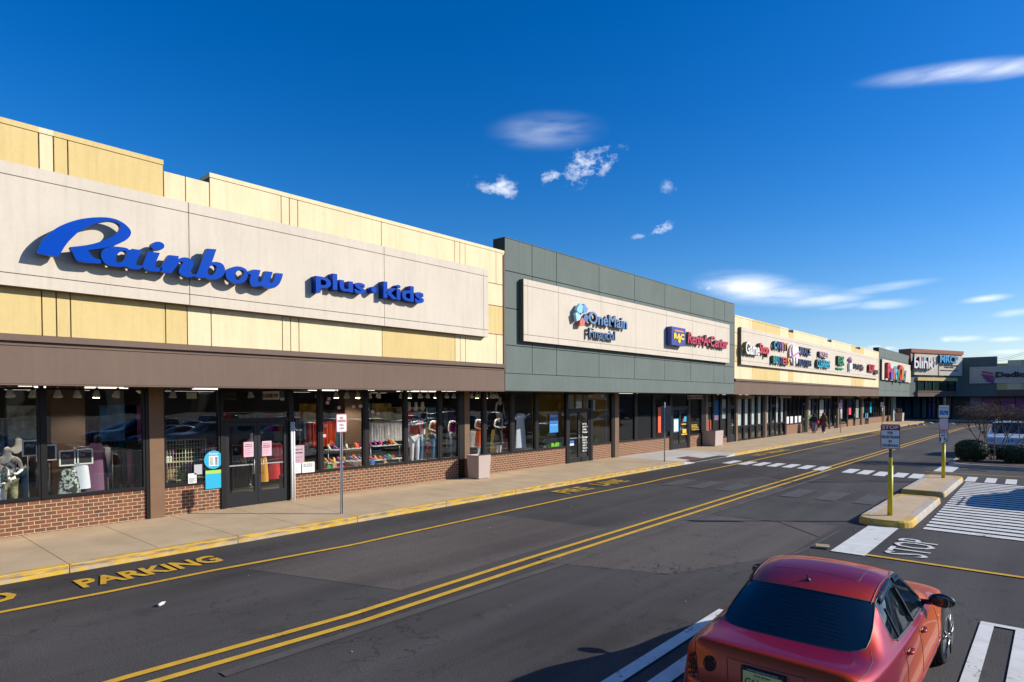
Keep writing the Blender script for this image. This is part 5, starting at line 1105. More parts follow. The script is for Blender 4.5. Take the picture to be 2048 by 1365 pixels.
def post_u(bm, x, y, z0, z1):
    box(bm, x-.03, x+.03, y-.004, y+.004, z0, z1); box(bm, x-.034, x-.022, y-.03, y+.002, z0, z1); box(bm, x+.022, x+.034, y-.03, y+.002, z0, z1)
cr_ = (math.cos(R(30)), math.sin(R(30)), 0)
q = onz(683, 1028, .15); t = thing('sign_post', (q.x, q.y, .15), 'NO PARKING FIRE LANE sign on a steel post in front of the shoe window', 'street sign')
bm = B(); post_u(bm, 0, 0, 0, 2.5); o = obj('post', bm, ALUM, t, True); o.rotation_euler = (0,0,R(90))
signplate(t, (q.x+.04, q.y, 2.44), .31, .46, (0,1,0), [('NO',0,.13,.1,.065,.02,RED),('PARKING',0,.055,.24,.062,.02,RED),('FIRE',0,-.05,.12,.05,.0,RED),('LANE',0,-.13,.13,.05,0,RED)], SWHITE, mat('sign_red_border', (.5,.10,.12), .5))
q = onz(1329, 924, .15); t = thing('sign_post', (q.x, q.y, .15), 'steel post showing the grey backs of two stacked signs near the ramp', 'street sign')
bm = B(); tube(bm, [(0,0,0),(0,0,2.75)], .03, 8); obj('post', bm, ALUM, t, True)
GB = mat('sign_back_grey', (.17,.15,.14), .6)
for z, h in ((2.42,.62),(1.85,.58)): bm = B(); shape_into(bm, [rrect(.46, h, .05)], (q.x+.05, q.y+.05, z), cr_, ZV, .004); obj('sign_plate', bm, GB, t)
for px, py, l in ((1681,866,'thin sign post on the far pavement right of the walkers'),(1764,855,'thin sign post on the far pavement near the green building')):
    q = onz(px, py, .15); t = thing('sign_post', (q.x, q.y, .15), l, 'street sign'); bm = B(); tube(bm, [(0,0,0),(0,0,2.5)], .03, 6); obj('post', bm, ALUM, t, True)
    signplate(t, (q.x, q.y-.04, 2.45), .31, .5, cr_, [('NO',0,.13,.1,.065,.02,RED),('PARKING',0,.04,.24,.062,.02,RED)], SWHITE, RED)
def island(name, pts, label, zt=.16, wid=.2, yellow=()):
    t = thing(name, (sum(p[0] for p in pts)/len(pts), sum(p[1] for p in pts)/len(pts), 0), label, 'traffic island')
    cx, cy_ = t.location.x, t.location.y
    # concrete fill
    bm = B(); ins = [(cx+(p[0]-cx)*(1-2*wid/1.15), cy_+(p[1]-cy_)*(1-2*wid/5)) for p in pts]
    shape_into(bm, [ins], (0,0,0), (1,0,0), (0,1,0), zt-.006); obj('concrete_fill', bm, CONC, t)
    bm = B(); n = len(pts); rings = []
    for k in range(n):
        p, i_ = pts[k], ins[k]; dx, dy = (p[0]-i_[0]), (p[1]-i_[1]); l = math.hypot(dx, dy) or 1
        o2 = (p[0]+.02*dx/l, p[1]+.02*dy/l); m1 = (p[0]-.03*dx/l, p[1]-.03*dy/l)
        rings.append([bm.verts.new((o2[0],o2[1],0)), bm.verts.new((p[0],p[1],zt-.04)), bm.verts.new((m1[0],m1[1],zt)), bm.verts.new((i_[0]+.012*dx/l,i_[1]+.012*dy/l,zt)), bm.verts.new((i_[0]+.012*dx/l,i_[1]+.012*dy/l,zt-.03))])
    for k in range(n):
        a, b = rings[k], rings[(k+1)%n]; ym = (pts[k][1]+pts[(k+1)%n][1])/2; mi = 1 if any(lo < ym < hi for lo, hi in yellow) else 0
        for j in range(4): f = bm.faces.new((a[j], b[j], b[j+1], a[j+1])); f.material_index = mi; f.smooth = False
    bm.normal_update(); obj('kerb_ring', bm, [CONC2, YELK], t)
    return t
def isl(x0, x1, y0, y1, r0, r1=None):
    out = []; r1 = r1 or r0
    for cx, cy_, a0, r_ in ((x1-r1,y1-r1,0,r1),(x0+r1,y1-r1,90,r1),(x0+r0,y0+r0,180,r0),(x1-r0,y0+r0,270,r0)):
        for k in range(7): a = R(a0+90*k/6); out.append((cx+r_*math.cos(a), cy_+r_*math.sin(a)))
    o2 = []
    for i, p in enumerate(out):
        o2.append(p); q_ = out[(i+1)%len(out)]; d = math.hypot(q_[0]-p[0], q_[1]-p[1])
        if d > 1: o2 += [(p[0]+(q_[0]-p[0])*k/8, p[1]+(q_[1]-p[1])*k/8) for k in range(1, 8)]
    return o2
island('traffic_island', isl(-3.66, -2.55, 16.75, 21.75, .42, .15), 'near kerbed concrete island with yellow painted ends carrying the stop sign', yellow=((16,17.5),(21.2,22)))
island('traffic_island', isl(-3.74, -2.60, 22.95, 28.2, .1, .42), 'far kerbed concrete island with yellow painted ends carrying the speed limit sign', yellow=((22,23.2),(27.4,29)))
YP = mat('yellow_bollard_paint', (.68,.56,.02), .45, (.55,.45,.015), 8); GP = mat('perforated_post', (.10,.10,.10), .5, (.05,.05,.05), 60, metal=.4)
def ypost(px, py, zy, zg, label):
    q = onz(px, py, .155); t = thing('sign_post', (q.x, q.y, .155), label, 'street sign'); bm = B(); tube(bm, [(0,0,0),(0,0,zy)], .058, 12); obj('yellow_sleeve', bm, YP, t, True)
    bm = B(); box(bm, -.03, .03, -.03, .03, zy, zg); 
    obj('post', bm, GP, t, True); return t, q
fr = (math.cos(R(8)), math.sin(R(8)), 0)
t, q = ypost(1780, 1031, 1.22, 2.2, 'STOP FOR PEDESTRIANS IN CROSSWALK sign on a yellow sleeved post')
bm = B(); box(bm, -.033, .033, -.033, .033, 1.22, 1.42); obj('yellow_post_foot', bm, YP, t, True)
zc = (ony(1780,849,q.y).z + ony(1780,898,q.y).z)/2; hh = ony(1780,849,q.y).z - ony(1780,898,q.y).z
w_ = ony(1799.5,870,q.y).x - ony(1761,870,q.y).x; BT = mat('sign_black_text', (.02,.02,.025), .5)
signplate(t, (q.x+.0, q.y-.06, zc), w_, hh, fr, [('STOP',0,hh*.385,w_*.86,hh*.145,.03,SWHITE),('FOR',0,hh*.15,w_*.28,hh*.115,.04,BT),('PEDESTRIANS',0,-.02*hh,w_*.88,hh*.115,.035,BT),('IN',0,-.19*hh,w_*.15,hh*.115,.04,BT),('CROSSWALK',0,-.36*hh,w_*.84,hh*.115,.035,BT)], mat('sign_face_cool', (.80,.80,.80), .5), RED, bands=((hh*.26, hh/2-.0175, RED),))
t, q = ypost(1886.5, 956, 1.22, 2.9, 'post with accessible parking, penalty and SPEED LIMIT 15 plates on a yellow sleeve')
zz_ = lambda py: ony(1887, py, q.y).z
xw = lambda a, b: ony(b, 850, q.y).x - ony(a, 850, q.y).x
AB = mat('access_blue', (.01,.15,.50), .5); GT = mat('sign_green_text', (.05,.18,.08), .5); PLG = mat('reserved_face', (.72,.78,.70), .5)
c0 = (q.x, q.y-.04); h0 = zz_(811)-zz_(836)
o = signplate(t, (*c0, (zz_(811)+zz_(836))/2), xw(1877,1897.5), h0, fr, [('RESERVED',0,h0*.33,.34,h0*.07,0,GT),('PARKING',0,h0*.20,.34,h0*.07,0,GT)], PLG, PLG)
bm = B(); rv = Vector(fr); nn_ = rv.cross(ZV).normalized(); cc = Vector((*c0, (zz_(811)+zz_(836))/2)); obox(bm, cc - rv*.13 + nn_*.003 - ZV*h0*.28, rv*.26, ZV*h0*.36, nn_*.001); obj('blue_square', bm, AB, o)
bm = B(); cc2 = cc - ZV*h0*.12
def arcpts(r0, a0, a1, n=10): return [cc2 + rv*(r0*math.cos(R(a0+(a1-a0)*k/n))-.01) + ZV*(r0*math.sin(R(a0+(a1-a0)*k/n))-.03) + nn_*.006 for k in range(n+1)]
tube(bm, arcpts(.055, 130, 390), .007, 5); tube(bm, [cc2-rv*.01+ZV*.085+nn_*.006, cc2-rv*.005+ZV*.0+nn_*.006, cc2+rv*.045+nn_*.006, cc2+rv*.07-ZV*.07+nn_*.006], .009, 5); tube(bm, [cc2-rv*.01+ZV*.045+nn_*.006, cc2+rv*.03+ZV*.045+nn_*.006], .007, 5)
obj('wheelchair_symbol', bm, SWHITE, o)
h1 = zz_(837)-zz_(861); signplate(t, (*c0, (zz_(837)+zz_(861))/2), xw(1877.5,1897), h1, fr, [(s, 0, h1*(.34-.15*k), .26 if k not in (2,) else .2, h1*.075, 0, RED) for k, s in enumerate(['PENALTY','$250 FINE','AND','30 DAYS','COMMUNITY','SERVICE'])], mat('pinkish_white', (.80,.74,.76), .5), RED)
h2 = zz_(862.5)-zz_(887); signplate(t, (*c0, (zz_(862.5)+zz_(887))/2), xw(1878.5,1896.5), h2, fr, [('SPEED',0,h2*.34,.26,h2*.15,.01,BT),('LIMIT',0,h2*.13,.24,h2*.15,.01,BT),('15',0,-h2*.2,.22,h2*.34,.02,BT)], mat('speed_face', (.80,.80,.78), .5), BT)

# planters
def planter(x0, x1, y0, y1, h, label, rim=.07, plants=False):
    t = thing('planter', ((x0+x1)/2, (y0+y1)/2, .15), label, 'planter'); bm = B(); z1 = .15+h
    v = box(bm, x0+.04, x1-.04, y0+.04, y1-.04, .17, z1)
    for q_ in v:
        if q_.co.z > .5: q_.co.x += .04 if q_.co.x > (x0+x1)/2 else -.04; q_.co.y += .04 if q_.co.y > (y0+y1)/2 else -.04
    top = [f for f in bm.faces if f.normal.z > .9]; r_ = bmesh.ops.inset_region(bm, faces=top, thickness=rim); ex = bmesh.ops.translate(bm, verts=list({q_ for f in top for q_ in f.verts}), vec=(0,0,-.08))
    bmesh.ops.bevel(bm, geom=[e for e in bm.edges if e.calc_length() > .3], offset=.012, segments=2)
    obj('planter_box', bm, PLANT, t); bm = B(); box(bm, x0+.08, x1-.08, y0+.08, y1-.08, .15, .17); obj('plinth', bm, BLACK, t)
    bm = B(); box(bm, x0+rim+.02, x1-rim-.02, y0+rim+.02, y1-rim-.02, z1-.2, z1-.06); obj('soil', bm, mat('soil', (.05,.035,.025), .95), t); return t
p = onz(957, 960, .15)
planter(p.x-.62, p.x, p.y+.02, p.y+.66, .86, 'square pinkish concrete planter in front of the second pillar')
p = onz(1431, 893.5, .15); planter(p.x-.95, p.x, p.y, p.y+1.2, .95, 'square pinkish concrete planter outside the rental shop')
t = planter(-15.9, -15.0, 92.5, 93.7, 1.1, 'distant concrete planter with dry stems by the far corner'); bm = B()
for k in range(40): a = random.random()*6.28; r_ = random.random()*.45; tube(bm, [(-15.45,93.1,1.1),(-15.45+r_*math.cos(a),93.1+r_*math.sin(a),1.25+random.random()*.6)], .012, 3)
obj('dry_stems', bm, mat('dry_stem', (.25,.2,.15), .9), t)

# ------------------------------------------------------------------ vehicles
def bvh_of(o): return BVHTree.FromPolygons([v.co[:] for v in o.data.vertices], [p.vertices[:] for p in o.data.polygons])
def loft_car(P, name='car', creases=True):
    """P: list of stations, each a list of (x, y, z) for half the section, centre-bottom to centre-top"""
    bm = B(); lay = None; n = len(P[0]); grid = []
    for st in P:
        right = [bm.verts.new(p) for p in st]; left = [right[0]] + [bm.verts.new((-p[0], p[1], p[2])) for p in st[1:-1]] + [right[-1]]
        grid.append((right, left))
    return bm, grid
def build_car(t, P, matidx, mats, names, arches, level=2, creased=()):
    """matidx(i, j) -> part index for the quad between stations i, i+1 and rows j, j+1; parts cut out of one smooth skin"""
    bm, G = loft_car(P); n = len(P[0]); m = len(P); cl = bm.edges.layers.float.new('crease_edge')
    for i in range(m-1):
        for side in (0, 1):
            for j in range(n-1):
                a, b, c, d = G[i][side][j], G[i+1][side][j], G[i+1][side][j+1], G[i][side][j+1]
                f = bm.faces.new((a, b, c, d) if side == 0 else (d, c, b, a)); f.material_index = matidx(i, j, side); f.smooth = True
    for e_ in (0, m-1):
        ring = G[e_][0] + G[e_][1][1:-1][::-1]; f = bm.faces.new(ring if e_ == m-1 else ring[::-1]); f.smooth = True
    bmesh.ops.recalc_face_normals(bm, faces=bm.faces[:])
    for e in bm.edges:
        fs = e.link_faces
        if len(fs) == 2 and fs[0].material_index != fs[1].material_index: e[cl] = .75
    for (i, j, v) in creased:
        for side in (0, 1):
            if i is None:
                for k in range(m-1):
                    e = bm.edges.get((G[k][side][j], G[k+1][side][j]))
                    if e: e[cl] = max(e[cl], v)
            else:
                for k in range(n-1):
                    e = bm.edges.get((G[i][side][k], G[i][side][k+1]))
                    if e and (j is None or k in j): e[cl] = max(e[cl], v)
    me = bpy.data.meshes.new('c'); bm.to_mesh(me); bm.free()
    for mm in mats: me.materials.append(mm)
    o = bpy.data.objects.new('c', me); COL.objects.link(o); sd = o.modifiers.new('s', 'SUBSURF'); sd.levels = sd.render_levels = level
    me2 = dgmesh(o); bpy.data.objects.remove(o)
    full = bpy.data.objects.new('c2', me2); COL.objects.link(full)
    cut = []
    for (x0, x1, yc, zc, r_) in arches:
        b2 = B(); lathe(b2, (0, yc, zc), [(r_, x0), (r_, x1)], 40, 0, 'x'); m3 = bpy.data.meshes.new('k'); b2.to_mesh(m3); b2.free(); k = bpy.data.objects.new('k', m3); COL.objects.link(k); cut.append(k)
        md = full.modifiers.new('b', 'BOOLEAN'); md.operation = 'DIFFERENCE'; md.object = k; md.solver = 'EXACT'
    me4 = dgmesh(full) if arches else me2
    bvh = BVHTree.FromPolygons([v.co[:] for v in me2.vertices], [p.vertices[:] for p in me2.polygons])
    for k in cut: bpy.data.objects.remove(k)
    bpy.data.objects.remove(full)
    out = []
    for k, nm in enumerate(names):
        b3 = B(); b3.from_mesh(me4); b3.faces.ensure_lookup_table()
        bmesh.ops.delete(b3, geom=[f for f in b3.faces if f.material_index != k], context='FACES')
        for f in b3.faces: f.material_index = 0
        if len(b3.faces): 
            if k > 0:      # glass sits a touch inside the skin and has thickness
                for v in b3.verts: v.co -= v.normal*.004
            out.append(obj(nm, b3, mats[k], t, True))
        else: b3.free()
    return bvh, out
def boundary(o):
    """ordered edge loops round a part, in its own coordinates"""
    bm = B(); bm.from_mesh(o.data); bmesh.ops.remove_doubles(bm, verts=bm.verts[:], dist=1e-5); E = [e for e in bm.edges if len(e.link_faces) == 1]; nb = {}
    for e in E:
        a, b = e.verts; nb.setdefault(a, []).append(b); nb.setdefault(b, []).append(a)
    seen = set(); out = []
    for v0 in nb:
        if v0 in seen: continue
        lp = [v0]; seen.add(v0); cur = v0
        while True:
            nx = [w for w in nb[cur] if w not in seen]
            if not nx: break
            cur = nx[0]; seen.add(cur); lp.append(cur)
        out.append([v.co.copy() for v in lp])
    bm.free(); out.sort(key=len, reverse=True); return out
def surf(bvh, o, d):
    h = bvh.ray_cast(Vector(o), Vector(d)); return h[0], h[1]
def seam(t, bvh, pts, ax, w=.005, m=BLACK, name='panel_gap', off=.001, raisd=.002, n=14, bmx=None):
    """line laid on the body: pts in the two axes other than ax; ax = '+x', '-x', '+z', '-y'"""
    bm = bmx or B(); s = 1 if ax[0] == '+' else -1; P3 = []
    for a, b in zip(pts[:-1], pts[1:]):
        for k in range(n):
            q_ = (a[0]+(b[0]-a[0])*k/n, a[1]+(b[1]-a[1])*k/n)
            o = {'x': (3*s, q_[0], q_[1]), 'y': (q_[0], (9 if s > 0 else -4), q_[1]), 'z': (q_[0], q_[1], 4)}[ax[1]]; d = {'x': (-s,0,0), 'y': (0,-s,0), 'z': (0,0,-1)}[ax[1]]
            h, nn2 = surf(bvh, o, d)
            if h: P3.append(h + nn2*off)
    if len(P3) > 2: tube(bm, P3, w/2, 5, cap=False)
    if not bmx: return obj(name, bm, m, t, True)
def patch(t, bvh, quad4, ax, m, name, nu=14, nv=10, off=.004, sq=5, label=None, under=None):
    """rounded patch lying on the body; quad4 = four corners in the 2D plane"""
    bm = B(); s = 1 if ax[0] == '+' else -1; g = []
    for i in range(nu+1):
        row = []
        for j in range(nv+1):
            u, v = i/nu*2-1, j/nv*2-1
            # square to rounded square
            k = (abs(u)**sq + abs(v)**sq)**(1/sq) if (u or v) else 1; mxx = max(abs(u), abs(v)); f_ = mxx/k if k else 1; u2, v2 = (u*f_+1)/2, (v*f_+1)/2
            p = [quad4[0][c]*(1-u2)*(1-v2) + quad4[1][c]*u2*(1-v2) + quad4[2][c]*u2*v2 + quad4[3][c]*(1-u2)*v2 for c in (0, 1)]
            o = {'x': (3*s, p[0], p[1]), 'y': (p[0], (9 if s > 0 else -4), p[1]), 'z': (p[0], p[1], 4)}[ax[1]]; d = {'x': (-s,0,0), 'y': (0,-s,0), 'z': (0,0,-1)}[ax[1]]
            h, nn2 = surf(bvh, o, d)
            row.append(bm.verts.new(h + nn2*off) if h else None)
        g.append(row)
    for i in range(nu):
        for j in range(nv):
            vs = [g[i][j], g[i+1][j], g[i+1][j+1], g[i][j+1]]
            if all(vs):
                try: f = bm.faces.new(vs); f.smooth = True
                except ValueError: pass
    bmesh.ops.remove_doubles(bm, verts=bm.verts[:], dist=.0005); bmesh.ops.recalc_face_normals(bm, faces=bm.faces[:])
    r_ = bmesh.ops.solidify(bm, geom=bm.faces[:], thickness=-.004)
    return obj(name, bm, m, t, True, label=label)
TYRE = mat('tyre', (.018,.018,.019), .85); RIM = mat('dark_rim', (.03,.03,.035), .3, metal=.8); RIMS = mat('silver_rim', (.20,.20,.21), .35, metal=.9); ARCH = mat('arch_liner', (.01,.01,.01), .9)
def wheel(t, x, y, r_=.31, w=.21, steer=0, spokes=5, side=1, rim=RIM, face=RIMS):
    wo_ = bpy.data.objects.new('wheel', None); link(wo_); wo_.parent = t; wo_.location = (x, y, r_); wo_.rotation_euler = (0,0,steer); wo_.empty_display_size = .2
    bm = B(); lathe(bm, (0,0,0), [(r_*.74,-w/2),(r_*.93,-w/2),(r_*.985,-w/2+.025),(r_,-w/2+.05),(r_,w/2-.05),(r_*.985,w/2-.025),(r_*.93,w/2),(r_*.74,w/2)], 36, 0, 'x')
    obj('tyre', bm, TYRE, wo_, True)
    s = side; bm = B(); lathe(bm, (0,0,0), [(r_*.75,-w/2*.8),(r_*.76,w/2*s+.0) if s > 0 else (r_*.76,w/2*.8)], 32, 0, 'x'); 
    obj('rim_barrel', bm, rim, wo_, True)
    bm = B(); X = w/2*s
    ring = [(r_*.70,X*.9),(r_*.78,X*1.02)]; lathe(bm, (0,0,0), sorted([(r_*.785,X*.98),(r_*.785,X*1.04)], key=lambda q: q[1]), 32, 0, 'x')
    for k in range(spokes):
        a = 2*math.pi*k/spokes+.3; c, s_ = math.cos(a), math.sin(a)
        for off in (-.09, .09):
            c2, s2 = math.cos(a+off*2), math.sin(a+off*2); tube(bm, [(X*1.08, r_*.12*c, r_*.12*s_), (X*1.12, r_*.45*c, r_*.45*s_), (X*1.04, r_*.77*c2, r_*.77*s2)], [.02,.012,.010], 6)
    lathe(bm, (0,0,0), sorted([(r_*.17,X*.9),(r_*.15,X*1.18)], key=lambda q: q[1]), 16, 0, 'x')
    obj('rim', bm, face, wo_, True); return wo_
RGLASS = mat('tinted_car_glass', (.004,.009,.014), .04, spec=.9); 
PAINT = mat('orange_red_paint', (.50,.035,.018), .36, metal=.3, coat=.4, spec=.15)
_t = PAINT.node_tree; _b = _t.nodes['Principled BSDF']      # pearl paint: orange flake that turns violet at a slant
_lw = _t.nodes.new('ShaderNodeLayerWeight'); _lw.inputs[0].default_value = .42; _cr = _t.nodes.new('ShaderNodeValToRGB')
_lw.inputs[0].default_value = .5; E_ = _cr.color_ramp.elements; E_[0].color = (.46,.055,.006,1); E_[0].position = .1; E_[1].color = (.62,.11,.004,1); E_[1].position = .88
for _p, _c in ((.42,(.40,.025,.008,1)),(.58,(.19,.003,.030,1)),(.76,(.20,.003,.026,1))): E_.new(_p).color = _c
_t.links.new(_lw.outputs['Facing'], _cr.inputs[0]); _t.links.new(_cr.outputs[0], _b.inputs['Base Color'])
def sedan_stations(k=1.0):
    def low(y, zb, w0, w1, w2, zs, top):   # ordinary section: top = [(x,z)] rows 6..9
        return [(0,y,zb),(w0*.92,y,zb),(w0,y,zb+.07),(w1,y,.50),(w2+.012,y,zs-.09),(w2,y,zs)] + [(x, y+dy, z) for x, dy, z in top]
    return [
     low(-.0,.34,.62,.66,.64,.52,[(.60,0,.545),(.48,0,.55),(.3,-.02,.55),(0,-.03,.55)]),
     low(.02,.28,.72,.77,.74,.60,[(.70,0,.625),(.56,-.03,.63),(.34,-.04,.63),(0,-.05,.63)]),
     low(.09,.26,.76,.815,.765,.655,[(.715,0,.675),(.59,-.01,.675),(.36,-.02,.675),(0,-.03,.675)]),
     low(.17,.25,.785,.835,.775,.83,[(.715,0,.895),(.60,-.03,.915),(.36,-.05,.92),(0,-.06,.925)]),
     low(.22,.24,.80,.845,.78,.855,[(.715,0,.925),(.60,-.01,.945),(.36,-.03,.952),(0,-.04,.955)]),
     low(.42,.22,.82,.855,.79,.862,[(.72,0,.925),(.61,0,.945),(.36,-.02,.955),(0,-.03,.96)]),
     [(0,.72,.2),(.76,.72,.2),(.83,.72,.27),(.862,.74,.5),(.815,.78,.78),(.795,.80,.868),(.755,.78,.912),(.685,.68,.930),(.36,.60,.945),(0,.575,.95)],
     [(0,1.10,.2),(.77,1.10,.2),(.835,1.10,.27),(.865,1.10,.5),(.825,1.06,.79),(.805,1.06,.875),(.765,1.06,.903),(.575,1.27,1.222),(.40,1.13,1.262),(0,1.07,1.285)],
     [(0,1.5,.2),(.775,1.5,.2),(.84,1.5,.27),(.868,1.5,.5),(.832,1.55,.79),(.812,1.60,.878),(.775,1.62,.905),(.592,1.50,1.272),(.42,1.45,1.325),(0,1.42,1.35)],
     [(0,1.85,.2),(.775,1.85,.2),(.84,1.85,.27),(.868,1.85,.5),(.834,1.88,.79),(.815,1.88,.878),(.778,1.88,.905),(.582,1.75,1.285),(.42,1.75,1.34),(0,1.75,1.365)],
     [(0,1.92,.2),(.775,1.92,.2),(.84,1.92,.27),(.868,1.92,.5),(.834,1.94,.79),(.815,1.94,.878),(.778,1.94,.905),(.582,1.81,1.285),(.42,1.81,1.34),(0,1.81,1.365)],
     [(0,2.65,.2),(.77,2.65,.2),(.835,2.65,.27),(.862,2.65,.5),(.825,2.70,.77),(.808,2.74,.862),(.772,2.76,.895),(.560,2.20,1.25),(.41,2.13,1.30),(0,2.09,1.325)],
     [(0,3.0,.2),(.77,3.0,.2),(.835,3.0,.27),(.860,3.0,.5),(.820,2.98,.76),(.80,2.96,.848),(.745,2.93,.882),(.63,2.95,.905),(.38,3.04,.925),(0,3.08,.93)],
     low(3.3,.2,.83,.86,.785,.835,[(.72,0,.862),(.60,0,.875),(.36,0,.885),(0,0,.89)]),
     low(3.9,.2,.82,.855,.765,.76,[(.68,0,.79),(.56,0,.805),(.34,0,.815),(0,0,.82)]),
     low(4.2,.22,.76,.79,.70,.66,[(.6,0,.69),(.5,0,.70),(.3,0,.71),(0,0,.715)]),
     low(4.35,.26,.60,.62,.58,.52,[(.5,0,.54),(.4,0,.55),(.25,.02,.56),(0,.03,.56)]),
     low(4.40,.32,.45,.5,.46,.44,[(.42,0,.455),(.34,0,.46),(.2,.01,.46),(0,.02,.46)])]
def sedan_st():
    fx = {0:.86,1:.87,2:.89,3:.91,4:.925,5:.955}; out = []
    for i, st in enumerate(sedan_stations()):
        k = fx.get(i, .985)*.965; out.append([(p[0]*k, p[1], p[2]+(.03 if i in (8,9,10) and j >= 7 else .035 if i == 11 and j >= 7 else 0)) for j, p in enumerate(st)])
    return out
def sedan_idx(i, j, side):
    if i == 6 and j >= 7: return 1          # rear screen
    if i == 11 and j >= 7: return 2         # windscreen
    if j == 6 and 7 <= i <= 10: return 3 + side
    return 0
CARL = 4.93; CARX = -1.745
def sedan(loc, rz, label, paint, detail=True, group=None, steer=0, level=2):
    t = thing('parked_car', loc, label, 'car', group, rz)
    bvh, parts = build_car(t, sedan_st(), sedan_idx, [paint, RGLASS, RGLASS, RGLASS, RGLASS], ['body','rear_window','windscreen','side_window','side_window'],
        [(.60,.95,.93,.31,.355),(-.95,-.60,.93,.31,.355),(.60,.95,3.60,.31,.355),(-.95,-.60,3.60,.31,.355)], level, creased=[(4,(6,7,8),.5),(None,5,.35),(0,None,.4)])
    for s in (1,-1):
        for y in (.93, 3.6):
            wheel(t, s*.725, y, .315, .205, steer if y > 2 else 0, side=s)
            bm = B(); lathe(bm, (s*.66 if s > 0 else s*.66, y, .31), [(.345,-.08),(.345,.08)], 24, 0, 'x'); obj('wheel_arch', bm, ARCH, t, True)
        patch(t, bvh, [(s*.53,.635),(s*.735,.62),(s*.715,.80),(s*.585,.83)], '-y', mat('smoked_tail_lamp', (.02,.006,.006), .35, spec=.12), 'tail_lamp')
    if not detail:
        patch(t, bvh, [(-.55,.45),(.55,.45),(.5,.60),(-.5,.60)], '+y', BLACK, 'grille')
        for s in (1,-1): patch(t, bvh, [(s*.36,.60),(s*.66,.60),(s*.66,.68),(s*.36,.67)], '+y', RIMS, 'headlight')
        return t
    # tail, plate and lamps
    for s in (1,-1):
        patch(t, bvh, [(s*.39,.715),(s*.51,.715),(s*.51,.835),(s*.39,.835)], '-y', mat('smoked_tail_lamp', (.035,.008,.008)), 'round_tail_lamp', sq=2)
    h, _n = surf(bvh, (0,-4,.77), (0,1,0)); yb = (h.y if h else .1)
    bm = B(); box(bm, -.17, .17, yb-.022, yb+.02, .675, .845); bmesh.ops.bevel(bm, geom=bm.edges[:], offset=.006, segments=2); pl = obj('licence_plate', bm, BLACK, t, True)
    bm = B(); box(bm, -.152, .152, yb-.026, yb-.022, .69, .82); obj('plate_face', bm, mat('plate_yellow', (.66,.58,.16), .4, (.62,.60,.32), 2), pl, True)
    bm = B(); text_into(bm, 'G61•DEF', (-.135, yb-.027, .705), (1,0,0), ZV, .27, .062, .003, 0.0); text_into(bm, 'New Jersey', (-.065, yb-.027, .787), (1,0,0), ZV, .13, .022, .002, .0, .3); obj('plate_lettering', bm, BLACK, pl, True)
    bm = B(); text_into(bm, 'www.apexauto.com', (-.12, yb-.023, .826), (1,0,0), ZV, .24, .012, .002, .0); obj('frame_lettering', bm, SWHITE, pl, True)
    # panel gaps
    seam(t, bvh, [(-.27,.66),(-.31,.86),(.31,.86),(.27,.66)], '-y', .008, n=20)
    for s in (1,-1):
        seam(t, bvh, [(s*.62,.74),(s*.66,.62),(s*.665,.40),(s*.635,.19)], '+z', .009); seam(t, bvh, [(s*.62,.90),(s*.58,.78),(s*.52,.64)], '-y', .009)
        ax = '+x' if s > 0 else '-x'
        seam(t, bvh, [(1.27,.86),(1.30,.70),(1.22,.50),(1.27,.36),(1.32,.24)], ax, .009); seam(t, bvh, [(1.93,.87),(1.98,.70),(1.99,.45),(1.97,.24)], ax, .009); seam(t, bvh, [(2.93,.80),(3.04,.66),(3.05,.45),(3.0,.24)], ax, .009)
    for s in (1,-1):
        ax = '+x' if s > 0 else '-x'
        bm = B(); seam(t, bvh, [(.33,.43),(.56,.43)], ax, .035, bmx=bm, off=.004); seam(t, bvh, [(1.27,.43),(3.2,.43)], ax, .035, bmx=bm, off=.004, n=40); obj('side_moulding', bm, paint, t, True)
        # black window surrounds, belt strip and smoke visors
        bm = B(); seam(t, bvh, [(1.26,.925),(2.72,.91)], ax, .022, bmx=bm, n=40, off=.002); obj('belt_strip', bm, mat('grey_trim', (.07,.075,.085), .35), t, True)
        bm = B(); seam(t, bvh, [(1.88,.93),(1.84,1.1),(1.78,1.24)], ax, .03, bmx=bm, n=12, off=-.012); obj('pillar_trim', bm, BLACK, t, True); bm = B(); seam(t, bvh, [(1.34,.93),(1.36,1.17)], ax, .014, bmx=bm, off=-.002); obj('quarter_glass_bar', bm, BLACK, t, True)
        g = [o_ for o_ in parts if o_.name.startswith('side_window') and (o_.data.vertices[0].co.x > 0) == (s > 0)]
        if g:
            vs_ = boundary(g[0])[0]; top = sorted([v for v in vs_ if v.z > .99 and 1.30 < v.y < 2.62], key=lambda v: v.y); dn = Vector((s*.45,0,-.89)); on = Vector((s*.89,0,.45))
            for lo, hi in ((1.3,1.84),(1.88,2.62)):
                pp = [v for v in top if lo <= v.y <= hi]; bm = B(); P1 = [[bm.verts.new(v + on*.006 - dn*.01), bm.verts.new(v + dn*.025 + on*.018), bm.verts.new(v + dn*.058 + on*.012)] for v in pp]
                for u, v in zip(P1[:-1], P1[1:]):
                    for q_ in (0,1): f = bm.faces.new((u[q_],v[q_],v[q_+1],u[q_+1])); f.smooth = True
                bmesh.ops.solidify(bm, geom=bm.faces[:], thickness=.003); obj('smoke_visor', bm, mat('smoke_acrylic', (.01,.02,.035), .22, spec=.5), t, True)
        for y in (1.42, 2.10):     # door handles
            h, nn2 = surf(bvh, (3*s, y, .80), (-s,0,0)); bm = B(); ellip(bm, (h.x, y, .80), .012, .07, .028, 8); obj('handle_cup', bm, mat('handle_recess', (.12,.015,.01), .4), t, True)
            bm = B(); tube(bm, [(h.x, y-.085, .803),(h.x+s*.03, y-.05, .806),(h.x+s*.032, y+.04, .806),(h.x, y+.085, .803)], [.012,.015,.015,.012], 8); obj('door_handle', bm, paint, t, True)
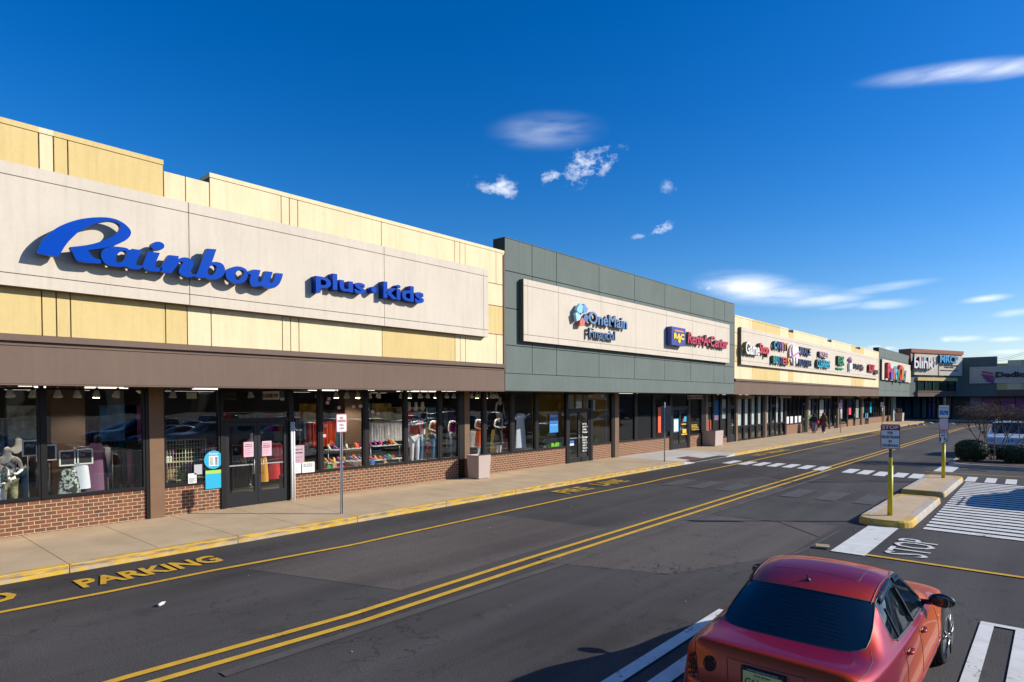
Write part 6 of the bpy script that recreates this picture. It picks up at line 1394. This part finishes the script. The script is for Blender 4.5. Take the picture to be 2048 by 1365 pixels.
        # mirror
        mo = bpy.data.objects.new('wing_mirror', None); link(mo); mo.parent = t; mo.location = (s*.885, 2.56, .985)
        bm = B(); ellip(bm, (0,0,0), .115, .075, .068, 10)
        for v in bm.verts:
            if v.co.y < -.02: v.co.y = -.02 - (abs(v.co.y)-.02)*.15
        obj('mirror_shell', bm, BLACK, mo, True); bm = B(); ellip(bm, (0,-.028,0), .105, .008, .06, 8); obj('mirror_glass', bm, mat('mirror_dark', (.01,.012,.016), .05, spec=1), mo, True)
        bm = B(); tube(bm, [(-s*.2,.02,-.05),(-s*.05,0,-.03)], [.028,.024], 8); obj('mirror_arm', bm, BLACK, mo, True)
        bm = B(); seam(t, bvh, [(s*.525,1.22),(s*.53,1.6),(s*.53,1.95),(s*.51,2.10)], '+z', .012, bmx=bm, n=16, off=-.003); obj('roof_channel', bm, mat('roof_gap_red', (.12,.01,.02), .5), t, True)
    # roof glass, aerial, rear brake bar
    patch(t, bvh, [(-.38,1.44),(.38,1.44),(.38,1.84),(-.38,1.84)], '+z', mat('roof_glass', (.01,.03,.06), .04, spec=1, coat=1), 'sunroof', sq=9, off=.007)
    bm = B(); seam(t, bvh, [(-.38,1.44),(.38,1.44),(.38,1.84),(-.38,1.84),(-.38,1.44)], '+z', .012, bmx=bm, n=20, off=.004); obj('sunroof_seal', bm, BLACK, t, True)
    h, _n = surf(bvh, (0,1.24,4), (0,0,-1)); bm = B(); lathe(bm, (0,1.24,h.z-.01), [(.03,0),(.022,.02),(.012,.03)], 12); tube(bm, [(0,1.24,h.z+.01),(0,1.19,h.z+.10)], [.006,.003], 6); obj('aerial', bm, BLACK, t, True)
    for o_ in parts[1:]:
        lp = boundary(o_)[0]; bm = B(); tube(bm, lp + [lp[0], lp[1]], .009 if 'side' in o_.name else .008, 5, cap=False); obj('window_seal', bm, BLACK, o_, True)
    bm = B()
    for k in range(11):
        y = .70+.035*k; hw = .50-.012*k
        seam(t, bvh, [(-hw,y+.03),(0,y-.02),(hw,y+.03)], '+z', .0016, bmx=bm, off=-.0015, n=8)
    obj('heater_wires', bm, mat('heater_wire', (.03,.045,.055), .4), t, True)
    patch(t, bvh, [(-.78,.36),(-.62,.36),(-.62,.55),(-.78,.55)], '-y', mat('bumper_inlay', (.06,.008,.02), .3, coat=1), 'bumper_inlay'); patch(t, bvh, [(.62,.36),(.78,.36),(.78,.55),(.62,.55)], '-y', mat('bumper_inlay', (.06,.008,.02)), 'bumper_inlay')
    bm = B(); seam(t, bvh, [(-.70,.64),(0,.64),(.70,.64)], '-y', .008, bmx=bm, n=20); obj('bumper_gap', bm, BLACK, t, True)
    return t
CAR = sedan((CARX, CARL, 0), 0, 'orange red sedan with dark tinted rear window and yellow New Jersey plate', PAINT, True, steer=R(-5))

# white pickup-nosed utility vehicle, front towards us
def suv_stations():
    def low(y, zb, w, zs, top): return [(0,y,zb),(w*.9,y,zb),(w*.97,y,zb+.08),(w,y,.62),(w-.01,y,zs-.1),(w-.05,y,zs)] + [(x, y+dy, z) for x, dy, z in top]
    def gh(y, yr, ws, zr, wr): return [(0,y,.4),(.86,y,.4),(.93,y,.48),(.96,y,.7),(.95,y,1.0),(.93,y,1.12),(.885,y,1.17),(wr,yr,zr-.05),(wr*.8,yr,zr),(0,yr,zr+.02)]
    return [low(0,.45,.84,.95,[(.78,0,1.0),(.6,0,1.0),(.3,0,1.0),(0,0,1.0)]), gh(.06,.25,.9,1.74,.72), gh(.3,.42,.9,1.79,.76), gh(1.5,1.5,.9,1.81,.77), gh(1.6,1.6,.9,1.81,.77), gh(2.4,2.35,.9,1.80,.77), gh(2.5,2.45,.9,1.80,.77), gh(3.3,2.85,.9,1.76,.74),
     [(0,3.55,.4),(.86,3.55,.4),(.93,3.55,.48),(.955,3.55,.7),(.945,3.52,1.0),(.92,3.5,1.10),(.86,3.48,1.15),(.74,3.52,1.17),(.45,3.6,1.19),(0,3.64,1.20)],
     low(3.9,.4,.95,1.08,[(.82,0,1.13),(.66,0,1.15),(.4,0,1.165),(0,0,1.17)]), low(4.55,.42,.94,1.04,[(.80,0,1.09),(.66,0,1.11),(.4,0,1.12),(0,0,1.125)]), low(4.72,.42,.92,.96,[(.78,0,1.02),(.62,.02,1.03),(.4,.03,1.035),(0,.04,1.035)]), low(4.80,.42,.90,.80,[(.78,0,.82),(.62,.0,.82),(.4,.02,.82),(0,.03,.82)]), low(4.86,.48,.88,.66,[(.78,0,.67),(.62,0,.67),(.4,.02,.67),(0,.03,.67)])]
def suv_idx(i, j, side): return 1 if (i == 7 and j >= 7) or (j == 6 and i in (2,4,6)) or (i == 0 and j >= 6) else 0
WPAINT = mat('white_car_paint', (.62,.64,.68), .3, coat=.8)
def suv(loc, rz, label, paint, group=None, lvl=2):
    t = thing('parked_car', loc, label, 'car', group, rz)
    bvh, parts = build_car(t, suv_stations(), suv_idx, [paint, mat('car_glass', (.01,.02,.022), .05, spec=.8)], ['body','windows'], [(.66,1.2,y,.37,.43) for y in (.95,3.9)] + [(-1.2,-.66,y,.37,.43) for y in (.95,3.9)], lvl, creased=[(None,5,.5)])
    for s in (1,-1):
        for y in (.95, 3.9): wheel(t, s*.82, y, .37, .24, side=s)
        patch(t, bvh, [(s*.50,.83),(s*.74,.83),(s*.74,.99),(s*.47,.99)], '+y', mat('headlight_lens', (.25,.32,.36), .1, coat=1), 'headlight', sq=7); patch(t, bvh, [(s*.75,.82),(s*.85,.82),(s*.85,.99),(s*.75,.99)], '+y', mat('amber_lens', (.75,.22,.02), .2, coat=1), 'turn_lamp', sq=7)
        bm = B(); ellip(bm, (s*1.08,3.22,1.22), .1, .06, .09, 8); obj('wing_mirror', bm, BLACK, t, True)
        bm = B(); tube(bm, [(s*.66,.5,1.86),(s*.66,2.5,1.86)], .018, 6); obj('roof_rail', bm, BLACK, t, True)
    patch(t, bvh, [(-.44,.83),(.44,.83),(.46,.99),(-.46,.99)], '+y', BLACK, 'grille', sq=7)
    bm = B()
    for z in (.87,.91,.95): seam(t, bvh, [(-.42,z),(.42,z)], '+y', .014, bmx=bm, off=.01)
    obj('grille_bars', bm, RIMS, t, True); bm = B(); box(bm, -.86, .86, 4.80, 4.94, .50, .70); bmesh.ops.bevel(bm, geom=bm.edges[:], offset=.03, segments=2); obj('bumper', bm, mat('dark_blue_grey_plastic', (.03,.035,.05), .4), t, True)
    bm = B(); box(bm, -.84, .84, 4.925, 4.95, .60, .64); obj('bumper_chrome', bm, RIMS, t, True)
    return t
sp_ = onz(2003, 900, .55)
suv((sp_.x+.15, 44.6, 0), math.pi, 'white utility vehicle facing us behind the bare tree and clipped shrubs', WPAINT)

# vehicles in the rest of the car park (they show in the shop windows)
def repaint(o, paint, old):
    for ch in o.children:
        if ch.type == 'MESH':
            for s_ in ch.material_slots:
                if s_.material == old: s_.link = 'OBJECT'; s_.material = paint
        repaint(ch, paint, old)
LOTP = [mat('lot_paint_'+n, c, .3, metal=.3, coat=1) for n, c in (('silver',(.35,.36,.38)),('black',(.01,.01,.012)),('navy',(.015,.03,.10)),('maroon',(.16,.01,.02)),('grey',(.10,.10,.11)),('pearl',(.6,.6,.6)))]
ps = sedan((8,-2,0), 0, 'silver sedan in the open car park across the road', LOTP[0], False, 'cars in the open car park', level=1)
pv = suv((1.45,23.3,0), 0, 'dark blue utility vehicle beside the hatched aisle outside the right edge', LOTP[2], None, 1)
spots2 = []
for yy, x0 in ((-9.5, -3.2), (-2.2, 10.7), (5.2, 3.9), (18.3, 4.4), (23.4, 4.3), (41.5, 3.9), (47.0, 2.2), (64.0, 6.5), (84.0, 8)):
    for k in range(9):
        x = x0+2.75*k
        if random.random() < .74 and x < 24: spots2.append((x, yy+random.uniform(-.25,.25), random.randrange(6)))
for i, (x, y, c) in enumerate(spots2):
    src = ps if i % 3 else pv
    t = copy_tree(src); t.location = (x, y, 0); t.rotation_euler = (0,0,random.choice((0, math.pi))+random.uniform(-.03,.03))
    repaint(t, LOTP[c], LOTP[0] if src == ps else LOTP[2]); t['label'] = 'vehicle in the open car park outside the photo, seen only in shop glass'; t['group'] = 'cars in the open car park'
    if src == ps or True: pass
ps['label'] = 'vehicle in the open car park outside the photo, seen only in shop glass'
# far tree belt and shed beyond the car park (shows as the dark skyline in the glass)
bm = B(); n = 160; prev = None
for i in range(n+1):
    a = R(-75+150*i/n); d = 120+12*math.sin(i*.7); x, y = 20+d*math.cos(a), 30+d*math.sin(a)*1.1; h = 6.5+3.0*math.sin(i*.9)*math.sin(i*.31)+random.uniform(-1,1)
    cur = (bm.verts.new((x,y,-1)), bm.verts.new((x,y,h)), bm.verts.new((x+14,y,h*.95)), bm.verts.new((x+14,y,-1)))
    if prev:
        for k in range(3): bm.faces.new((prev[k], cur[k], cur[k+1], prev[k+1]))
    prev = cur
tag(obj('far_wood', bm, mat('far_tree_belt', (.045,.045,.03), .95, (.03,.035,.02), .3)), 'dark belt of trees beyond the open car park', 'trees', kind='stuff')

# ------------------------------------------------------------------ planted bed, shrubs, bare tree
bed = isl(-3.75, 6.0, 33.4, 39.6, 1.0, 1.0)
t = island('planted_island', bed, 'raised planting bed with a pale kerb at the right edge', zt=.16, wid=.11)
bm = B(); shape_into(bm, [[(1.125+(p[0]-1.125)*.955, 36.5+(p[1]-36.5)*.93) for p in bed]], (0,0,0), (1,0,0), (0,1,0), .175); tag(obj('bark_mulch', bm, mat('bark_mulch', (.10,.06,.045), .95, (.04,.025,.02), 14, .8, 40)), 'dark brown bark mulch under the shrubs', 'mulch', kind='stuff')
LEAFM = mat('box_leaf', (.045,.07,.018), .55, (.02,.035,.01), 3, spec=.4)
def shrub(x, y, z, rx, ry, rz_, label, n=5200, sq=2.6):
    t = thing('clipped_shrub', (x, y, z), label, 'shrub'); bm = B()
    for k in range(n):
        a = random.uniform(0, 2*math.pi); cz = random.uniform(-.9, 1); s_ = math.sqrt(max(0, 1-cz*cz)); d = Vector((s_*math.cos(a), s_*math.sin(a), cz)); kk = (abs(d.x)**sq+abs(d.y)**sq+abs(d.z)**sq)**(-1/sq)
        rr = kk*random.uniform(.84, 1.02)*(1+.05*math.sin(7*a)*math.cos(5*cz)); p = Vector((d.x*rx*rr, d.y*ry*rr, rz_+d.z*rz_*rr)); u = Vector((random.gauss(0,1),random.gauss(0,1),random.gauss(0,1))).normalized(); v = u.cross(d+Vector((.01,.02,.03))).normalized(); L_ = random.uniform(.03,.055)
        f = bm.faces.new([bm.verts.new(p+u*L_), bm.verts.new(p+v*L_*.5), bm.verts.new(p-u*L_), bm.verts.new(p-v*L_*.5)])
    obj('foliage', bm, LEAFM, t, True)
    bm = B(); ellip(bm, (0,0,rz_), rx*.82, ry*.82, rz_*.84, 10); obj('dark_core', bm, mat('shrub_inside', (.02,.022,.01), .95), t, True); return t  # plain dark core filling the gaps between the leaves
a = onz(1943, 917, .18); shrub(-3.0, 35.3, .18, .62, .62, .47, 'rounded box clipped shrub left of the bare tree')
shrub(-1.35, 35.6, .18, .78, .6, .37, 'low rounded clipped shrub right of the bare tree trunks')
shrub(.9, 35.6, .18, .7, .6, .4, 'third clipped shrub at the right edge of the photo')
def bare_tree(x, y, z, stems, label, crown, seed=3):
    random.seed(seed); t = thing('bare_tree', (x, y, z), label, 'tree'); bt = B(); br = B()
    def grow(bm, p, d, L_, r_, lv, dark):
        segs = 4; pts = [p]; q_ = p.copy(); dd = d.copy()
        for k in range(segs):
            dd = (dd + Vector((random.gauss(0,.10),random.gauss(0,.10),random.gauss(0,.05)+ (.03 if lv < 3 else 0)))).normalized(); q_ = q_ + dd*(L_/segs); pts.append(q_.copy())
        tube(bm, pts, [max(.003, r_*(1-.3*k/segs)) for k in range(segs+1)], 5 if lv < 2 else 3, cap=False)
        if lv >= 6 or (lv == 5 and random.random() < .45): return
        nk = (3 if lv < 2 else random.choice((2,3,3))) if lv else 3
        for k in range(nk):
            base = pts[-1] if k == 0 or lv < 1 else pts[random.choice((2,3,4))]
            sp = .42 if lv < 2 else .75
            nd = (dd*1.0 + Vector((random.gauss(0,sp),random.gauss(0,sp),random.gauss(.02,sp*.5)))).normalized()
            if base.z < 1.55: nd.z = abs(nd.z)*.8+.35
            if base.x < -1.2: nd.x = abs(nd.x)*.4
            if base.z > crown + .28*math.sin(base.x*2.3+seed) + random.gauss(0,.12) - .45*max(0, min(1, -base.x/1.2)): nd.z = -abs(nd.z)*.3+random.gauss(0,.1); nd.normalize()
            grow(br if lv >= 1 else bm, base, nd, L_*random.uniform(.62,.85), r_*.62, lv+1, dark)
    for (dx, dy, dz, L_, ox) in stems: grow(bt, Vector((ox,0,0)), Vector((dx,dy,dz)).normalized(), L_, .032, 0, 0)
    obj('trunk', bt, mat('pale_bark', (.38,.30,.22), .8, (.20,.15,.11), 6), t, True); obj('crown', br, mat('twig', (.10,.065,.05), .9), t, True); random.seed(11); return t
p = onz(1996, 906, .18)
bare_tree(p.x, 36.6, .18, [(-.42,.1,.9,1.05,0),(-.25,-.1,1,1.1,.05),(.1,.2,1,1.15,.12),(.35,0,1,1.15,.2),(.75,.1,.9,1.2,.3),(.3,.35,1,1.1,.25),(-.5,.3,.8,1.0,0),(1.0,.2,.7,1.2,.35)], 'leafless spreading tree with pale forked trunks on the planting bed', 2.25)

# ------------------------------------------------------------------ people walking away on the pavement
def person(x, y, z, rz, label, J, coat, legs, hair, skinm, extra=None, h=1.68):
    t = thing('person', (x, y, z), label, 'person', None, rz); ed = HUM + [('nck','hed'),('hed','top')]
    bm = skin(ed, J)
    for q_ in ('l','r'): fing(bm, J, q_, 1)
    k = h/1.75; ellip(bm, (.085*k,0,1.615*k), .02, .014, .022, 5)
    for s in (1,-1): ellip(bm, (.01*k,.078*k*s,1.62*k), .02, .01, .03, 5)
    obj('body', bm, skinm, t, True, True)
    obj('trousers', skin(subset(HUM, LEG), grown(J, LEG, .04), 2), legs, t, True, True)
    kk = ['chs','wst','pel','shl','shr','ell','elr','wrl','wrr']; obj('jacket', skin(subset(HUM, kk), grown(J, kk, .035), 2), coat, t, True, True)
    return t
SKN = mat('brown_skin', (.16,.08,.05), .6)
def shoes(t, J, m):
    for q_ in ('l','r'):
        bm = B(); a = Vector(J['an'+q_][0]); o_ = Vector(J['to'+q_][0]); tube(bm, [a+Vector((-.06,0,-.04)), (a+o_)/2+Vector((0,0,-.01)), o_+Vector((.04,0,0))], [.045,.05,.04], 8); obj('shoe', bm, m, t, True, True)
p = onz(1626, 866.5, .15); J = joints(1.66, arm='fwd', stride=.10)
t = person(-15.6, 56.6, .15, R(95), 'person in dark jacket and grey trousers with pink shoes walking away with a bag', J, mat('dark_jacket', (.02,.02,.03), .9), mat('grey_sweatpants', (.22,.24,.33), .9), BLACK, SKN)
bm = B(); ellip(bm, (-.02,0,1.60*.95+.02), .10, .10, .12, 8); obj('hair', bm, mat('black_hair', (.015,.01,.01), .7), t, True, True); shoes(t, J, mat('pink_shoe', (.6,.03,.12), .6))
bm = B(); ellip(bm, (0,0,0), .12, .09, .19, 10); tube(bm, [(0,-.03,.15),(0,0,.36),(0,.03,.15)], .008, 5); o = obj('pink_bag', bm, mat('magenta_bag', (.65,.02,.18), .6)); o.location = (-15.33, 56.6, 1.05); tag(o, 'magenta and white bag carried by the person in the dark jacket', 'bag')
J = joints(1.70, arm='down', stride=.16)
t = person(-15.05, 57.3, .15, R(88), 'person in a long brown coat and red knit hat walking away', J, mat('brown_coat', (.16,.075,.03), .9), mat('navy_leggings', (.05,.06,.16), .9), BLACK, SKN)
bm = skirt(.62, 1.08, .40, .20, .8, 20, .08); obj('coat_skirt', bm, mat('brown_coat', (0,0,0)), t, True, True)
bm = B(); ellip(bm, (-.01,0,1.60), .125, .125, .115, 10); obj('knit_hat', bm, mat('red_hat', (.38,.04,.02), .95), t, True, True); bm = B(); ellip(bm, (-.03,0,1.52), .10,.12,.12, 8); obj('hair', bm, mat('black_hair', (.015,.01,.01)), t, True, True); shoes(t, J, SWHITE)

# ------------------------------------------------------------------ litter and small things
p = onz(323, 1212, 0); t = thing('drink_bottle', (p.x, p.y, .03), 'small white bottle with a yellow cap lying on the road', 'bottle', None, R(128)); t.scale = (.8,.8,.8)
bm = B(); lathe(bm, (0,0,0), [(.01,-.09),(.028,-.08),(.03,.04),(.012,.075),(.012,.09)], 12, 0, 'x'); obj('bottle_body', bm, SWHITE, t, True); bm = B(); lathe(bm, (0,0,0), [(.014,.09),(.014,.11)], 10, 0, 'x'); obj('cap', bm, YEP, t, True)
p = onz(1646, 1097, 0); bm = B(); obox(bm, (p.x-.1, p.y-.12, .02), Vector((.24,.06,0)), Vector((-.05,.16,.02)), Vector((0,0,.03))); tag(obj('cardboard_scrap', bm, mat('cardboard2', (.40,.30,.18), .9)), 'flattened cardboard scrap on the road ahead of the red car', 'litter')
bm = B(); p = onz(1645, 1111, 0)
for (x, y, s_) in ((1828,846,.35),(1835,846.5,.25),(1843,847.5,.12),(1861,847,.2),(1863,848.5,.22),(1805,848,.15),(1812,851,.2),(1818,852,.15),(1833,852,.18),(1847,851.5,.15),(1876,849,.12),(1903,849,.3)):
    p = onz(x, y, 0); bm = B(); ellip(bm, (0,0,.07), s_*.9, s_*.5, .08, 5); 
    for v in bm.verts: v.co.z *= random.uniform(.5,1.3)
    o = obj('litter_scrap', bm, PAP); o.location = (p.x, p.y, 0); tag(o, 'white scrap of litter scattered on the far end of the road', 'litter', 'white litter on the far road')
random.seed(5)
for k in range(26):
    x, y = random.uniform(-10.5,-3.2), random.uniform(4,26); bm = B(); s_ = random.uniform(.012,.03); ellip(bm, (0,0,s_*.4), s_, s_*.7, s_*.4, 3); o = obj('pebble', bm, mat('pale_grit', (.4,.38,.34), .9)); o.location = (x, y, .004); tag(o, 'tiny pale speck of grit on the asphalt', 'grit', 'specks of grit on the road')
# power line beyond the end wing
t = thing('power_line', (0,150,0), 'thin overhead wires beyond the end wing at the right edge', 'wires')
for k, (ya, yb) in enumerate(((723,708),(719,704))):
    bm = B(); a = CAM + ray(1990, ya)*170; b = CAM + ray(2048, yb)*150; c = CAM + ray(2200, yb-40)*120; tube(bm, [a, (a+b)/2-ZV*.4, b, c], .03, 5); obj('wire', bm, BLACK, t)
